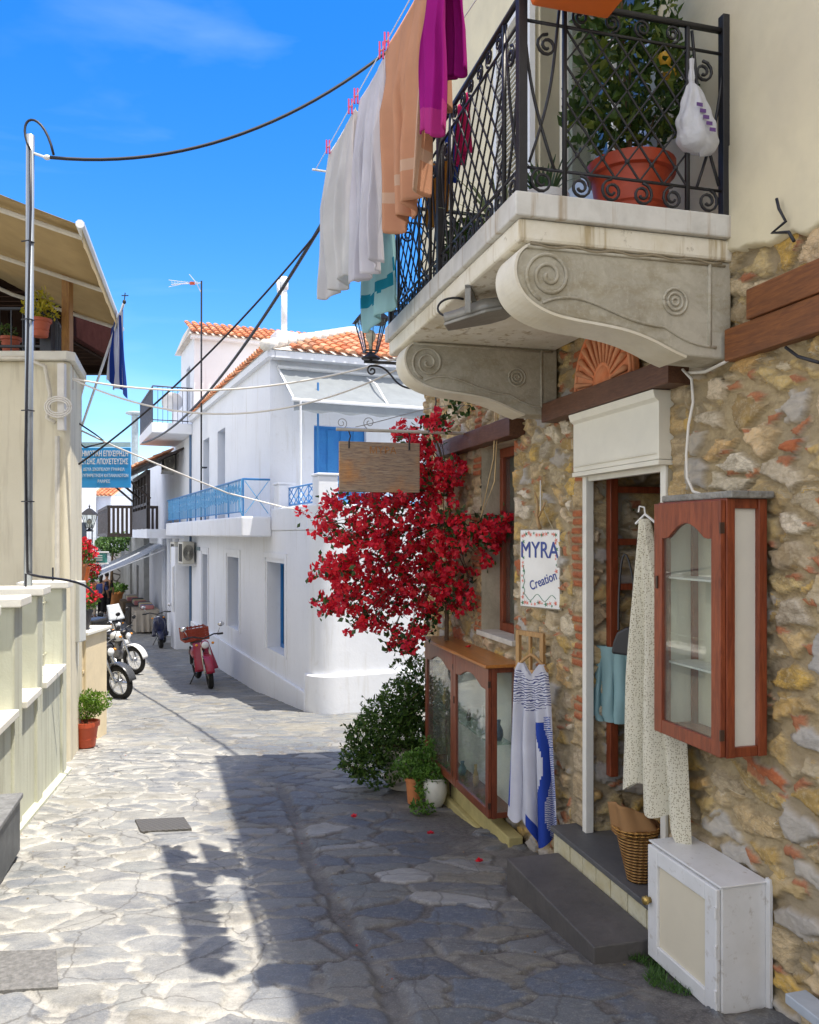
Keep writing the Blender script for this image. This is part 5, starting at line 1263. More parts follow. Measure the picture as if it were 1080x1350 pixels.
for i in range(1): 
    m.tube([(b0+.05, .05, z0+.05), (b0+.05, yb-.03, z1-.03)], .009, 4); m.tube([(b0+.05, yb-.03, z0+.05), (b0+.05, .05, z1-.03)], .009, 4)
    m.tube(bez((b0+.05, yb+.01, z0), (b0+.05, yb+.12, z0+.2), (b0+.05, yb+.02, z0+.45), (b0+.05, yb+.02, z1), 8), .012, 5)
m.build('railing_cross', LBI, bo)
# terrace posts and small rails
def post(x0, x1, y0, y1, z1_): return MB(FW).box(x0, x1, y0, y1, PT-.03, z1_).box(x0-.02, x1+.02, y0-.02, y1+.02, z1_, z1_+.04).build('terrace_post', WW, wh, bev=.015)
post(.02, .32, -.36, -.06, E+.84); post(2.05, 2.35, -.28, -.0, E+.82)
def srail(p0, p1, nm=3):
    m = MB(FW); p0, p1 = Vector(p0), Vector(p1); za, zb_ = PT+.05, E+.76
    for z in (za, zb_): m.tube([p0 + Vector((0, 0, z)), p1 + Vector((0, 0, z))], .014, 5)
    for i in range(nm):
        a = p0.lerp(p1, i/nm); b = p0.lerp(p1, (i+1)/nm); c = a.lerp(b, .5); U = lambda p, z: p + Vector((0, 0, z)); h_ = zb_ - za
        m.tube([U(a, za), U(b, zb_)], .009, 4); m.tube([U(b, za), U(a, zb_)], .009, 4); m.tube([U(c, za), U(b, za+h_*.5)], .008, 4); m.tube([U(c, za), U(a, za+h_*.5)], .008, 4); m.tube([U(c, zb_), U(b, za+h_*.5)], .008, 4); m.tube([U(b, za), U(b, zb_)], .01, 4)
    return m
srail((.33, -.18, 0), (2.05, -.18, 0), 3).build('terrace_railing', BI, wh); srail((.17, -.37, 0), (.17, -6.5, 0), 8).build('terrace_railing', LBI, wh)
# blue awning pole on the terrace
# ---- awning over the terrace
aw = thing('terrace_awning', 'pale grey roll-out awning over the terrace of the white house', 'awning', FW, (2.6, -3, E+2.8))
ya, yb2 = -.12, -6.2; AWC = cloth_mat('awning_canvas', (.33, .36, .38), .35, weave=200)
def awf(u, v):
    y = ya + (yb2-ya)*u; x = 2.6 - 1.05*v; z = E + 2.86 - .68*v - .05*math.sin(PI*v) + .012*math.sin(u*40)*v
    return Vector((x, y - .35*v*(1-u)*0, z))
MB(FW).grid(awf, 40, 8).build('canvas', AWC, aw, smooth=True)
def awv(u, v): return Vector((1.55, ya + (yb2-ya)*u, E + 2.14 - .16*v + .02*v*math.sin(u*70)))
MB(FW).grid(awv, 90, 2).build('valance', AWC, aw)
WMt = mat('white_tube', (.78, .8, .82), .4, .1, 5, 0)
MB(FW).tube([(1.55, ya+.03, E+2.16), (1.55, yb2, E+2.16)], .03, 8).build('front_bar', WMt, aw); MB(FW).tube([(2.58, ya, E+2.88), (2.58, yb2, E+2.88)], .04, 8).build('roller', WMt, aw)
m = MB(FW)
for y in (ya-.02, -1.75): m.tube([(2.55, y, E+2.80), (2.1, y, E+2.62), (1.56, y-.02, E+2.16)] if y < -1 else [(2.6, y, E+2.85), (1.57, y, E+2.16)], .02, 6)
m.build('arm', WMt, aw)
for y, c_, lab in ((ya-.1, WMt, 'thin white pole standing under the end of the terrace awning'), (fd0+.12, BI, 'thin blue pole beside the blue terrace door')):
    x_ = 1.5 if c_ is WMt else 2.0; zt = E+2.15 if c_ is WMt else E+2.55
    tag(MB(FW).tube([(x_, y, TF), (x_, y, zt)], .018, 6).build('awning_pole', c_), lab, 'pole')
# roof: hip corner at (2.5,.1)
rf = MB(FW)
e1 = Vector((0, -1, 0)); z_e = E + 3.13
up = Vector((1, 0, .42)).normalized()
RO = thing('x', 'x', 'x') if False else None
m = MB(FW); H_ = 1.02
m.add([(2.35, .12, z_e), (2.35, -9.1, z_e), (11.2, -9.1, z_e), (11.2, .12, z_e), (2.35+2.4, -2.28, z_e+H_), (2.35+2.4, -6.7, z_e+H_), (8.8, -6.7, z_e+H_), (8.8, -2.28, z_e+H_)], [(0,1,5,4), (3,0,4,7), (1,2,6,5), (2,3,7,6), (4,5,6,7), (3,2,1,0)])
rb = m.build('roof', mat('roof_mortar', (.6, .56, .5), .9, .2, 6), wh)
m = MB(FW)
for i in range(46):
    y = .1 - i*.2
    up_ = Vector((2.4, 0, H_)).normalized(); L_ = min(2.6, (0.12 - y)*1.087 if y > -2.28 else 2.6)
    nr = max(0, int(L_/.27))
    if y < -6.7: nr = max(0, int((9.1 + y)*1.087/.27))
    tiles(m, Vector((2.33, y, z_e + .01)), e1, up_, 1, nr)
for i in range(43):
    x = 2.4 + i*.2; L_ = min(2.6, (x - 2.35)*1.087)
    tiles(m, Vector((x, .14, z_e + .01)), Vector((1, 0, 0)), Vector((0, -2.4, H_)).normalized(), 1, max(0, int(min(L_, (11.2-x)*1.087)/.27)))
m.build('tiles', TILE_R, rb)
m = MB(FW); a = Vector((2.3, .17, z_e+.04)); b = Vector((4.75, -2.28, z_e+H_+.06))
for i in range(11): p = a.lerp(b, i/11); q = a.lerp(b, (i+1.25)/11); m.tube([p, q], [.105, .085], 8)
m.build('ridge_mortar', mat('white_mortar', (.78, .75, .7), .85, .1, 8, .3), rb, smooth=True)
MB(FW).box(2.37, 11.2, -.02, .10, E+3.0, E+3.122).box(2.37, 2.6, -9, -.03, E+3.0, E+3.121).build('cornice', WW, wh)
# chimney
ch = [on(FW, 353, 470, -.45)]; cx_ = 3.3
MB(FW).box(3.0, 3.45, -.62, -.2, E+3.1, E+3.62).build('chimney', WW, wh, bev=.03)
MB(FW).tube([(3.2, -.4, E+3.6), (3.2, -.4, E+4.45)], .055, 10).lathe([(.07, 0), (.08, .02), (.08, .2), (.06, .22)], (3.2, -.4, E+4.42), 12).tube([(3.2, -.4, E+4.3), (3.2, -.30, E+4.36), (3.2, -.28, E+4.58)], .03, 8).build('flue', WMt, wh, smooth=True)
# tall rear block
rw_ = thing('rear_white_house', 'taller white block with red tiled roof behind the corner house', 'house', FW, (13, -3, gz(22)))
r0, r1 = 10.9, 13.3; zt = E + 5.25
wall_holes(FW, r0, r1, zb, zt, -.3, -.001, [(11.6, 12.3, E+3.3, E+4.6)], WW, rw_)
MB(FW).box(r0, r0+.3, -12, -.302, E+2, zt).build('wall', WW, rw_); MB(FW).box(r0+.3, r1, -12, -.31, zb, zt-.02).build('core', WW, rw_)
MB(FW).box(11.6, 12.3, -.2, -.16, E+3.3, E+4.6).build('window', DBL, rw_)
m = MB(FW); m.add([(r0-.25, .15, zt), (r1+.3, .15, zt), (r1+.3, -12.2, zt), (r0-.25, -12.2, zt), (r0-.25+1.5, -.1, zt+.62), (r1+.3, -.1, zt+.62), (r1+.3, -12.2, zt+.62), (r0-.25+1.5, -12.2, zt+.62)], [(3,2,1,0),(0,1,5,4),(1,2,6,5),(2,3,7,6),(3,0,4,7),(4,5,6,7)])
rb2 = m.build('roof', mat('roof_mortar', (1,1,1)), rw_); m = MB(FW)
tiles(m, Vector((r0-.28, .12, zt+.01)), e1, Vector((1.5, 0, .62)).normalized(), 60, 6); m.build('tiles', TILE_R, rb2)
MB(FW).box(r0-.2, r0+.01, -12, .1, zt-.09, zt-.003).build('cornice', WW, rw_)
# its balcony
yB = 1.05; zB = E+2.95; s0_, s1_ = 11.2, 14.6
bo2 = MB(FW).box(s0_, s1_, 0, yB, zB-.28, zB).build('balcony', WW, rw_, bev=.02)
m = MB(FW); m.tube([(s0_, 0, zB+.95), (s0_, yB-.03, zB+.95), (s1_, yB-.03, zB+.95)], .02, 5); m.tube([(s0_, 0, zB+.06), (s0_, yB-.03, zB+.06), (s1_, yB-.03, zB+.06)], .015, 5)
for i in range(9): y = i*(yB-.03)/8; m.tube([(s0_, y, zB), (s0_, y, zB+.95)], .009, 4)
for i in range(28): x = s0_ + i*(s1_-s0_)/27; m.tube([(x, yB-.03, zB), (x, yB-.03, zB+.95)], .009, 4)
m.build('railing', mat('dark_grey_iron', (.06, .07, .1), .5), bo2)
wall_holes(FW, 13.302, 15.2, zb, E+4.2, -.4, -.001, [], WW, rw_)
sd_ = thing('satellite_dish', 'white satellite dish on the upper balcony', 'dish', FW, (11.6, .5, zB+.5)); fdm = FW @ Matrix.Translation((11.7, .45, zB+.6)) @ Matrix.Rotation(math.radians(60), 4, 'Y')
MB(fdm).lathe([(.001, 0), (.15, .02), (.28, .07), (.285, .075), (.27, .07), (.001, .012)], (0, 0, 0), 20, close=False).build('dish', WMt, sd_, smooth=True); MB(FW).tube([(11.7, .45, zB), (11.7, .45, zB+.6)], .02, 6).build('mast', WMt, sd_)
# air conditioners
def aircon(fr, label):
    t = thing('air_conditioner', label, 'air conditioner', fr, (0, 0, 0), 'air conditioner units on the street walls')
    MB(fr).box(-.42, .42, .06, .36, 0, .58).build('body', mat('aged_white_metal', (.62, .6, .52), .5, .25, 4, .1), t, bev=.02)
    m = MB(fr)
    for i in range(9): m.tube([(-.42 - .004, .21 + .13*math.cos(2*PI*k/16)*(i/8), .29 + .2*math.sin(2*PI*k/16)*(i/8)) for k in range(17)], .006, 4) if i > 1 else None
    for k in range(12): m.box(-.36 + k*.05, -.345 + k*.05, .361, .37, .06, .52)
    m.build('grille', mat('dark_grille', (.06, .06, .06), .5), t)
    for x_ in (-.33, .33): MB(fr).box(x_-.02, x_+.02, 0, .38, -.05, -.003).build('bracket', WMt, t)
    return t
s_a = on(FW, 236, 735).x
aircon(FW @ Matrix.Translation((10.9, .0, E-.78)), 'weathered air conditioner unit on the white house wall below the long balcony')
aircon(FW @ Matrix.Translation((12.5, .0, E-.80)), 'cream air conditioner unit farther down the white wall, left of the first one')
aircon(FW @ Matrix.Translation((14.6, .0, E+1.9)), 'small air conditioner unit under the upper balcony')
# antenna mast
t = thing('antenna_mast', 'tall thin black antenna mast with television aerial beside the white house', 'antenna', FW, (9.6, .3, TF))
q = P(272, 320, 0.0)
MB(FW).tube([(9.05, .12, TF+.05), (9.0, .12, E+6.15)], .022, 6).box(8.9, 9.1, .0, .12, E+1.6, E+1.63).build('mast', BLK, t)
m = MB(); c_ = FW @ Vector((9.0, .12, E+6.1)); Xv = Vector((-1, -.1, 0)).normalized(); 
m.tube([c_, c_ + Xv*.72 - Vector((0, 0, .06))], .012, 5)
for i in range(9): p = c_ + Xv*(.12 + i*.075); hh_ = .10; m.tube([p + Vector((.05, hh_, .0)), p + Vector((0, 0, 0)), p + Vector((.05, -hh_, 0))], .005, 4)
m.tube([c_ + Xv*.12, c_ + Xv*.12 + Vector((-.2, .1, .24))], .01, 4); m.tube([c_ + Xv*.12, c_ + Xv*.12 + Vector((.1, .1, -.24))], .01, 4); m.tube([c_ + Xv*.3, c_ + Xv*.78 + Vector((0, .0, .05))], .008, 4); m.tube([c_ + Xv*.3, c_ + Xv*.78 + Vector((0, .0, -.12))], .008, 4)
m.build('aerial', mat('aluminium', (.7, .72, .75), .3, .1, 5, 0, metal=.6), t); MB().box(c_.x-.28, c_.x-.16, c_.y-.04, c_.y+.03, c_.z-.04, c_.z+.02).build('amplifier', OR, t)
# wall items
o = MB(FW).tube([(11.35, .03, E-2.9), (11.35, .03, E+2.9)], .035, 6).build('drainpipe', DBL); tag(o, 'blue grey drainpipe at the end of the white house wall', 'drainpipe')
t = thing('wall_buttress', 'white wall pier with a pale pipe standing out from the street side', 'pier', FW, (11.9, .2, gz(22)))
MB(FW).box(11.5, 12.3, .0, .42, gz(22)-.3, E-.35).build('pier', WW, t, bev=.03)
MB(FW).tube([(11.55, .45, E-2.1), (11.55, .46, E-.9), (11.58, .3, E-.75)], .03, 6).build('pipe', WMt, t)
o = MB(FW).box(9.9, 10.5, .002, .03, E-.42, E-.33).build('street_sign', mat('grey_enamel', (.2, .28, .33), .4)); tag(o, 'small dark street name plate under the balcony of the white house', 'sign')
# ================================================================== left side of the street
n = NT('cream_wall'); v = n.tc(); f = n.noise(v, 1.1, 5, .6); f2 = n.noise(v, 14, 5, .6); dr = n.noise(n.tc((5, 5, .5)), 2, 4, .6)
c_ = n.mix(n.g(f, .35, .7), (.71, .66, .51), (.63, .58, .44)); c_ = n.mix(n.math('MULTIPLY', n.g(dr, .50, .68), .5), c_, (.42, .37, .27)); CRW = n.fin(c_, .85, n.bump(n.math('ADD', f2, n.noise(v, 60, 3)), .25, .008), 0, .2)
n = NT('green_white_wall'); v = n.tc(); f = n.noise(v, 1.4, 5, .6); f2 = n.noise(v, 16, 5, .6); dr = n.noise(n.tc((6, 6, .5)), 2, 4, .6)
c_ = n.mix(n.g(f, .35, .7), (.60, .61, .49), (.53, .54, .43)); c_ = n.mix(n.math('MULTIPLY', n.g(dr, .50, .68), .6), c_, (.36, .35, .26)); GWW = n.fin(c_, .85, n.bump(n.math('ADD', f2, n.noise(v, 60, 3)), .25, .006), 0, .2)
# ---- low courtyard wall with pillars
bw = thing('courtyard_wall', 'pale greenish plastered courtyard wall with capped pillars along the left of the lane', 'wall', FL, (-2, .15, gz(6)))
CAPM = mat('white_coping', (.76, .74, .66), .75, .15, 5, .3)
pil = [(-3.42, -3.14), (-2.50, -2.25), (-1.72, -1.50), (-.56, -.34)]
g0 = E - 2.6
for k, (a, b) in enumerate(pil):
    zt = E - [.42, .42, .40, .42][k]
    p = MB(FL).box(a, b, .0, .32, g0, zt - .06).build('pillar', GWW, bw, bev=.012)
    MB(FL).box(a-.05, b+.05, -.05, .37, zt - .0595, zt).build('cap', CAPM, p, bev=.008)
x = -7.5
segs = [(-7.5, -3.42), (-3.14, -2.50), (-2.25, -1.72), (-1.50, -.56)]
for a, b in segs:
    MB(FL).box(a+.001, b-.001, .02, .26, g0, E-1.20).build('panel', GWW, bw)
    MB(FL).box(a+.002, b-.002, -.03, .30, E-1.1995, E-1.15).build('sill', CAPM, bw, bev=.006)
    m = MB(FL)
    if b - a < 2:
        nn = 5; 
        for i in range(nn): xx = a + (b-a)*(i+.5)/nn; m.tube([(xx, .14, E-1.15), (xx, .14, E-.55)], .008, 5)
        for z in (E-1.05, E-.6): m.tube([(a, .14, z), (b, .14, z)], .008, 5)
        for i in range(nn-1): xx = a + (b-a)*(i+1)/nn; m.tube(spiral((xx, .14, E-.9), .05, 1.5, 0, Vector((1,0,0)), Vector((0,0,1)), 14), .006, 4); m.tube(spiral((xx, .14, E-.75), .05, 1.5, PI, Vector((1,0,0)), Vector((0,0,1)), 14), .006, 4)
        m.build('grille', mat('cream_iron', (.5, .5, .38), .6), bw)
MB(FL).box(-7.5, -.30, -.09, .0, g0, 0 + E - 2.12).build('base_course', CAPM, bw) if False else None
m = MB(FL)
for i in range(24):
    a = -7.2 + i*.29; w0, w1 = gz((FL @ Vector((a, 0, 0))).y)+.03, gz((FL @ Vector((a+.29, 0, 0))).y)+.03
    m.add([(a, -.03, w0-.3), (a+.29, -.03, w1-.3), (a+.29, -.03, w1), (a, -.03, w0), (a+.29, .02, w1+.02), (a, .02, w0+.02)], [(0,1,2,3),(3,2,4,5)])
m.build('base_course', GWW, bw)
m = MB(FL)
for x_ in (-1.62, -.45): m.tube([(x_, .1, E-.43), (x_, .1, E-.30)], .008, 5)
m.build('iron_spike', IRON, bw)
# ---- cream house with covered roof terrace
ch_ = thing('cream_house', 'cream plastered house with dark railed terrace on the left of the lane', 'house', I4, (-4.5, 9, gz(8.5)))
TZ = E + 1.78
m = MB(); m.prism([(-9.5, 8.0), (-3.37, 8.0), (-3.33, 8.05), (-3.62, 9.05), (-5.2, 12.6), (-9.5, 12.6)], 'z', E-2.8, TZ-.09); m.build('wall', CRW, ch_, bev=.015)
m = MB(); m.prism([(-9.6, 7.95), (-3.33, 7.95), (-3.27, 8.02), (-3.57, 9.05), (-5.2, 12.7), (-9.6, 12.7)], 'z', TZ-.089, TZ); m.build('terrace_edge', CAPM, ch_, bev=.01)
DI = mat('dark_railing', (.025, .028, .035), .5, .2, 8, 0)
m = MB(); rz = TZ + .43
for z in (TZ+.06, rz): m.tube([(-9, 8.03, z), (-3.52, 8.03, z), (-3.8, 9.0, z)], .016, 5)
for i in range(44): x = -3.56 - i*.115; m.tube([(x, 8.03, TZ), (x, 8.03, rz)], .007, 4)
for i in range(8): p = Vector((-3.52, 8.03, 0)).lerp((-3.8, 9.0, 0), i/8); m.tube([p + Vector((0, 0, TZ)), p + Vector((0, 0, rz))], .007, 4)
m.box(-3.62, -3.51, 8.02, 8.12, TZ, rz+.02); m.build('terrace_railing', DI, ch_)
MB().box(-3.46, -3.38, 8.14, 8.24, E+1.45, E+2.95).build('timber_post', wood('honey_timber', (.42, .22, .06), (.28, .13, .04), .6, 8, (6, 6, .7), .3), ch_, bev=.005)
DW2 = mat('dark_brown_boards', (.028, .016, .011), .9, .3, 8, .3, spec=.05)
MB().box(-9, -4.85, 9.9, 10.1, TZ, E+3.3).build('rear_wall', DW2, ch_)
m = MB()
for i in range(26): m.add([(-9, 8.9 + i*.09, E+3.02 - i*.028), (-3.98, 8.9 + i*.09, E+3.02 - i*.028), (-3.98, 8.965 + i*.09, E+2.99 - i*.028), (-9, 8.965 + i*.09, E+2.99 - i*.028)], [(0, 1, 2, 3)])
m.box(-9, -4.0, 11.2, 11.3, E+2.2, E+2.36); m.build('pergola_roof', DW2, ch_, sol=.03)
m = MB()
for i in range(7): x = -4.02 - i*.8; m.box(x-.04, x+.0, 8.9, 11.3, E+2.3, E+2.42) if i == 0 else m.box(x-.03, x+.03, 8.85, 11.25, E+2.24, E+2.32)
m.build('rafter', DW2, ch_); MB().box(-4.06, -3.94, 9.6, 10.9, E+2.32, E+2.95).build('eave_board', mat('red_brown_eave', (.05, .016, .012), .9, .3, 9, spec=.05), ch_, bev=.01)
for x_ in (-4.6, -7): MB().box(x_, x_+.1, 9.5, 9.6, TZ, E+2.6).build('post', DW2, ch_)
# blinds / chair shapes on the terrace
o = MB().box(-5.6, -5.2, 8.6, 8.64, TZ+.02, E+2.55).build('roller_blind', mat('grey_blind', (.45, .44, .42), .7), None); tag(o, 'light grey upright blind on the terrace at the left edge of the photo', 'blind')
# ---- awning
aw = thing('terrace_canopy', 'large beige awning stretched over the terrace of the cream house', 'awning', FL, (.3, .6, E+2.4))
AB = cloth_mat('beige_canvas', (.46, .36, .2), .28, weave=200)
A0, A1 = (-1.41, -.27, E+2.43), (1.98, -.16, E+2.43)
def awf(u, v):
    x = A0[0] + (A1[0]-A0[0])*u; y = -.25 + 2.0*v; z = E + 2.45 + .80*v - .06*math.sin(PI*v) + .01*math.sin(u*26)
    return Vector((x, y, z))
MB(FL).grid(awf, 30, 10).build('canvas', AB, aw, smooth=True, sol=.004)
def awv(u, v): return Vector((A0[0] + (A1[0]-A0[0])*u, -.27 - .01*v, E + 2.44 - .16*v + .02*abs(math.sin(u*20))*v))
MB(FL).grid(awv, 80, 2).build('valance', AB, aw)
MB(FL).tube([(A0[0]-.03, -.26, E+2.45), (A1[0]+.03, -.26, E+2.45)], .035, 8).build('front_bar', WMt, aw)
m = MB(FL)
for x in (-1.2, .3, 1.85): m.tube([(x, -.25, E+2.42), (x, .9, E+2.74), (x, 1.75, E+3.1)], .022, 6)
m.build('arm', mat('cream_tube', (.7, .66, .56), .5), aw)
MB(FL).box(-1.5, 2.1, 1.72, 1.84, E+3.05, E+3.35).build('cassette', mat('cream_tube', (1,1,1)), aw)
# ---- steel pole with cable
X_, Y_ = -2.95, 6.33
t = thing('steel_pole', 'grey galvanised steel pole with a black cable strapped to it', 'pole', I4, (X_, Y_, gz(Y_)))
MB().tube([(X_+.0, Y_, E-.8), (X_+.02, Y_, E+3.08)], .031, 12).build('tube', mat('galvanised', (.36, .4, .44), .4, .15, 6, .1, 60, .5), t, smooth=True)
MB().tube([(X_+.015, Y_-.036, E-.3), (X_+.0, Y_-.04, E+.6), (X_+.02, Y_-.038, E+1.6), (X_+.04, Y_-.036, E+2.5), (X_+.035, Y_-.03, E+2.95)], .010, 6).tube(bez((X_+.035, Y_-.03, E+2.95), (X_-.12, Y_, E+3.25), (X_+.12, Y_, E+3.32), (X_+.2, Y_, E+2.93), 14), .010, 6).tube(bez((X_+.015, Y_-.036, E-.3), (X_+.1, Y_, E-.36), (X_+.25, Y_+.4, E-.34), (X_+.28, Y_+.6, E-.5), 10), .010, 6).build('cable', BLK, t, smooth=True)
for z in (.25, .95, 1.65, 2.25): MB().tube([(X_-.034, Y_-.03, E+z), (X_+.03, Y_-.055, E+z), (X_+.05, Y_-.0, E+z)], .006, 4).build('strap', BLK, t)
MB().tube([(X_+.02, Y_, E+2.95), (X_+.14, Y_, E+2.91)], .010, 6).ell((X_+.15, Y_, E+2.91), .03, .02, .02).build('insulator', WMt, t)
# ---- meter box, neighbour's cream block, conduit
o = MB().box(-3.64, -3.40, 8.45, 8.62, E-1.12, E-.49).build('meter_box', mat('grey_meter_box', (.56, .58, .56), .5, .12, 5, .08), None, bev=.01); tag(o, 'grey electricity meter box on the wall beside the steps of the cream house', 'meter box')
o = MB().box(-3.68, -3.52, 8.64, 8.72, E-1.4, E-.5).build('cable_duct', mat('grey_meter_box', (1,1,1)), None); tag(o, 'pale grey vertical cable duct behind the meter box', 'duct')
t = thing('entrance_wall', 'cream entrance wall with ribbed panels behind the small potted plant', 'wall', I4, (-3.75, 9.4, gz(9.3)))
MB().box(-4.2, -3.60, 9.12, 9.75, E-2.9, E-1.13).build('wall', mat('ribbed_cream', (.75, .63, .42), .8, .15, 4, .2), t, bev=.012)
m = MB(); m.box(-3.80, -3.76, 9.085, 9.119, E-2.6, E-1.15).box(-3.66, -3.63, 9.085, 9.119, E-2.6, E-1.15).box(-4.19, -3.62, 9.09, 9.118, E-1.55, E-1.52)
m.build('rib', mat('ribbed_cream', (1,1,1)), t); MB().box(-4.25, -3.56, 9.07, 9.80, E-1.129, E-1.09).build('cap', CAPM, t, bev=.008)
o = MB().tube([(-4.9, 7.9, E+1.70), (-3.7, 7.91, E+1.70), (-3.52, 7.91, E+1.62), (-3.47, 7.91, E+1.35), (-3.50, 7.91, E+1.12), (-3.42, 7.91, E+1.08)], .02, 8).build('conduit', mat('cream_tube', (1,1,1)), None, smooth=True); tag(o, 'cream conduit running under the terrace edge of the cream house', 'pipe')
t = thing('cable_junction', 'white junction box and coiled white wires at the corner of the cream house', 'junction box', I4, (-3.36, 7.93, E+1.1))
MB().box(-3.40, -3.33, 7.90, 7.96, E+1.0, E+1.65).build('box', WHC, t, bev=.008); m = MB()
for k in range(3): m.tube([(-3.37 + (.09+.02*k)*math.cos(a) , 7.86, E+1.22 + (.06+.02*k)*math.sin(a)) for a in [2*PI*i/20 for i in range(21)]], .008, 5)
m.build('wire_coil', WHC, t, smooth=True)
o = MB().tube([(-3.42, 7.95, E-.5), (-3.42, 7.95, E+.95)], .022, 8).build('downpipe', mat('cream_tube', (1,1,1)), None); tag(o, 'thin cream downpipe at the corner of the cream house', 'drainpipe')
# flower pot on the terrace rail
def mk4(m): bands_pot(m, (0, 0, 0), .07, .095, .17); return .17
YEL = leaf_mat('yellow_leaf', [(.3, .34, .03), (.5, .42, .03), (.6, .48, .05)], .4)
potted('potted_yellow_plant', 'yellow leaved plant in a red clay pot hooked on the dark terrace rail', 'potted plant', P(53, 444, 7.93), mk4, [((0, 0, .25), (.17, .1, .1)), ((.03, 0, .36), (.08, .07, .1))], 330, .05, YEL, pm=mat('red_clay', (.42, .1, .05), .7))
potted('potted_plant', 'small plant in a pot on the terrace floor at the left edge', 'potted plant', P(14, 467, 8.4), mk4, [((-.05, 0, .2), (.1, .08, .1))], 160, .05, LEMON, pm=mat('red_clay', (1,1,1)))
# ---- flag
a, b = P(108, 562, 9.5), P(164, 398, 9.0); t = thing('flagpole', 'slanting white flagpole with a small cross finial and hanging blue and white striped flag', 'flagpole', I4, a)
MB().tube([a, b], .014, 8).build('pole', WMt, t); d_ = (b-a).normalized()
MB().tube([b, b + Vector((0.01, 0, .10))], .006, 5).tube([b + Vector((-.03, 0, .07)), b + Vector((.045, 0, .07))], .006, 5).ell(b, .02, .02, .025).build('finial', IRON, t)
FB = [cloth_mat('flag_blue', (.03, .07, .32), .3), cloth_mat('flag_white', (.75, .76, .8), .3)]
m = MB(); q_ = [P(147, 432, 9.15), P(163, 402, 9.0), P(138, 502, 9.2), P(167, 522, 9.05)]
def fl_(u, v): p = q_[0].lerp(q_[1], u).lerp(q_[2].lerp(q_[3], u), v); return Vector((p.x + .012*math.sin(v*6 + u*9)*v, p.y + .05*math.sin(u*17 + v*2)*(.3 + v), p.z + .03*math.sin(u*11)*v*v))
m.grid(fl_, 45, 18)
for q in range(45*18): m.mi[q] = 1 if ((q % 45)//5) % 2 else 0
m.build('flag', FB, t, smooth=True)
# ---- blue notice board with white lettering
Zs = 10.6; c_ = P(133, 616, Zs); t = thing('notice_board', 'sky blue notice board with white Greek lettering across the lane', 'sign', I4, c_)
x0, x1, z0, z1 = P(84, 0, Zs).x, P(172, 0, Zs).x, P(0, 643, Zs).z, P(0, 590, Zs).z
MB().box(x0, x1, Zs, Zs+.03, z0, z1).build('panel', mat('sky_blue_enamel', (.03, .32, .74), .45, .1, 6, .04), t, bev=.004)
MB().box(x0, x1, Zs, Zs+.03, z1+.008, z1+.07).build('header', mat('pale_blue_enamel', (.45, .65, .75), .45), t)
TX = Matrix.Rotation(PI/2, 4, 'X'); cx = (x0+x1)/2; WHT = mat('white_lettering', (.82, .84, .86), .5, .05, 5, 0)
for s, z, sz, sx, bo_ in (('ΔΗΜΟΤΙΚΗ ΕΠΙΧΕΙΡΗΣΗ', .103, .098, .56, .0015), ('ΥΔΡΕΥΣΗΣ ΑΠΟΧΕΤΕΥΣΗΣ', .205, .098, .56, .0015)):
    text('lettering', s, sz, Matrix.Translation((x1-.025, Zs-.004, z1-z+.02)) @ TX, WHT, t, .001, 'RIGHT', sx, bo_)
for s, z, sz in (('ΔΕΥΑ ΣΚΟΠΕΛΟΥ ΓΡΑΦΕΙΑ', .305, .055), ('ΕΞΥΠΗΡΕΤΗΣΗ ΚΑΤΑΝΑΛΩΤΩΝ', .385, .055), ('ΒΛΑΒΕΣ', .46, .055)):
    text('lettering', s, sz, Matrix.Translation((cx+.09, Zs-.004, z1-z+.02)) @ TX, mat('faded_white_lettering', (.6, .7, .76), .5, .05, 5, 0), t, .001, 'CENTER', .75, .001)
MB().tube([(x1-.1, Zs+.015, z1+.035), (x0-.1, Zs+.04, z1+.035)], .012, 6).build('bracket', IRON, t)
# ---- dark box at the lower left
a = on(FL, 22, 1046, -.12); b = on(FL, 22, 1225, -.12)
t = thing('metal_bin', 'dark grey metal box with a sloping stone textured lid at the lower left corner', 'box', FL, (-3.6, -.1, gz(4.3)))
zb_ = gz(4.2) - .02
MB(FL).box(a.x - .9, a.x, -.14, .0, zb_, a.z-.03).build('body', mat('dark_galvanised', (.09, .10, .11), .5, .3, 9, .2, 50), t, bev=.006)
MB(FL).box(a.x - .92, a.x + .012, -.155, .0, a.z-.0295, a.z+.0).build('lid', mat('grey_stone_lid', (.22, .225, .23), .7, .4, 20, .5, 40), t, bev=.006)
o = MB(FL).tube([(a.x+.06, -.02, a.z-.30), (a.x+.06, -.08, a.z-.30), (a.x+.06, -.08, a.z-.36)], .012, 8).build('tap', mat('aluminium', (1,1,1)), None); tag(o, 'small metal tap on the pale wall beside the dark box', 'tap')
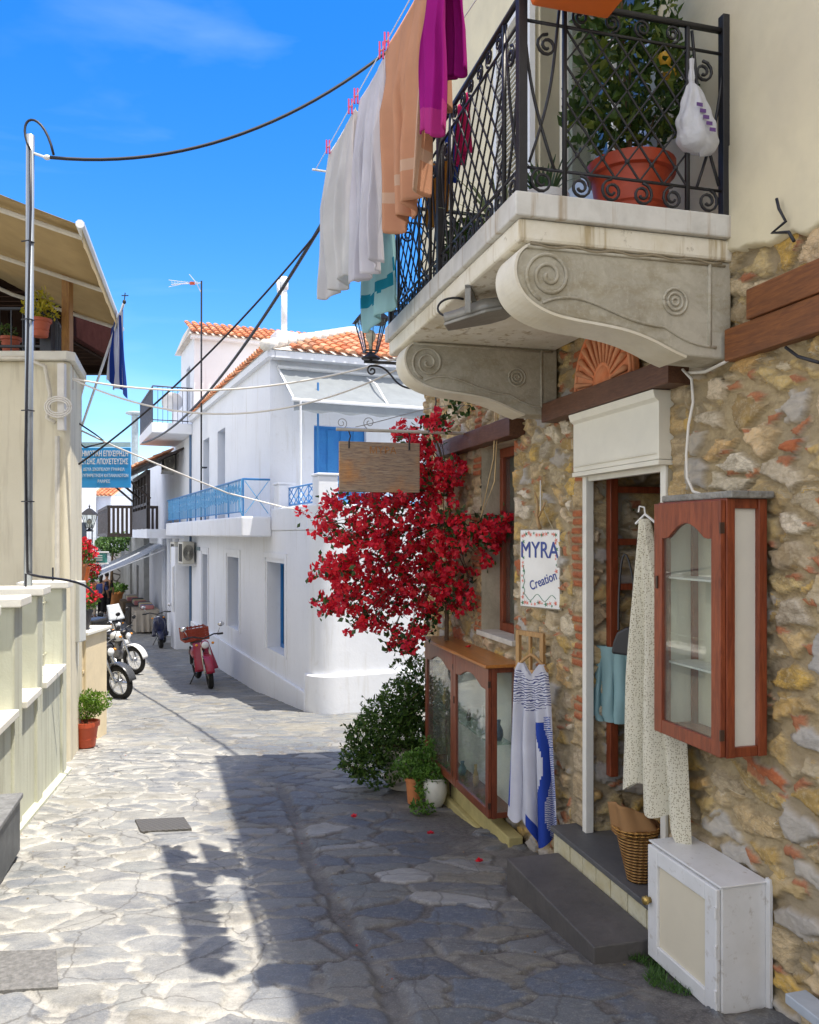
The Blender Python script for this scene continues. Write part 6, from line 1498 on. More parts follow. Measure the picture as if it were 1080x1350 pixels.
# ---- covers in the paving
def ground_quad(pts, dz, th, name, m_, label, cat):
    mb = MB(); up_ = []
    for px, py in pts:
        Z = 4.0
        for _ in range(40): Z = (E - gz(Z)) / (py - 704) * F
        up_.append(Vector(((px-540)/F*Z, Z, gz(Z) + dz)))
    vs = up_ + [p - Vector((0, 0, th)) for p in up_]; mb.add(vs, [(0,1,2,3),(7,6,5,4),(0,4,5,1),(1,5,6,2),(2,6,7,3),(3,7,4,0)])
    return tag(mb.build(name, m_, None, bev=.003), label, cat)
n = NT('drain_cover_iron'); v = n.tc(); ck = n.N('ShaderNodeTexChecker'); ck.inputs['Scale'].default_value = 48; n.L(v, ck.inputs[0]); n.fin(n.mix(ck.outputs['Fac'], (.09, .085, .08), (.14, .135, .125)), .6, n.bump(ck.outputs['Fac'], .6, .006), .4)
ground_quad([(186, 1099), (253, 1095), (243, 1080), (178, 1083)], .016, .06, 'drain_cover', n.m, 'dark checkered iron drain cover set in the sunlit paving', 'drain cover')
ground_quad([(-40, 1316), (77, 1309), (74, 1259), (-40, 1262)], .025, .07, 'granite_cover', mat('speckled_granite', (.12, .12, .115), .7, .5, 45, .7, 90, col2=(.22, .215, .21), bd=.006), 'speckled grey granite cover slab at the lower left of the lane', 'cover slab')
# ---- small potted plant by the left wall
def mk5(m): bands_pot(m, (0, 0, 0), .10, .135, .27); return .27
BG = leaf_mat('bright_leaf', [(.08, .17, .015), (.14, .26, .02), (.22, .34, .04)], .4)
potted('potted_shrub', 'bright green bushy plant in a red plastic pot by the left wall', 'potted plant', Vector((-3.50, 8.85, gz(8.85)+.02)), mk5, [((0, 0, .40), (.2, .17, .12)), ((.13, 0, .47), (.15, .14, .11)), ((-.1, 0, .45), (.14, .13, .11)), ((.04, 0, .52), (.12, .12, .08))], 1500, .04, BG, pm=mat('red_plastic_pot', (.52, .085, .03), .45, .15, 5, .05), aspect=.4, up=.8)
# ================================================================== overhead cables
WHL = P(572, 60, 7.3)
cable(sag(Vector((X_+.17, Y_, E+2.91)), P(575, 12, 7.4), .42, 26), .014, BLK, 'thick black cable sagging from the steel pole across the sky', 'cables across the lane')
ms = tag(MB(FR).tube([(2.9, -.2, E+3.9), (2.9, -.2, E+4.9)], .03, 8).build('roof_mast', mat('galvanised', (1,1,1))), 'short grey cable mast on the roof of the stone house', 'mast')
cable(sag(P(104, 612, 8.6), P(560, 120, 7.45), .30, 26), .011, BLK, 'thin dark cable running from the left house up to the shop roof', 'cables across the lane')
cable(sag(P(188, 584, 20), P(556, 60, 7.45), .75, 30), .022, BLK, 'thickest black cable rising from the white house to the shop roof', 'cables across the lane')
cable(sag(P(96, 499, 7.95), P(556, 462, 7.3), .22, 26), .009, WHC, 'upper white cable from the cream house corner to the stone house', 'cables across the lane')
cable(sag(P(96, 500, 7.96), P(556, 470, 7.32), .42, 26), .009, WHC, 'lower white cable from the cream house corner to the stone house', 'cables across the lane')
cable([P(108, 568, 9), P(150, 588, 9.6), P(220, 617, 10.4), P(300, 650, 11.3), P(372, 668, 12.6), P(400, 673, 12.1)], .011, WHC, 'white cable slanting from the cream house down to the terrace post', 'cables across the lane')
cable([P(104, 558, 8.8), P(125, 572, 9.1), P(140, 583, 9.5), P(112, 590, 9.2), P(104, 584, 8.9)], .010, BLK, 'looped black wires at the corner above the blue notice board')
# ================================================================== farther down the lane, right side
def fwp(px, py, d=0): return on(FW, px, py, d)
DKW = mat('dark_stained_wood', (.035, .024, .02), .6, .3, 8, .2)
nb = thing('timber_balcony_house', 'white house with dark timber balconies beyond the white corner house', 'house', FW, (18, -2, gz(28)))
HZ = gz(30) - 1
holes = [(12.9, 13.5, gz(24), E-1.2), (14.2, 15.0, gz(24), E-1.15), (15.6, 16.4, gz(25), E-1.2)]
wall_holes(FW, 12.31, 22, HZ, E-.15, -.3, -.002, holes, WW, nb)
for a, b, c, d in holes: MB(FW).box(a, b, -.25, -.2, c, d).build('door', mat('grey_door', (.25, .27, .3), .5), nb)
MB(FW).box(12.8, 22, -6, -.31, HZ, E+3.0).build('core', WW, nb)
MB(FW).box(15.21, 22, -.3, -.002, E-.149, E+2.6).build('wall', WW, nb)
for a in (13.8, 15.3, 16.8): MB(FW).box(a, a+.22, .0, .12, HZ, E-.16).build('pilaster', WW, nb, bev=.02)
bb = MB(FW).box(12.9, 17.5, 0, 1.0, E-.12, E+.14).build('balcony', WW, nb)
m = MB(FW)
m.box(12.95, 17.4, .95, 1.0, E+.15, E+.72)
for x in np.linspace(12.95, 17.35, 6): m.box(x, x+.09, .9, 1.0, E+.15, E+1.75)
m.box(12.95, 17.4, .9, 1.0, E+1.7, E+1.82); m.box(12.95, 17.4, .92, .99, E+.82, E+.9)
for x in np.linspace(13.1, 17.2, 16): m.box(x, x+.03, .94, .97, E+.9, E+1.7)
for z in (1.15, 1.42): m.box(13, 17.3, .95, .965, E+z, E+z+.03)
m.build('timber_screen', DKW, bb)
m = MB(FW); m.add([(12.7, 1.75, E+1.62), (17.8, 1.75, E+1.62), (17.8, -.0, E+2.45), (12.7, -.0, E+2.45)], [(0,1,2,3)]); m.build('canopy', DKW, nb, sol=.06)
m = MB(FW); tiles(m, FW.to_3x3().inverted() @ Vector((0,0,0)) + Vector((12.7, 1.78, E+1.67)), Vector((1,0,0)), Vector((0, -1.75, .83)).normalized(), 25, 6); m.build('tiles', TILE_R, nb)
m = MB(FW)
for x in (12.9, 15.2, 17.5): MB(FW).tube([(x, .9, E+1.0), (x, 1.6, E+1.62)], .035, 5).build('strut', DKW, nb)
# second dark balcony
b2 = MB(FW).box(19.0, 26, 0, 1.7, E-.1, E+.02).build('balcony', DKW, nb); m = MB(FW)
m.box(19.0, 26, 1.66, 1.7, E+.9, E+1.0); m.box(19, 19.05, 0, 1.7, E+.9, E+1.0)
for i in range(46): m.box(19.0 + i*.152, 19.09 + i*.152, 1.66, 1.69, E+.02, E+.9)
for i in range(12): m.box(19.0, 19.03, i*.145, .085 + i*.145, E+.02, E+.9)
m.build('railing', DKW, b2)
# striped awning
sa = thing('striped_awning', 'blue and white striped awning sloping over the lane', 'awning', FW, (20, 1.5, E-.6))
ST = [cloth_mat('stripe_grey', (.25, .3, .38), .3), cloth_mat('stripe_white', (.7, .72, .74), .3)]
m = MB(FW); m.grid(lambda u, v: Vector((16.2 + 5.0*u, .1 + 2.0*v, E - .35 - .95*v - .04*math.sin(PI*v))), 20, 6)
for q in range(120): m.mi[q] = (q % 20) % 2
m.build('canvas', ST, sa); m = MB(FW); m.grid(lambda u, v: Vector((16.2 + 5.0*u, 2.1, E - 1.3 - .22*v)), 20, 1)
m.build('valance', ST[1], sa); MB(FW).tube([(16.15, 2.1, E-1.3), (21.25, 2.1, E-1.3)], .03, 6).build('front_bar', WMt, sa)
MB(FW).tube([(16.2, .1, E-.5), (16.2, 2.1, E-1.3)], .02, 5).tube([(21.2, .1, E-.5), (21.2, 2.1, E-1.3)], .02, 5).build('arm', WMt, sa)
# grey wall beyond with goods
gw = thing('grey_house', 'shaded grey plastered house under the striped awning', 'house', FW, (26, -2, gz(38)))
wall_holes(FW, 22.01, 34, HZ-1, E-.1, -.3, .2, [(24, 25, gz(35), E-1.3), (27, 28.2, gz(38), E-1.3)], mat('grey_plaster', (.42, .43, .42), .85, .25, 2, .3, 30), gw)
MB(FW).box(22.01, 34, -6, -.31, HZ-1, E+.6).build('core', WW, gw)
for a in (24, 27): MB(FW).box(a, a+1.2, -.2, -.15, HZ, E-1.3).build('door', DKW, gw)
# covered stalls in front
for k, (w_, lab, col) in enumerate(((17.2, 'table covered with pale patterned cloth goods beside the blue scooter', (.5, .45, .38)), (19.6, 'table with dark cloth beside the shop door farther down the lane', (.12, .11, .1)), (22.6, 'farthest goods table under the striped awning', (.2, .15, .1)))):
    gy = (FW @ Vector((w_, .8, 0))).y; t = thing('goods_table', lab, 'table', FW, (w_, .8, gz(gy)), 'goods tables along the wall')
    m = MB(FW)
    def tc_(u, v):
        a = u*2*PI; cx, cy = math.cos(a), math.sin(a); k_ = max(abs(cx), abs(cy)); x = .75*cx/k_; y = .38*cy/k_; fl = 1 + .06*math.sin(a*14)*v
        return Vector((w_ + x*fl, .62 + y*fl, gz(gy) + .78 - .70*v))
    m.grid(tc_, 60, 4); m.box(w_-.74, w_+.74, .25, .99, gz(gy)+.74, gz(gy)+.785); m.build('cloth', cloth_mat('stall_cloth%d' % k, col, .1), t)
    for q in range(5):
        MB(FW).box(w_ - .6 + q*.25, w_ - .42 + q*.25, .4, .8, gz(gy)+.79, gz(gy) + rnd(.86, 1.0)).build('goods', mat('goods%d' % q, [(.5, .2, .2), (.2, .2, .3), (.6, .5, .3), (.4, .4, .4), (.1, .1, .1)][q], .8), t, bev=.03)
# ---- houses closing the lane
def far_house(x0, x1, y0, y1, z1, m_, label, wins=(), roof=None, name='far_house', cat='house'):
    t = thing(name, label, cat, I4, ((x0+x1)/2, y0, gz(y0)))
    sh_ = -.42*(y1-y0); MB().prism([(x0, y0), (x1, y0), (x1+sh_, y1), (x0+sh_, y1)], 'z', gz(y0)-1.2, z1).build('wall', m_, t)
    for a, b, c, d in wins:
        w_ = MB().box(a, b, y0-.03, y0-.002, c, d).build('window', WMt, t); MB().box(a+.08, b-.08, y0-.04, y0-.0305, c+.08, d-.08).build('pane', mat('dark_window', (.03, .04, .06), .2, .1, 3, 0), w_)
    if roof:
        m = MB(); tiles(m, Vector((x0-.2, y0-.25, z1)), Vector((1, 0, 0)), Vector((0, 1, .35)).normalized(), int((x1-x0+.4)/.2), 8); m.add([(x0-.2, y0-.2, z1+.0), (x1+.2, y0-.2, z1+.0), (x1+.2, y0+2.2, z1+.8), (x0-.2, y0+2.2, z1+.8)], [(0,1,2,3)]); m.build('roof', TILE_R, t)
    return t
def bx(px, Z): return (px-540)/F*Z
far_house(bx(80, 37), bx(127, 37), 37, 43, E+2.9, WW, 'white house behind the blue notice board on the left', [(bx(106, 37), bx(117, 37), E-.6, E+.6), (bx(119, 37), bx(125, 37), E-.5, E+.5)])
far_house(bx(127.5, 39), bx(146, 39), 39, 45, E+1.8, WW, 'narrow white house with a red tile edge in the middle distance', [(bx(131, 39), bx(135, 39), E-.5, E+.7), (bx(138, 39), bx(142, 39), E-.6, E+.9)], True)
far_house(bx(120, 46), bx(153, 46), 46, 52, E+1.6, WW, 'white house in the distance left of the timber balcony', [(bx(130, 46), bx(136, 46), E-1, E+.2)])
far_house(bx(151, 50), bx(200, 50), 50, 58, E+3.4, mat('shade_toned_white_wall', (.55, .62, .74), .8), 'white house rising at the end of the lane, its shade painted blue grey', [])  # white wall whose shade is put into the blue grey colour
far_house(bx(152, 48), bx(188, 48), 47.5, 49.8, E+2.2, WW, 'bright white lower house at the end of the lane', [])
n = NT('far_rubble'); v = n.tc(); vo = n.N('ShaderNodeTexVoronoi'); vo.inputs['Scale'].default_value = 2.6; n.L(v, vo.inputs[0]); ve = n.N('ShaderNodeTexVoronoi', feature='DISTANCE_TO_EDGE'); ve.inputs['Scale'].default_value = 2.6; n.L(v, ve.inputs[0])
FRUB = n.fin(n.mix(n.g(ve.outputs['Distance'], .03, .1), (.12, .11, .1), n.ramp(n.N('ShaderNodeSeparateColor').outputs[0], [(0, (.45, .43, .4)), (1, (.6, .58, .55))])), .9, n.bump(ve.outputs['Distance'], .6, .05))
rs = far_house(bx(140, 43), bx(192, 43), 43, 46, E-.9, FRUB, 'rubble stone house front at the far end of the lane', [(bx(167, 43), bx(179, 43), E-3.3, E-2.3)])
# extra houses behind, seen from a step aside
far_house(-34, -19, 40, 50, E+2.0, WW, 'long white house far behind the people on the left', [(-24, -23, E-1, E), (-28, -27, E-1, E)], True)
far_house(3.5, 14, 28, 36, E+1.2, CRW, 'cream house hidden behind the white corner house', [], True)
far_house(4.6, 14, 9.5, 17, E+2.6, WW, 'white house beside the stone shop across the side lane', [(6, 7, E, E+1)], True)
# left row beyond the cream house
wl = thing('left_row_house', 'cream and white house row along the left of the lane', 'house', I4, (-8, 18, gz(18)))
m = MB(); m.prism([(-5.6, 13.0), (-7.85, 18.3), (-13, 18.3), (-12, 13.0)], 'z', gz(20)-.5, E+.4); m.build('wall', CRW, wl)
m = MB(); m.prism([(-10.7, 25.2), (-17.2, 40), (-24, 40), (-17, 25.2)], 'z', gz(40)-.5, E-.8); m.build('wall', WW, wl)
# slim grey mast far off
o = MB().tube([P(178, 700, 44), P(178, 548, 44)], .18, 8).ell(P(178, 545, 44), .5, .5, .12).build('floodlight_mast', mat('grey_mast', (.35, .42, .45), .5)); tag(o, 'slim grey mast with a flat top beyond the blue notice board', 'mast')
# far tree
t = thing('small_tree', 'small green tree at the end of the lane above the signs', 'tree', I4, P(148, 790, 37))
MB().tube([P(148, 800, 37), P(147, 760, 37), P(149, 722, 37)], .09, 6, r1=.04).build('trunk', mat('bark_brown', (1,1,1)), t)
lv = MB(); c_ = P(148, 718, 37); leaves(lv, blob_pts([(c_, (.75, .6, .45)), (c_ + Vector((.3, 0, .25)), (.5, .5, .3)), (c_ - Vector((.3, 0, .1)), (.4, .4, .4))], 1000), .16, .6); lv.build('crown', leaf_mat('far_leaf', [(.05, .12, .03), (.1, .2, .05), (.16, .26, .08)], .3), t)
# left lantern, signs, flowers
lantern(Matrix.Translation(P(118, 702, 13.5)), 'black street lantern hanging on the left in the distance', .82, arm=False)
for (px0, px1, py0, py1, Z, col, lab) in ((115, 139, 729, 742, 17, (.04, .22, .2), 'dark green hanging shop sign with pale lines'), (98, 119, 723, 739, 15.5, (.45, .5, .5), 'grey hanging shop sign at the left edge of the lane')):
    t = thing('hanging_shop_sign', lab, 'sign', I4, P((px0+px1)/2, py1, Z)); a = P(px0, py1, Z); b = P(px1, py0, Z)
    MB().box(a.x, b.x, Z, Z+.12, a.z, b.z).build('board', mat('sign%d' % px0, col, .5), t, bev=.01); MB().box(a.x-.03, b.x+.03, Z-.004, Z+.124, b.z+.001, b.z+.03).box(a.x-.03, b.x+.03, Z-.004, Z+.124, a.z-.03, a.z-.001).build('rim', WMt, t)
    m = MB(); 
    for q in range(3): m.box(a.x+.06, b.x-.06, Z-.005, Z-.001, a.z + (b.z-a.z)*(.25+.22*q), a.z + (b.z-a.z)*(.32+.22*q))
    m.build('stripe', WMt, t)
RED = leaf_mat('red_petal', [(.6, .015, .03), (.75, .03, .06), (.5, .01, .03)], .3); GL = leaf_mat('mid_leaf', [(.05, .12, .02), (.09, .2, .03), (.15, .28, .05)], .35)
def flowerpot(T, s, label, pm, nl, nf, hgt=.3, grp='flower pots along the left'):
    t = thing('flower_pot', label, 'flower pot', I4, T, grp); m = MB(Matrix.Translation(T)); m.lathe([(.11*s, 0), (.15*s, .24*s), (.165*s, .24*s), (.165*s, .28*s), (.14*s, .27*s), (.001, .26*s)], (0, 0, 0), 18); m.build('pot', pm, t, auto=35)
    lv = MB(Matrix.Translation(T)); leaves(lv, blob_pts([((0, 0, (.28 + hgt/2)*s), (.24*s, .22*s, hgt*.6*s))], nl), .07*s, .6); lv.build('foliage', GL, t)
    if nf: lv = MB(Matrix.Translation(T)); leaves(lv, blob_pts([((0, 0, (.34 + hgt*.6)*s), (.25*s, .22*s, hgt*.5*s))], nf, .2), .06*s, .9); lv.build('blossoms', RED, t)
flowerpot(Vector((-3.75, 9.35, E-1.09)), .8, 'red geranium in a dark pot on top of the cream entrance wall', mat('dark_pot', (.05, .05, .055), .6), 260, 260, .22)
flowerpot(Vector((-3.98, 9.98, E-1.5)), .62, 'green leafy pot just behind the cream entrance wall', TP, 500, 0)
flowerpot(P(107, 768, 12), .85, 'tall orange pot with red flowers above the motorcycles', mat('bright_orange_plastic', (1,1,1)), 200, 260, .3)
flowerpot(P(100, 768, 11), .9, 'pink flowering pot at the edge of the cream wall', TP, 200, 240, .3)
flowerpot(P(118, 785, 17), .9, 'red flowering plant behind the motorcycles', TP, 300, 420, .45)
flowerpot(P(109, 812, 14), .8, 'leafy green pot between the flowers and the motorcycles', TP, 500, 40, .4)
flowerpot(Vector((bx(153, 36), 36, gz(36)+.35)), 2.0, 'terracotta pot with green plant beside the people at the end of the lane', mat('bright_terracotta', (.6, .24, .07), .7), 260, 0, .15)
t = tag(MB().box(-6.6, -5.75, 11.2, 12.9, gz(14)-.2, E-2.0 + .55).build('raised_bed_wall', CRW), 'low cream wall carrying flower pots on the left', 'wall')
# ================================================================== motorbikes
RUBB = mat('tyre_rubber', (.018, .018, .018), .8, .3, 20, .3, 60); CHR = mat('chrome', (.65, .66, .68), .2, .1, 8, 0, metal=1.0); ENG = mat('engine_alloy', (.25, .25, .26), .4, .3, 20, .2, 50, .7); BLKP = mat('black_plastic', (.02, .02, .022), .4, .2, 9, .05)
def bike(fr, label, paint, kind='moto', crate=False, box_=False, screen=False, lean=.1, steer=.35, spokes=True):
    """x = forward"""
    T0 = fr @ Matrix.Rotation(lean, 4, 'X'); t = thing('motorcycle' if kind == 'moto' else 'moped', label, 'motorcycle' if kind == 'moto' else 'moped', fr, (0, 0, 0), 'two wheelers parked in the lane')
    R_ = .30 if kind != 'scooter' else .23; wb = 1.22; fx_ = wb/2; rx_ = -wb/2
    ST_ = T0 @ Matrix.Translation((fx_-.12, 0, 0)) @ Matrix.Rotation(steer, 4, 'Z') @ Matrix.Translation((-(fx_-.12), 0, 0))
    for x, F_ in ((fx_, ST_), (rx_, T0)):
        wdt = .05 if kind != 'scooter' else .06
        m = MB(F_); ring = []
        for i in range(29):
            a = 2*PI*i/28; ring.append((x + (R_-wdt)*math.cos(a), 0, R_ + (R_-wdt)*math.sin(a)))
        w_ = thing  # noqa
        m.tube(ring, wdt, 8, cap=False); wo = m.build('wheel', RUBB, t, smooth=True)
        m = MB(F_); m.tube([(x + (R_-.095)*math.cos(2*PI*i/24), 0, R_ + (R_-.095)*math.sin(2*PI*i/24)) for i in range(25)], .016, 6, cap=False); m.tube([(x, -.05, R_), (x, .05, R_)], .045, 10)
        for i in range(14 if spokes else 5):
            a = 2*PI*i/(14 if spokes else 5); m.tube([(x, .02*(-1)**i, R_), (x + (R_-.095)*math.cos(a), 0, R_ + (R_-.095)*math.sin(a))], .004 if spokes else .018, 4, False)
        m.build('rim', CHR, wo)
        m = MB(F_); up_ = []
        a0, a1 = (.15, 2.5) if x > 0 else (.6, 2.6)
        def fe(u, v): a = a0 + (a1-a0)*u; b = (v-.5)*PI; r = R_ + .035 + .012*math.cos(b); return Vector((x + r*math.cos(a), .075*math.sin(b), R_ + r*math.sin(a)))
        m.grid(fe, 14, 6); m.build('fender', paint, t, smooth=True, sol=.006)
    m = MB(ST_); hx = fx_-.26; hz = .92
    for y in (-.075, .075): m.tube([(fx_, y, R_), (fx_-.12, y, .62), (hx+.04, y*.8, .86)], .02, 6)
    m.build('fork', CHR, t)
    MB(ST_).tube([(hx-.10, -.34, hz+.03), (hx+.0, -.2, hz+.06), (hx, 0, hz), (hx+.0, .2, hz+.06), (hx-.10, .34, hz+.03)], .014, 6).tube([(hx-.10, -.38, hz+.03), (hx-.08, -.27, hz+.035)], .02, 6).tube([(hx-.10, .38, hz+.03), (hx-.08, .27, hz+.035)], .02, 6).build('handlebar', BLKP, t)
    for y in (-.27, .27):
        m = MB(ST_); m.tube([(hx-.02, y, hz+.05), (hx+.02, y*1.25, hz+.2)], .006, 5); m.ell((hx+.02, y*1.3, hz+.23), .018, .06, .045); m.build('mirror', BLKP if kind == 'moto' else CHR, t, smooth=True)
    hl = MB(ST_).ell((hx+.12, 0, hz-.10), .08, .085, .085).build('headlight', BLKP if kind != 'moped' else paint, t, smooth=True)
    MB(ST_).ell((hx+.165, 0, hz-.10), .045, .07, .068).build('lens', mat('lamp_lens', (.75, .78, .8), .12, .1, 20, .2), hl, smooth=True)
    for y in (-.15, .15): MB(ST_).ell((hx+.1, y, hz-.09), .035, .028, .025).build('indicator', mat('amber_lens', (.8, .3, .02), .25), t, smooth=True)
    m = MB(T0); m.tube([(hx, 0, .86), (.1, 0, .5), (-.15, 0, .33)], .03, 6); m.tube([(.18, 0, .62), (-.3, 0, .68), (-.55, 0, .7)], .022, 6)
    for y in (-.09, .09): m.tube([(rx_, y, R_), (-.1, y*.8, .4)], .02, 6); m.tube([(rx_, y*1.15, R_+.02), (rx_+.12, y*1.15, .68)], .022, 6)
    m.build('frame', BLKP, t)
    m = MB(T0)
    if kind == 'moto':
        m.ell((.06, 0, .42), .16, .13, .14); m.ell((.1, 0, .56), .08, .08, .12); m.tube(bez((.16, .09, .5), (.3, .1, .25), (0, .13, .2), (-.55, .15, .34), 12), [.022]*9 + [.035]*4, 8)
        m.build('engine', ENG, t, smooth=True); MB(T0).ell((.12, 0, .78), .22, .13, .11).build('tank', paint, t, smooth=True)
        MB(T0).ell((-.28, 0, .79), .32, .12, .055).build('seat', BLKP, t, smooth=True); MB(T0).ell((-.52, 0, .78), .22, .09, .07).build('tail', paint, t, smooth=True)
        MB(ST_).ell((hx+.08, 0, hz-.02), .07, .12, .06).build('fairing', BLKP, t, smooth=True)
        hh = bpy.data.objects[hl.name]
    else:
        m.ell((.0, 0, .33), .15, .10, .09); m.tube([(.0, .10, .25), (-.5, .14, .3)], .035, 8); m.build('engine', ENG, t, smooth=True)
        def leg(u, v):
            y = (u-.5)*.44; z = .32 + .5*v; return Vector((.36 - .20*v - .9*y*y + (.05*math.cos(v*3)), y*(1 - .35*v), z))
        MB(T0).grid(leg, 10, 8).build('leg_shield', paint if kind == 'scooter' else paint, t, smooth=True, sol=.02)
        MB(T0).ell((-.02, 0, .5), .3, .07, .08).ell((-.4, 0, .56), .28, .13, .14).build('body_cover', paint, t, smooth=True)
        MB(T0).ell((-.28, 0, .76), .33, .13, .06).build('seat', BLKP, t, smooth=True)
        if kind == 'scooter': MB(ST_).ell((fx_-.1, 0, .62), .12, .17, .26).build('front_cowl', paint, t, smooth=True)
    if screen:
        MB(ST_).grid(lambda u, v: Vector((hx + .2 - .16*v - .25*(u-.5)**2, (u-.5)*.42*(1-.25*v), hz + .02 + .38*v)), 10, 8).build('windscreen', mat('milky_screen', (.6, .64, .68), .2), t, smooth=True, sol=.004)
    if box_: MB(T0).box(-.85, -.45, -.2, .2, .82, 1.12).build('top_case', BLKP, t, bev=.05)
    if crate:
        m = MB(T0); a, b, c, d, z0, z1 = (-.68, -.22, -.24, .24, .82, 1.06)
        for k in range(5):
            z = z0 + k*(z1-z0)/5
            m.box(a, b, c, c+.012, z, z+.034).box(a, b, d-.012, d, z, z+.034).box(a, a+.012, c+.012, d-.012, z, z+.034).box(b-.012, b, c+.012, d-.012, z, z+.034)
        for x_ in np.linspace(a, b-.02, 7): m.box(x_, x_+.02, c-.004, c, z0, z1).box(x_, x_+.02, d, d+.004, z0, z1)
        for y_ in np.linspace(c, d-.02, 7): m.box(a-.004, a, y_, y_+.02, z0, z1).box(b, b+.004, y_, y_+.02, z0, z1)
        m.box(a, b, c, d, z0-.012, z0); m.build('crate', mat('red_orange_crate', (.33, .045, .018), .5, .2, 6, .1), t)
    MB(T0).tube([(-.05, -.1, .3), (-.1, -.26, .02)], .012, 5).build('side_stand', BLKP, t)
    return t
def stand(px, py, ang):
    Z = 8.0
    for _ in range(60): Z = (E - gz(Z)) / (py - 704) * F
    X = (px-540)/F*Z; return Matrix.Translation((X, Z, gz(Z) + .015)) @ Matrix.Rotation(math.radians(ang), 4, 'Z')
CRIM = mat('crimson_paint', (.30, .01, .04), .3, .1, 4, 0); SILV = mat('silver_white_paint', (.6, .62, .65), .25, .1, 4, 0); NAVY = mat('navy_paint', (.010, .014, .05), .25, .1, 4, 0); WPT = mat('white_paint', (.75, .76, .78), .3, .1, 4, 0)
GRYP = mat('dark_grey_paint', (.07, .075, .085), .25, .2, 5, 0)
bike(stand(143, 878, -60), 'black motorcycle squeezed between the dark grey one and the windscreen one', BLKP, 'moto', steer=.3, lean=.12)
bike(stand(270, 902, -64), 'dark red moped with an orange crate behind the seat beside the white house', CRIM, 'moped', crate=True, lean=.12, steer=-.1)
bike(stand(140, 918, -52), 'dark grey motorcycle nearest to the viewer by the left wall', GRYP, 'moto', steer=.45, lean=.12, spokes=False)
bike(stand(156, 886, -38), 'white motorcycle with a black top case parked behind the front one', WPT, 'moto', box_=True, steer=.2, lean=.12)
bike(stand(150, 864, -50), 'motorcycle with a milky windscreen parked farthest along the left row', SILV, 'moto', screen=True, steer=.1)
bike(stand(214, 852, -78), 'dark blue scooter parked in the shade by the white pier', NAVY, 'scooter', screen=False, lean=.08, steer=.2)
# ================================================================== people at the end of the lane
SKIN = mat('skin', (.5, .28, .18), .6, .1, 8, 0); HAIR = mat('dark_hair', (.03, .02, .015), .6)
def skinned(name, verts, edges, radii, m_, parent, fr, root=0, sub=2):
    me = bpy.data.meshes.new(name); Mx = RM[parent.name].inverted() @ fr; me.from_pydata([Mx @ Vector(v) for v in verts], edges, []); me.materials.append(m_)
    o = bpy.data.objects.new(name, me); C.objects.link(o); o.parent = parent; RM[o.name] = RM[parent.name]
    md = o.modifiers.new('skin', 'SKIN'); md.use_smooth_shade = True
    sv = me.skin_vertices[0].data
    for i, r in enumerate(radii): sv[i].radius = (r, r) if not isinstance(r, tuple) else r
    for i in range(len(verts)): sv[i].use_root = (i == root)
    s = o.modifiers.new('s', 'SUBSURF'); s.levels = s.render_levels = sub; return o
def person(fr, label, top, legs, skirt=None, arm=(.1, .1), hair_long=False, stride=.18):
    t = thing('person', label, 'person', fr, (0, 0, 0), 'people walking at the end of the lane')
    V = [(0,0,.95), (0,0,1.15), (0,0,1.38), (0,0,1.50), (.01,0,1.58), (.02,0,1.68), (.01,0,1.76),
         (0,.10,.92), (stride,.10,.5), (stride-.06,.10,.09), (stride+.10,.11,.04), (0,-.10,.92), (-stride*.6,-.10,.5), (-stride*1.4,-.10,.12), (-stride*1.4+.15,-.11,.04),
         (0,.17,1.42), (.02-arm[0]*.3,.23,1.15), (arm[0]+.05,.24,.93), (arm[0]+.10,.24,.84), (0,-.17,1.42), (.02,-.23,1.15), (arm[1]+.05,-.24,.93), (arm[1]+.10,-.24,.84)]
    Ed = [(0,1),(1,2),(2,3),(3,4),(4,5),(5,6),(0,7),(7,8),(8,9),(9,10),(0,11),(11,12),(12,13),(13,14),(2,15),(15,16),(16,17),(17,18),(2,19),(19,20),(20,21),(21,22)]
    R = [.13,.12,.14,.055,.06,.095,.07,.09,.06,.04,.035,.09,.06,.04,.035,.06,.045,.035,.035,.06,.045,.035,.035]
    skinned('body', V, Ed, R, SKIN, t, fr)
    k = [0,1,2,15,16,19,20]; mp = {a: i for i, a in enumerate(k)}
    skinned('shirt', [V[a] for a in k], [(mp[a], mp[b]) for a, b in Ed if a in mp and b in mp], [R[a]+.014 for a in k], top, t, fr)
    k = [0,7,8,9,11,12,13]; mp = {a: i for i, a in enumerate(k)}
    skinned('trousers', [V[a] for a in k], [(mp[a], mp[b]) for a, b in Ed if a in mp and b in mp], [R[a]+.018 for a in k], legs, t, fr)
    m = MB(fr); m.ell((-.01, 0, 1.72), .105, .095, .105, 12, 8)
    if hair_long: m.ell((-.06, 0, 1.60), .06, .085, .14)
    m.build('hair', HAIR, t, smooth=True)
def pframe(px, Z, ang): X = (px-540)/F*Z; return Matrix.Translation((X, Z, gz(Z)+.01)) @ Matrix.Rotation(math.radians(ang), 4, 'Z')
person(pframe(133, 32, 95), 'person in a blue and red top and black trousers walking away', mat('shirt_blue', (.06, .1, .3), .8), mat('black_cloth', (.015, .014, .016), .9), hair_long=True)
person(pframe(141, 34.5, 100), 'person in dark clothes walking on the right of the group', mat('shirt_black', (.02, .02, .025), .9), mat('black_cloth', (1,1,1)), stride=.22)
person(pframe(123, 33, 80), 'person in a pale pink dress standing left of the blue top', mat('shirt_pink', (.6, .35, .3), .8), mat('pale_cloth', (.6, .5, .42), .9), hair_long=True, stride=.06)
person(pframe(113, 30, 95), 'person all in black at the left beside the flower pots', mat('shirt_black', (1,1,1)), mat('black_cloth', (1,1,1)), stride=.1)
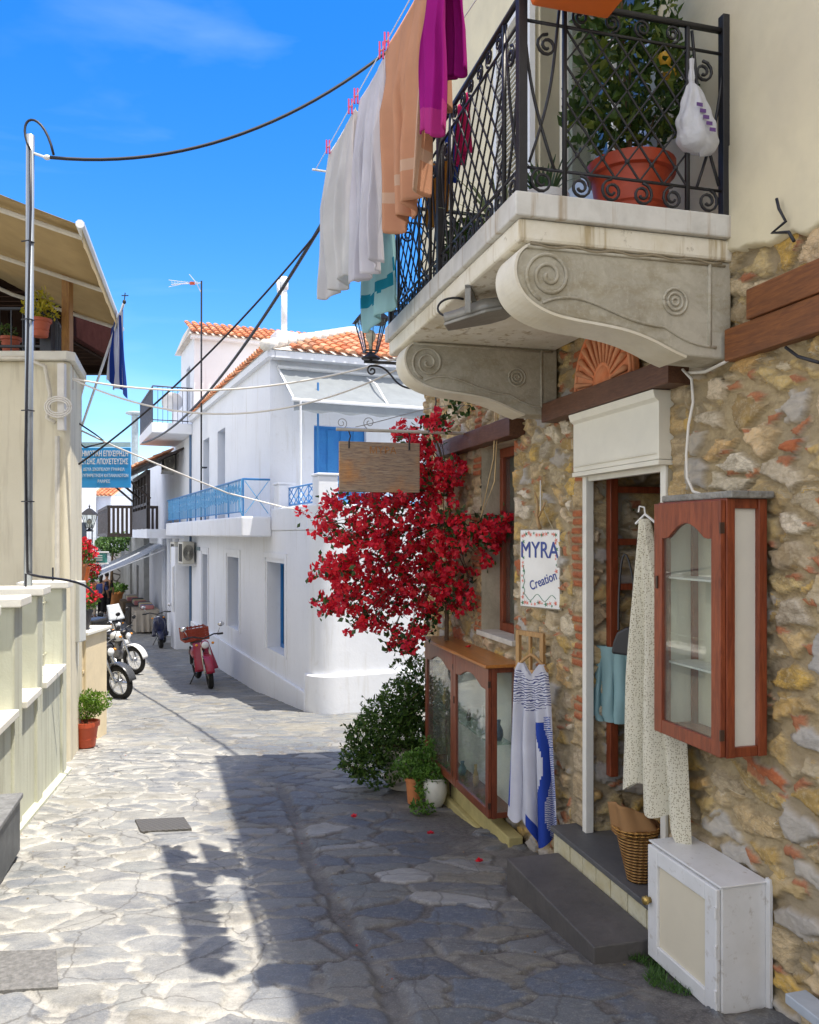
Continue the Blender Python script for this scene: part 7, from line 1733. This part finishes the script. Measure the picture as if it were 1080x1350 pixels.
# ================================================================== bougainvillea
def bract(name, cols):
    return leaf_mat(name, cols, .42, .55, 9)
BOUG = bract('crimson_bract', [(.86, .012, .04), (.92, .035, .06), (.66, .006, .05), (.9, .05, .06), (.55, .004, .05), (.8, .10, .12)])
Tb = W(1.9, .14, gz(6.5))
bg_ = thing('bougainvillea', 'crimson flowering bougainvillea spilling over the lane at the stone house corner', 'bougainvillea', I4, Tb)
Zb = 6.1
cl = [  # px, py, radius px (x,y), weight
 (430,690,28,26,.8),(455,665,26,24,.9),(470,715,42,40,2.2),(500,690,44,42,2.4),(520,740,46,42,2.6),(545,700,44,40,2.3),(560,650,36,34,1.6),(480,770,34,30,1.5),(455,745,30,26,1.2),(430,755,24,18,.7),(442,795,26,26,1.0),(470,795,30,22,.8),
 (510,790,34,26,1.3),(545,770,40,34,1.8),(580,740,38,34,1.7),(590,700,30,30,1.2),(560,805,30,20,.8),(535,575,30,18,.8),(560,595,34,30,1.5),(585,630,28,30,1.3),(552,622,30,22,1.0),(598,620,16,24,.6),(575,560,24,12,.5),
 (625,705,34,18,1.1),(655,692,22,20,.9),(640,715,26,14,.7),(600,790,30,20,.9),(620,765,26,14,.5),(535,852,22,16,.7),(550,838,16,14,.5),(520,828,14,10,.2),(492,822,24,14,.5),(640,740,20,10,.25),(470,825,14,8,.2),(665,700,10,14,.3),(590,772,24,16,.5),(495,655,26,18,.8),(525,660,26,20,.9)]
def zof(px, py):
    base = 6.25 + .12*math.sin(px*.05) + .15*math.cos(py*.04)
    return base - .35*max(0, (px-560)/110)
br = MB(); lf = MB(); st = MB(); st2 = MB()
root = W(1.95, .10, gz(6.6)); hub = P(585, 690, 6.3)
st.tube(bez(root, W(2.0, .14, E-1.2), W(2.15, .12, E-.4), P(597, 715, 6.3), 14), [.022 - .0006*i for i in range(15)], 7)
st.tube(bez(P(597, 715, 6.3), P(590, 660, 6.35), P(590, 600, 6.5), P(565, 560, 6.5), 12), [.014 - .0006*i for i in range(13)], 6)
st.tube(bez(P(597, 715, 6.3), P(610, 690, 6.2), P(640, 690, 6.05), P(668, 700, 5.95), 10), .008, 6)
rnd_state = random.getstate(); random.seed(31)
for (px, py, rx, ry, w_) in cl:
    Z = zof(px, py); c_ = P(px, py, Z); ex, ez = rx/F*Z, ry/F*Z
    # arching twig carrying this spray
    s0 = hub if py > 620 else P(590, 630, 6.45)
    mid = s0.lerp(c_, .5) + Vector((0, rnd(-.1, .1), .10)); st2.tube(bez(s0, mid, mid, c_, 9), .005, 4, False, r1=.002)
    ncl = int(22*w_)
    for _ in range(ncl):
        v = Vector((random.gauss(0, .5), random.gauss(0, .55), random.gauss(0, .5)))
        q = c_ + Vector((v.x*ex*.92, v.y*.26, v.z*ez*.92))
        # a flower head: several papery bracts around a centre
        rad = rnd(.022, .045)
        for _b in range(random.choice((9, 12, 15))):
            d = Vector((rnd(-1, 1), rnd(-1, 1), rnd(-1, 1))).normalized(); p = q + d*rad*rnd(.2, 1); s = rnd(.026, .042)
            n_ = (d + Vector((rnd(-.6, .6), rnd(-.6, .6), rnd(-.6, .6)))).normalized(); t_ = n_.orthogonal().normalized(); t_ = (Matrix.Rotation(rnd(0, 6.28), 3, n_) @ t_); b_ = n_.cross(t_)
            br.add([p, p + t_*s*.55 + b_*s*.52 + n_*s*.18, p + t_*s*1.25 + n_*s*.02, p + t_*s*.55 - b_*s*.52 + n_*s*.18], [(0, 1, 2), (0, 2, 3)])
        if random.random() < .16: st2.tube([q, q + Vector((rnd(-.06, .06), rnd(-.05, .05), rnd(-.09, .03)))], .0018, 3, False)
    leaves(lf, [c_ + Vector((random.gauss(0, .45)*ex, random.gauss(0, .5)*.25, random.gauss(0, .45)*ez)) for _ in range(int(34*w_))], .05, .6)
    for _k in range(3): e_ = c_ + Vector((rnd(-1, 1)*ex*.8, rnd(-.12, .12), rnd(-1, 1)*ez*.8)); st2.tube(bez(s0.lerp(c_, .6), c_, c_, e_, 5), .003, 4, False)
for px, py in ((432, 800), (520, 848), (533, 868), (640, 800), (620, 700), (600, 690), (614, 712), (500, 820), (470, 812), (560, 820), (590, 800), (575, 560), (606, 540), (640, 690), (510, 705)):
    c_ = P(px, py, zof(px, py)); leaves(lf, [c_ + Vector((rnd(-.09, .09), rnd(-.1, .1), rnd(-.07, .07))) for _ in range(34)], .05, .65); st2.tube([c_ + Vector((rnd(-.1, .1), 0, .1)), c_], .002, 3, False)
random.setstate(rnd_state)
BKT = mat('bougainvillea_bark', (.13, .085, .05), .85, .3, 20, .4)
st.add(st2.v, st2.f); st.build('branches', BKT, bg_, smooth=True); br.build('blossoms', BOUG, bg_); lf.build('foliage', leaf_mat('boug_leaf', [(.02, .05, .012), (.04, .09, .02), (.07, .14, .03)], .3), bg_)
# fallen blossoms
for k, (px, py, lab) in enumerate(((467, 1082, 'fallen red blossom on the grey stones left of the pots'), (568, 1105, 'fallen red blossom on the ground before the vitrine'), (632, 1143, 'fallen red blossom near the dark slate step'), (607, 866, 'red blossom lying on the orange top of the long vitrine'))):
    if k < 3:
        Z = 5
        for _ in range(40): Z = (E - gz(Z)) / (py-704) * F
        c_ = Vector(((px-540)/F*Z, Z, gz(Z) + .03))
    else: c_ = FR @ Vector((1.55, .12, E-.81))
    m = MB()
    for _ in range(12):
        d = Vector((rnd(-1, 1), rnd(-1, 1), rnd(0, .6))).normalized(); s = .028; t_ = d; b_ = d.cross(Vector((0, 0, 1))).normalized(); m.add([c_, c_ + t_*s*.5 + b_*s*.5, c_ + t_*s, c_ + t_*s*.5 - b_*s*.5], [(0,1,2),(0,2,3)])
    tag(m.build('fallen_blossom', BOUG), lab, 'blossom', 'fallen blossoms')
# ================================================================== jasmine bush and pots beside the vitrine
JL = leaf_mat('dark_glossy_leaf', [(.03, .07, .012), (.05, .11, .02), (.08, .16, .025), (.16, .27, .05)], .45)
c0 = P(520, 1035, 6.85); gT = Vector((c0.x, 6.85, gz(6.85)+.02))
jb = thing('shrub', 'large dark green shrub with small white flowers in a pale pot beside the vitrine', 'shrub', I4, gT)
m = MB(Matrix.Translation(gT + Vector((.10, 0, 0)))); m.lathe([(.15, 0), (.19, .25), (.20, .30), (.215, .30), (.215, .34), (.18, .33), (.001, .32)], (0, 0, 0), 24); m.build('pot', mat('pale_clay', (.5, .46, .38), .8, .25, 6, .2), jb, auto=35)
bl = [(P(545, 905, 6.95), (.15, .2, .18)), (P(530, 925, 6.9), (.2, .22, .2)), (P(515, 950, 6.9), (.26, .26, .22)), (P(500, 975, 6.85), (.28, .28, .22)), (P(530, 980, 6.85), (.26, .26, .24)), (P(480, 1000, 6.8), (.2, .24, .16)), (P(500, 1015, 6.75), (.26, .24, .14)), (P(548, 950, 6.95), (.17, .22, .3)), (P(467, 1010, 6.8), (.1, .14, .10)), (P(550, 1000, 6.8), (.15, .2, .16)), (P(555, 880, 7.0), (.07, .1, .10))]
lv = MB(); leaves(lv, blob_pts([(c, r) for c, r in bl], 7500, .45), .042, .48, up=.6)
m = MB()
for c, r in bl:
    s_ = gT + Vector((.1, 0, .33)); m.tube(bez(s_, s_.lerp(c, .4) + Vector((0, 0, .1)), c, c + Vector((rnd(-.1, .1), 0, r[2])), 8), .008, 5, r1=.003)
for _ in range(70):
    c, r = random.choice(bl); d = Vector((rnd(-1, .4), rnd(-1, 1), rnd(-.3, 1))).normalized(); a = Vector(c) + Vector((d.x*r[0], d.y*r[1], d.z*r[2]))*.8; b = a + d*rnd(.06, .16) + Vector((0, 0, .04)); m.tube([a, b], .002, 3, False); leaves(lv, [a.lerp(b, rnd(.1, 1)) for _ in range(9)], .04, .45)
m.build('stem', mat('bark_brown', (1,1,1)), jb); lv.build('foliage', JL, jb)
m = MB()
for k in range(46):
    c, r = random.choice(bl); d = Vector((rnd(-1, .3), rnd(-1, -.1), rnd(-.4, .9))).normalized(); p = Vector(c) + Vector((d.x*r[0], d.y*r[1], d.z*r[2]))*1.02
    for i in range(5):
        a = 2*PI*i/5; e = d.orthogonal().normalized(); f = d.cross(e); q = e*math.cos(a) + f*math.sin(a); h_ = e*math.cos(a+.5) + f*math.sin(a+.5); m.add([p, p + q*.012, p + (q+h_)*.011, p + h_*.012], [(0,1,2,3)])
m.build('blossoms', mat('white_petal', (.8, .8, .76), .6), jb)
def gpt(px, py):
    Z = 6.0
    for _ in range(40): Z = (E - gz(Z)) / (py-704) * F
    return Vector(((px-540)/F*Z, Z, gz(Z)+.012))
FERN = leaf_mat('fern_leaf', [(.06, .14, .02), (.1, .22, .03), (.16, .3, .05)], .35)
T = gpt(547, 1060)
def mk6(m): m.lathe([(.055, 0), (.07, .17), (.078, .17), (.078, .2), (.065, .195), (.001, .19)], (0, 0, 0), 20); return .2
potted('potted_fern', 'leafy plant in a slim orange clay pot at the foot of the vitrine', 'potted plant', T, mk6, [((-.03, 0, .27), (.14, .12, .10)), ((.05, 0, .33), (.12, .1, .08)), ((.1, 0, .4), (.06, .06, .1))], 800, .038, FERN, pm=mat('orange_clay', (.55, .2, .07), .75, .25, 9, .2))
T = gpt(574, 1064)
def mk7(m): m.lathe([(.05, 0), (.075, .04), (.092, .11), (.09, .17), (.078, .2), (.088, .21), (.08, .215), (.001, .2)], (0, 0, 0), 24); return .2
potted('potted_ivy', 'small trailing green plant in a round white pot by the vitrine corner', 'potted plant', T, mk7, [((-.02, 0, .24), (.13, .1, .07)), ((-.1, -.03, .17), (.06, .06, .12))], 520, .04, FERN, pm=mat('white_glazed_pot', (.62, .62, .55), .35, .15, 6, .05))
T = gpt(556, 1075); lv = MB(Matrix.Translation(T)); leaves(lv, blob_pts([((0, 0, .04), (.09, .06, .05))], 150), .035, .6); tag(lv.build('ground_weed', FERN), 'low green weed growing between the two small pots', 'plant')
T = gpt(527, 1040)
t = thing('clay_bowl', 'pale broken clay bowl under the shrub', 'bowl', I4, T); MB(Matrix.Translation(T)).lathe([(.05, 0), (.12, .05), (.15, .09), (.14, .095), (.11, .06), (.001, .03)], (0, 0, 0), 22).build('bowl', mat('pale_clay', (1,1,1)), t, auto=35)

# ---- leaf litter and crumbs caught in the joints
lv = MB(); random.seed(5)
for k in range(150):
    if k % 3: c_ = FR @ Vector((rnd(-1.0, 3.0), rnd(.25, .9) if k % 2 else 1.33 + rnd(-.05, .05), 0))
    else: c_ = FL @ Vector((rnd(-4, .5), -rnd(.05, .5), 0))
    c_.z = gz(c_.y) + .012; a = rnd(0, 6.28); s_ = rnd(.008, .02); d_ = Vector((math.cos(a), math.sin(a), rnd(-.1, .3)))*s_; q = Vector((-d_.y, d_.x, 0))*.4
    lv.add([c_, c_ + d_*.5 + q, c_ + d_, c_ + d_*.5 - q], [(0, 1, 2), (0, 2, 3)])
tag(lv.build('leaf_litter', leaf_mat('dry_litter', [(.2, .12, .04), (.1, .07, .03), (.25, .18, .06), (.35, .02, .04)], .1)), 'dry leaves and crumbs scattered over the paving', 'leaf litter', kind='stuff')
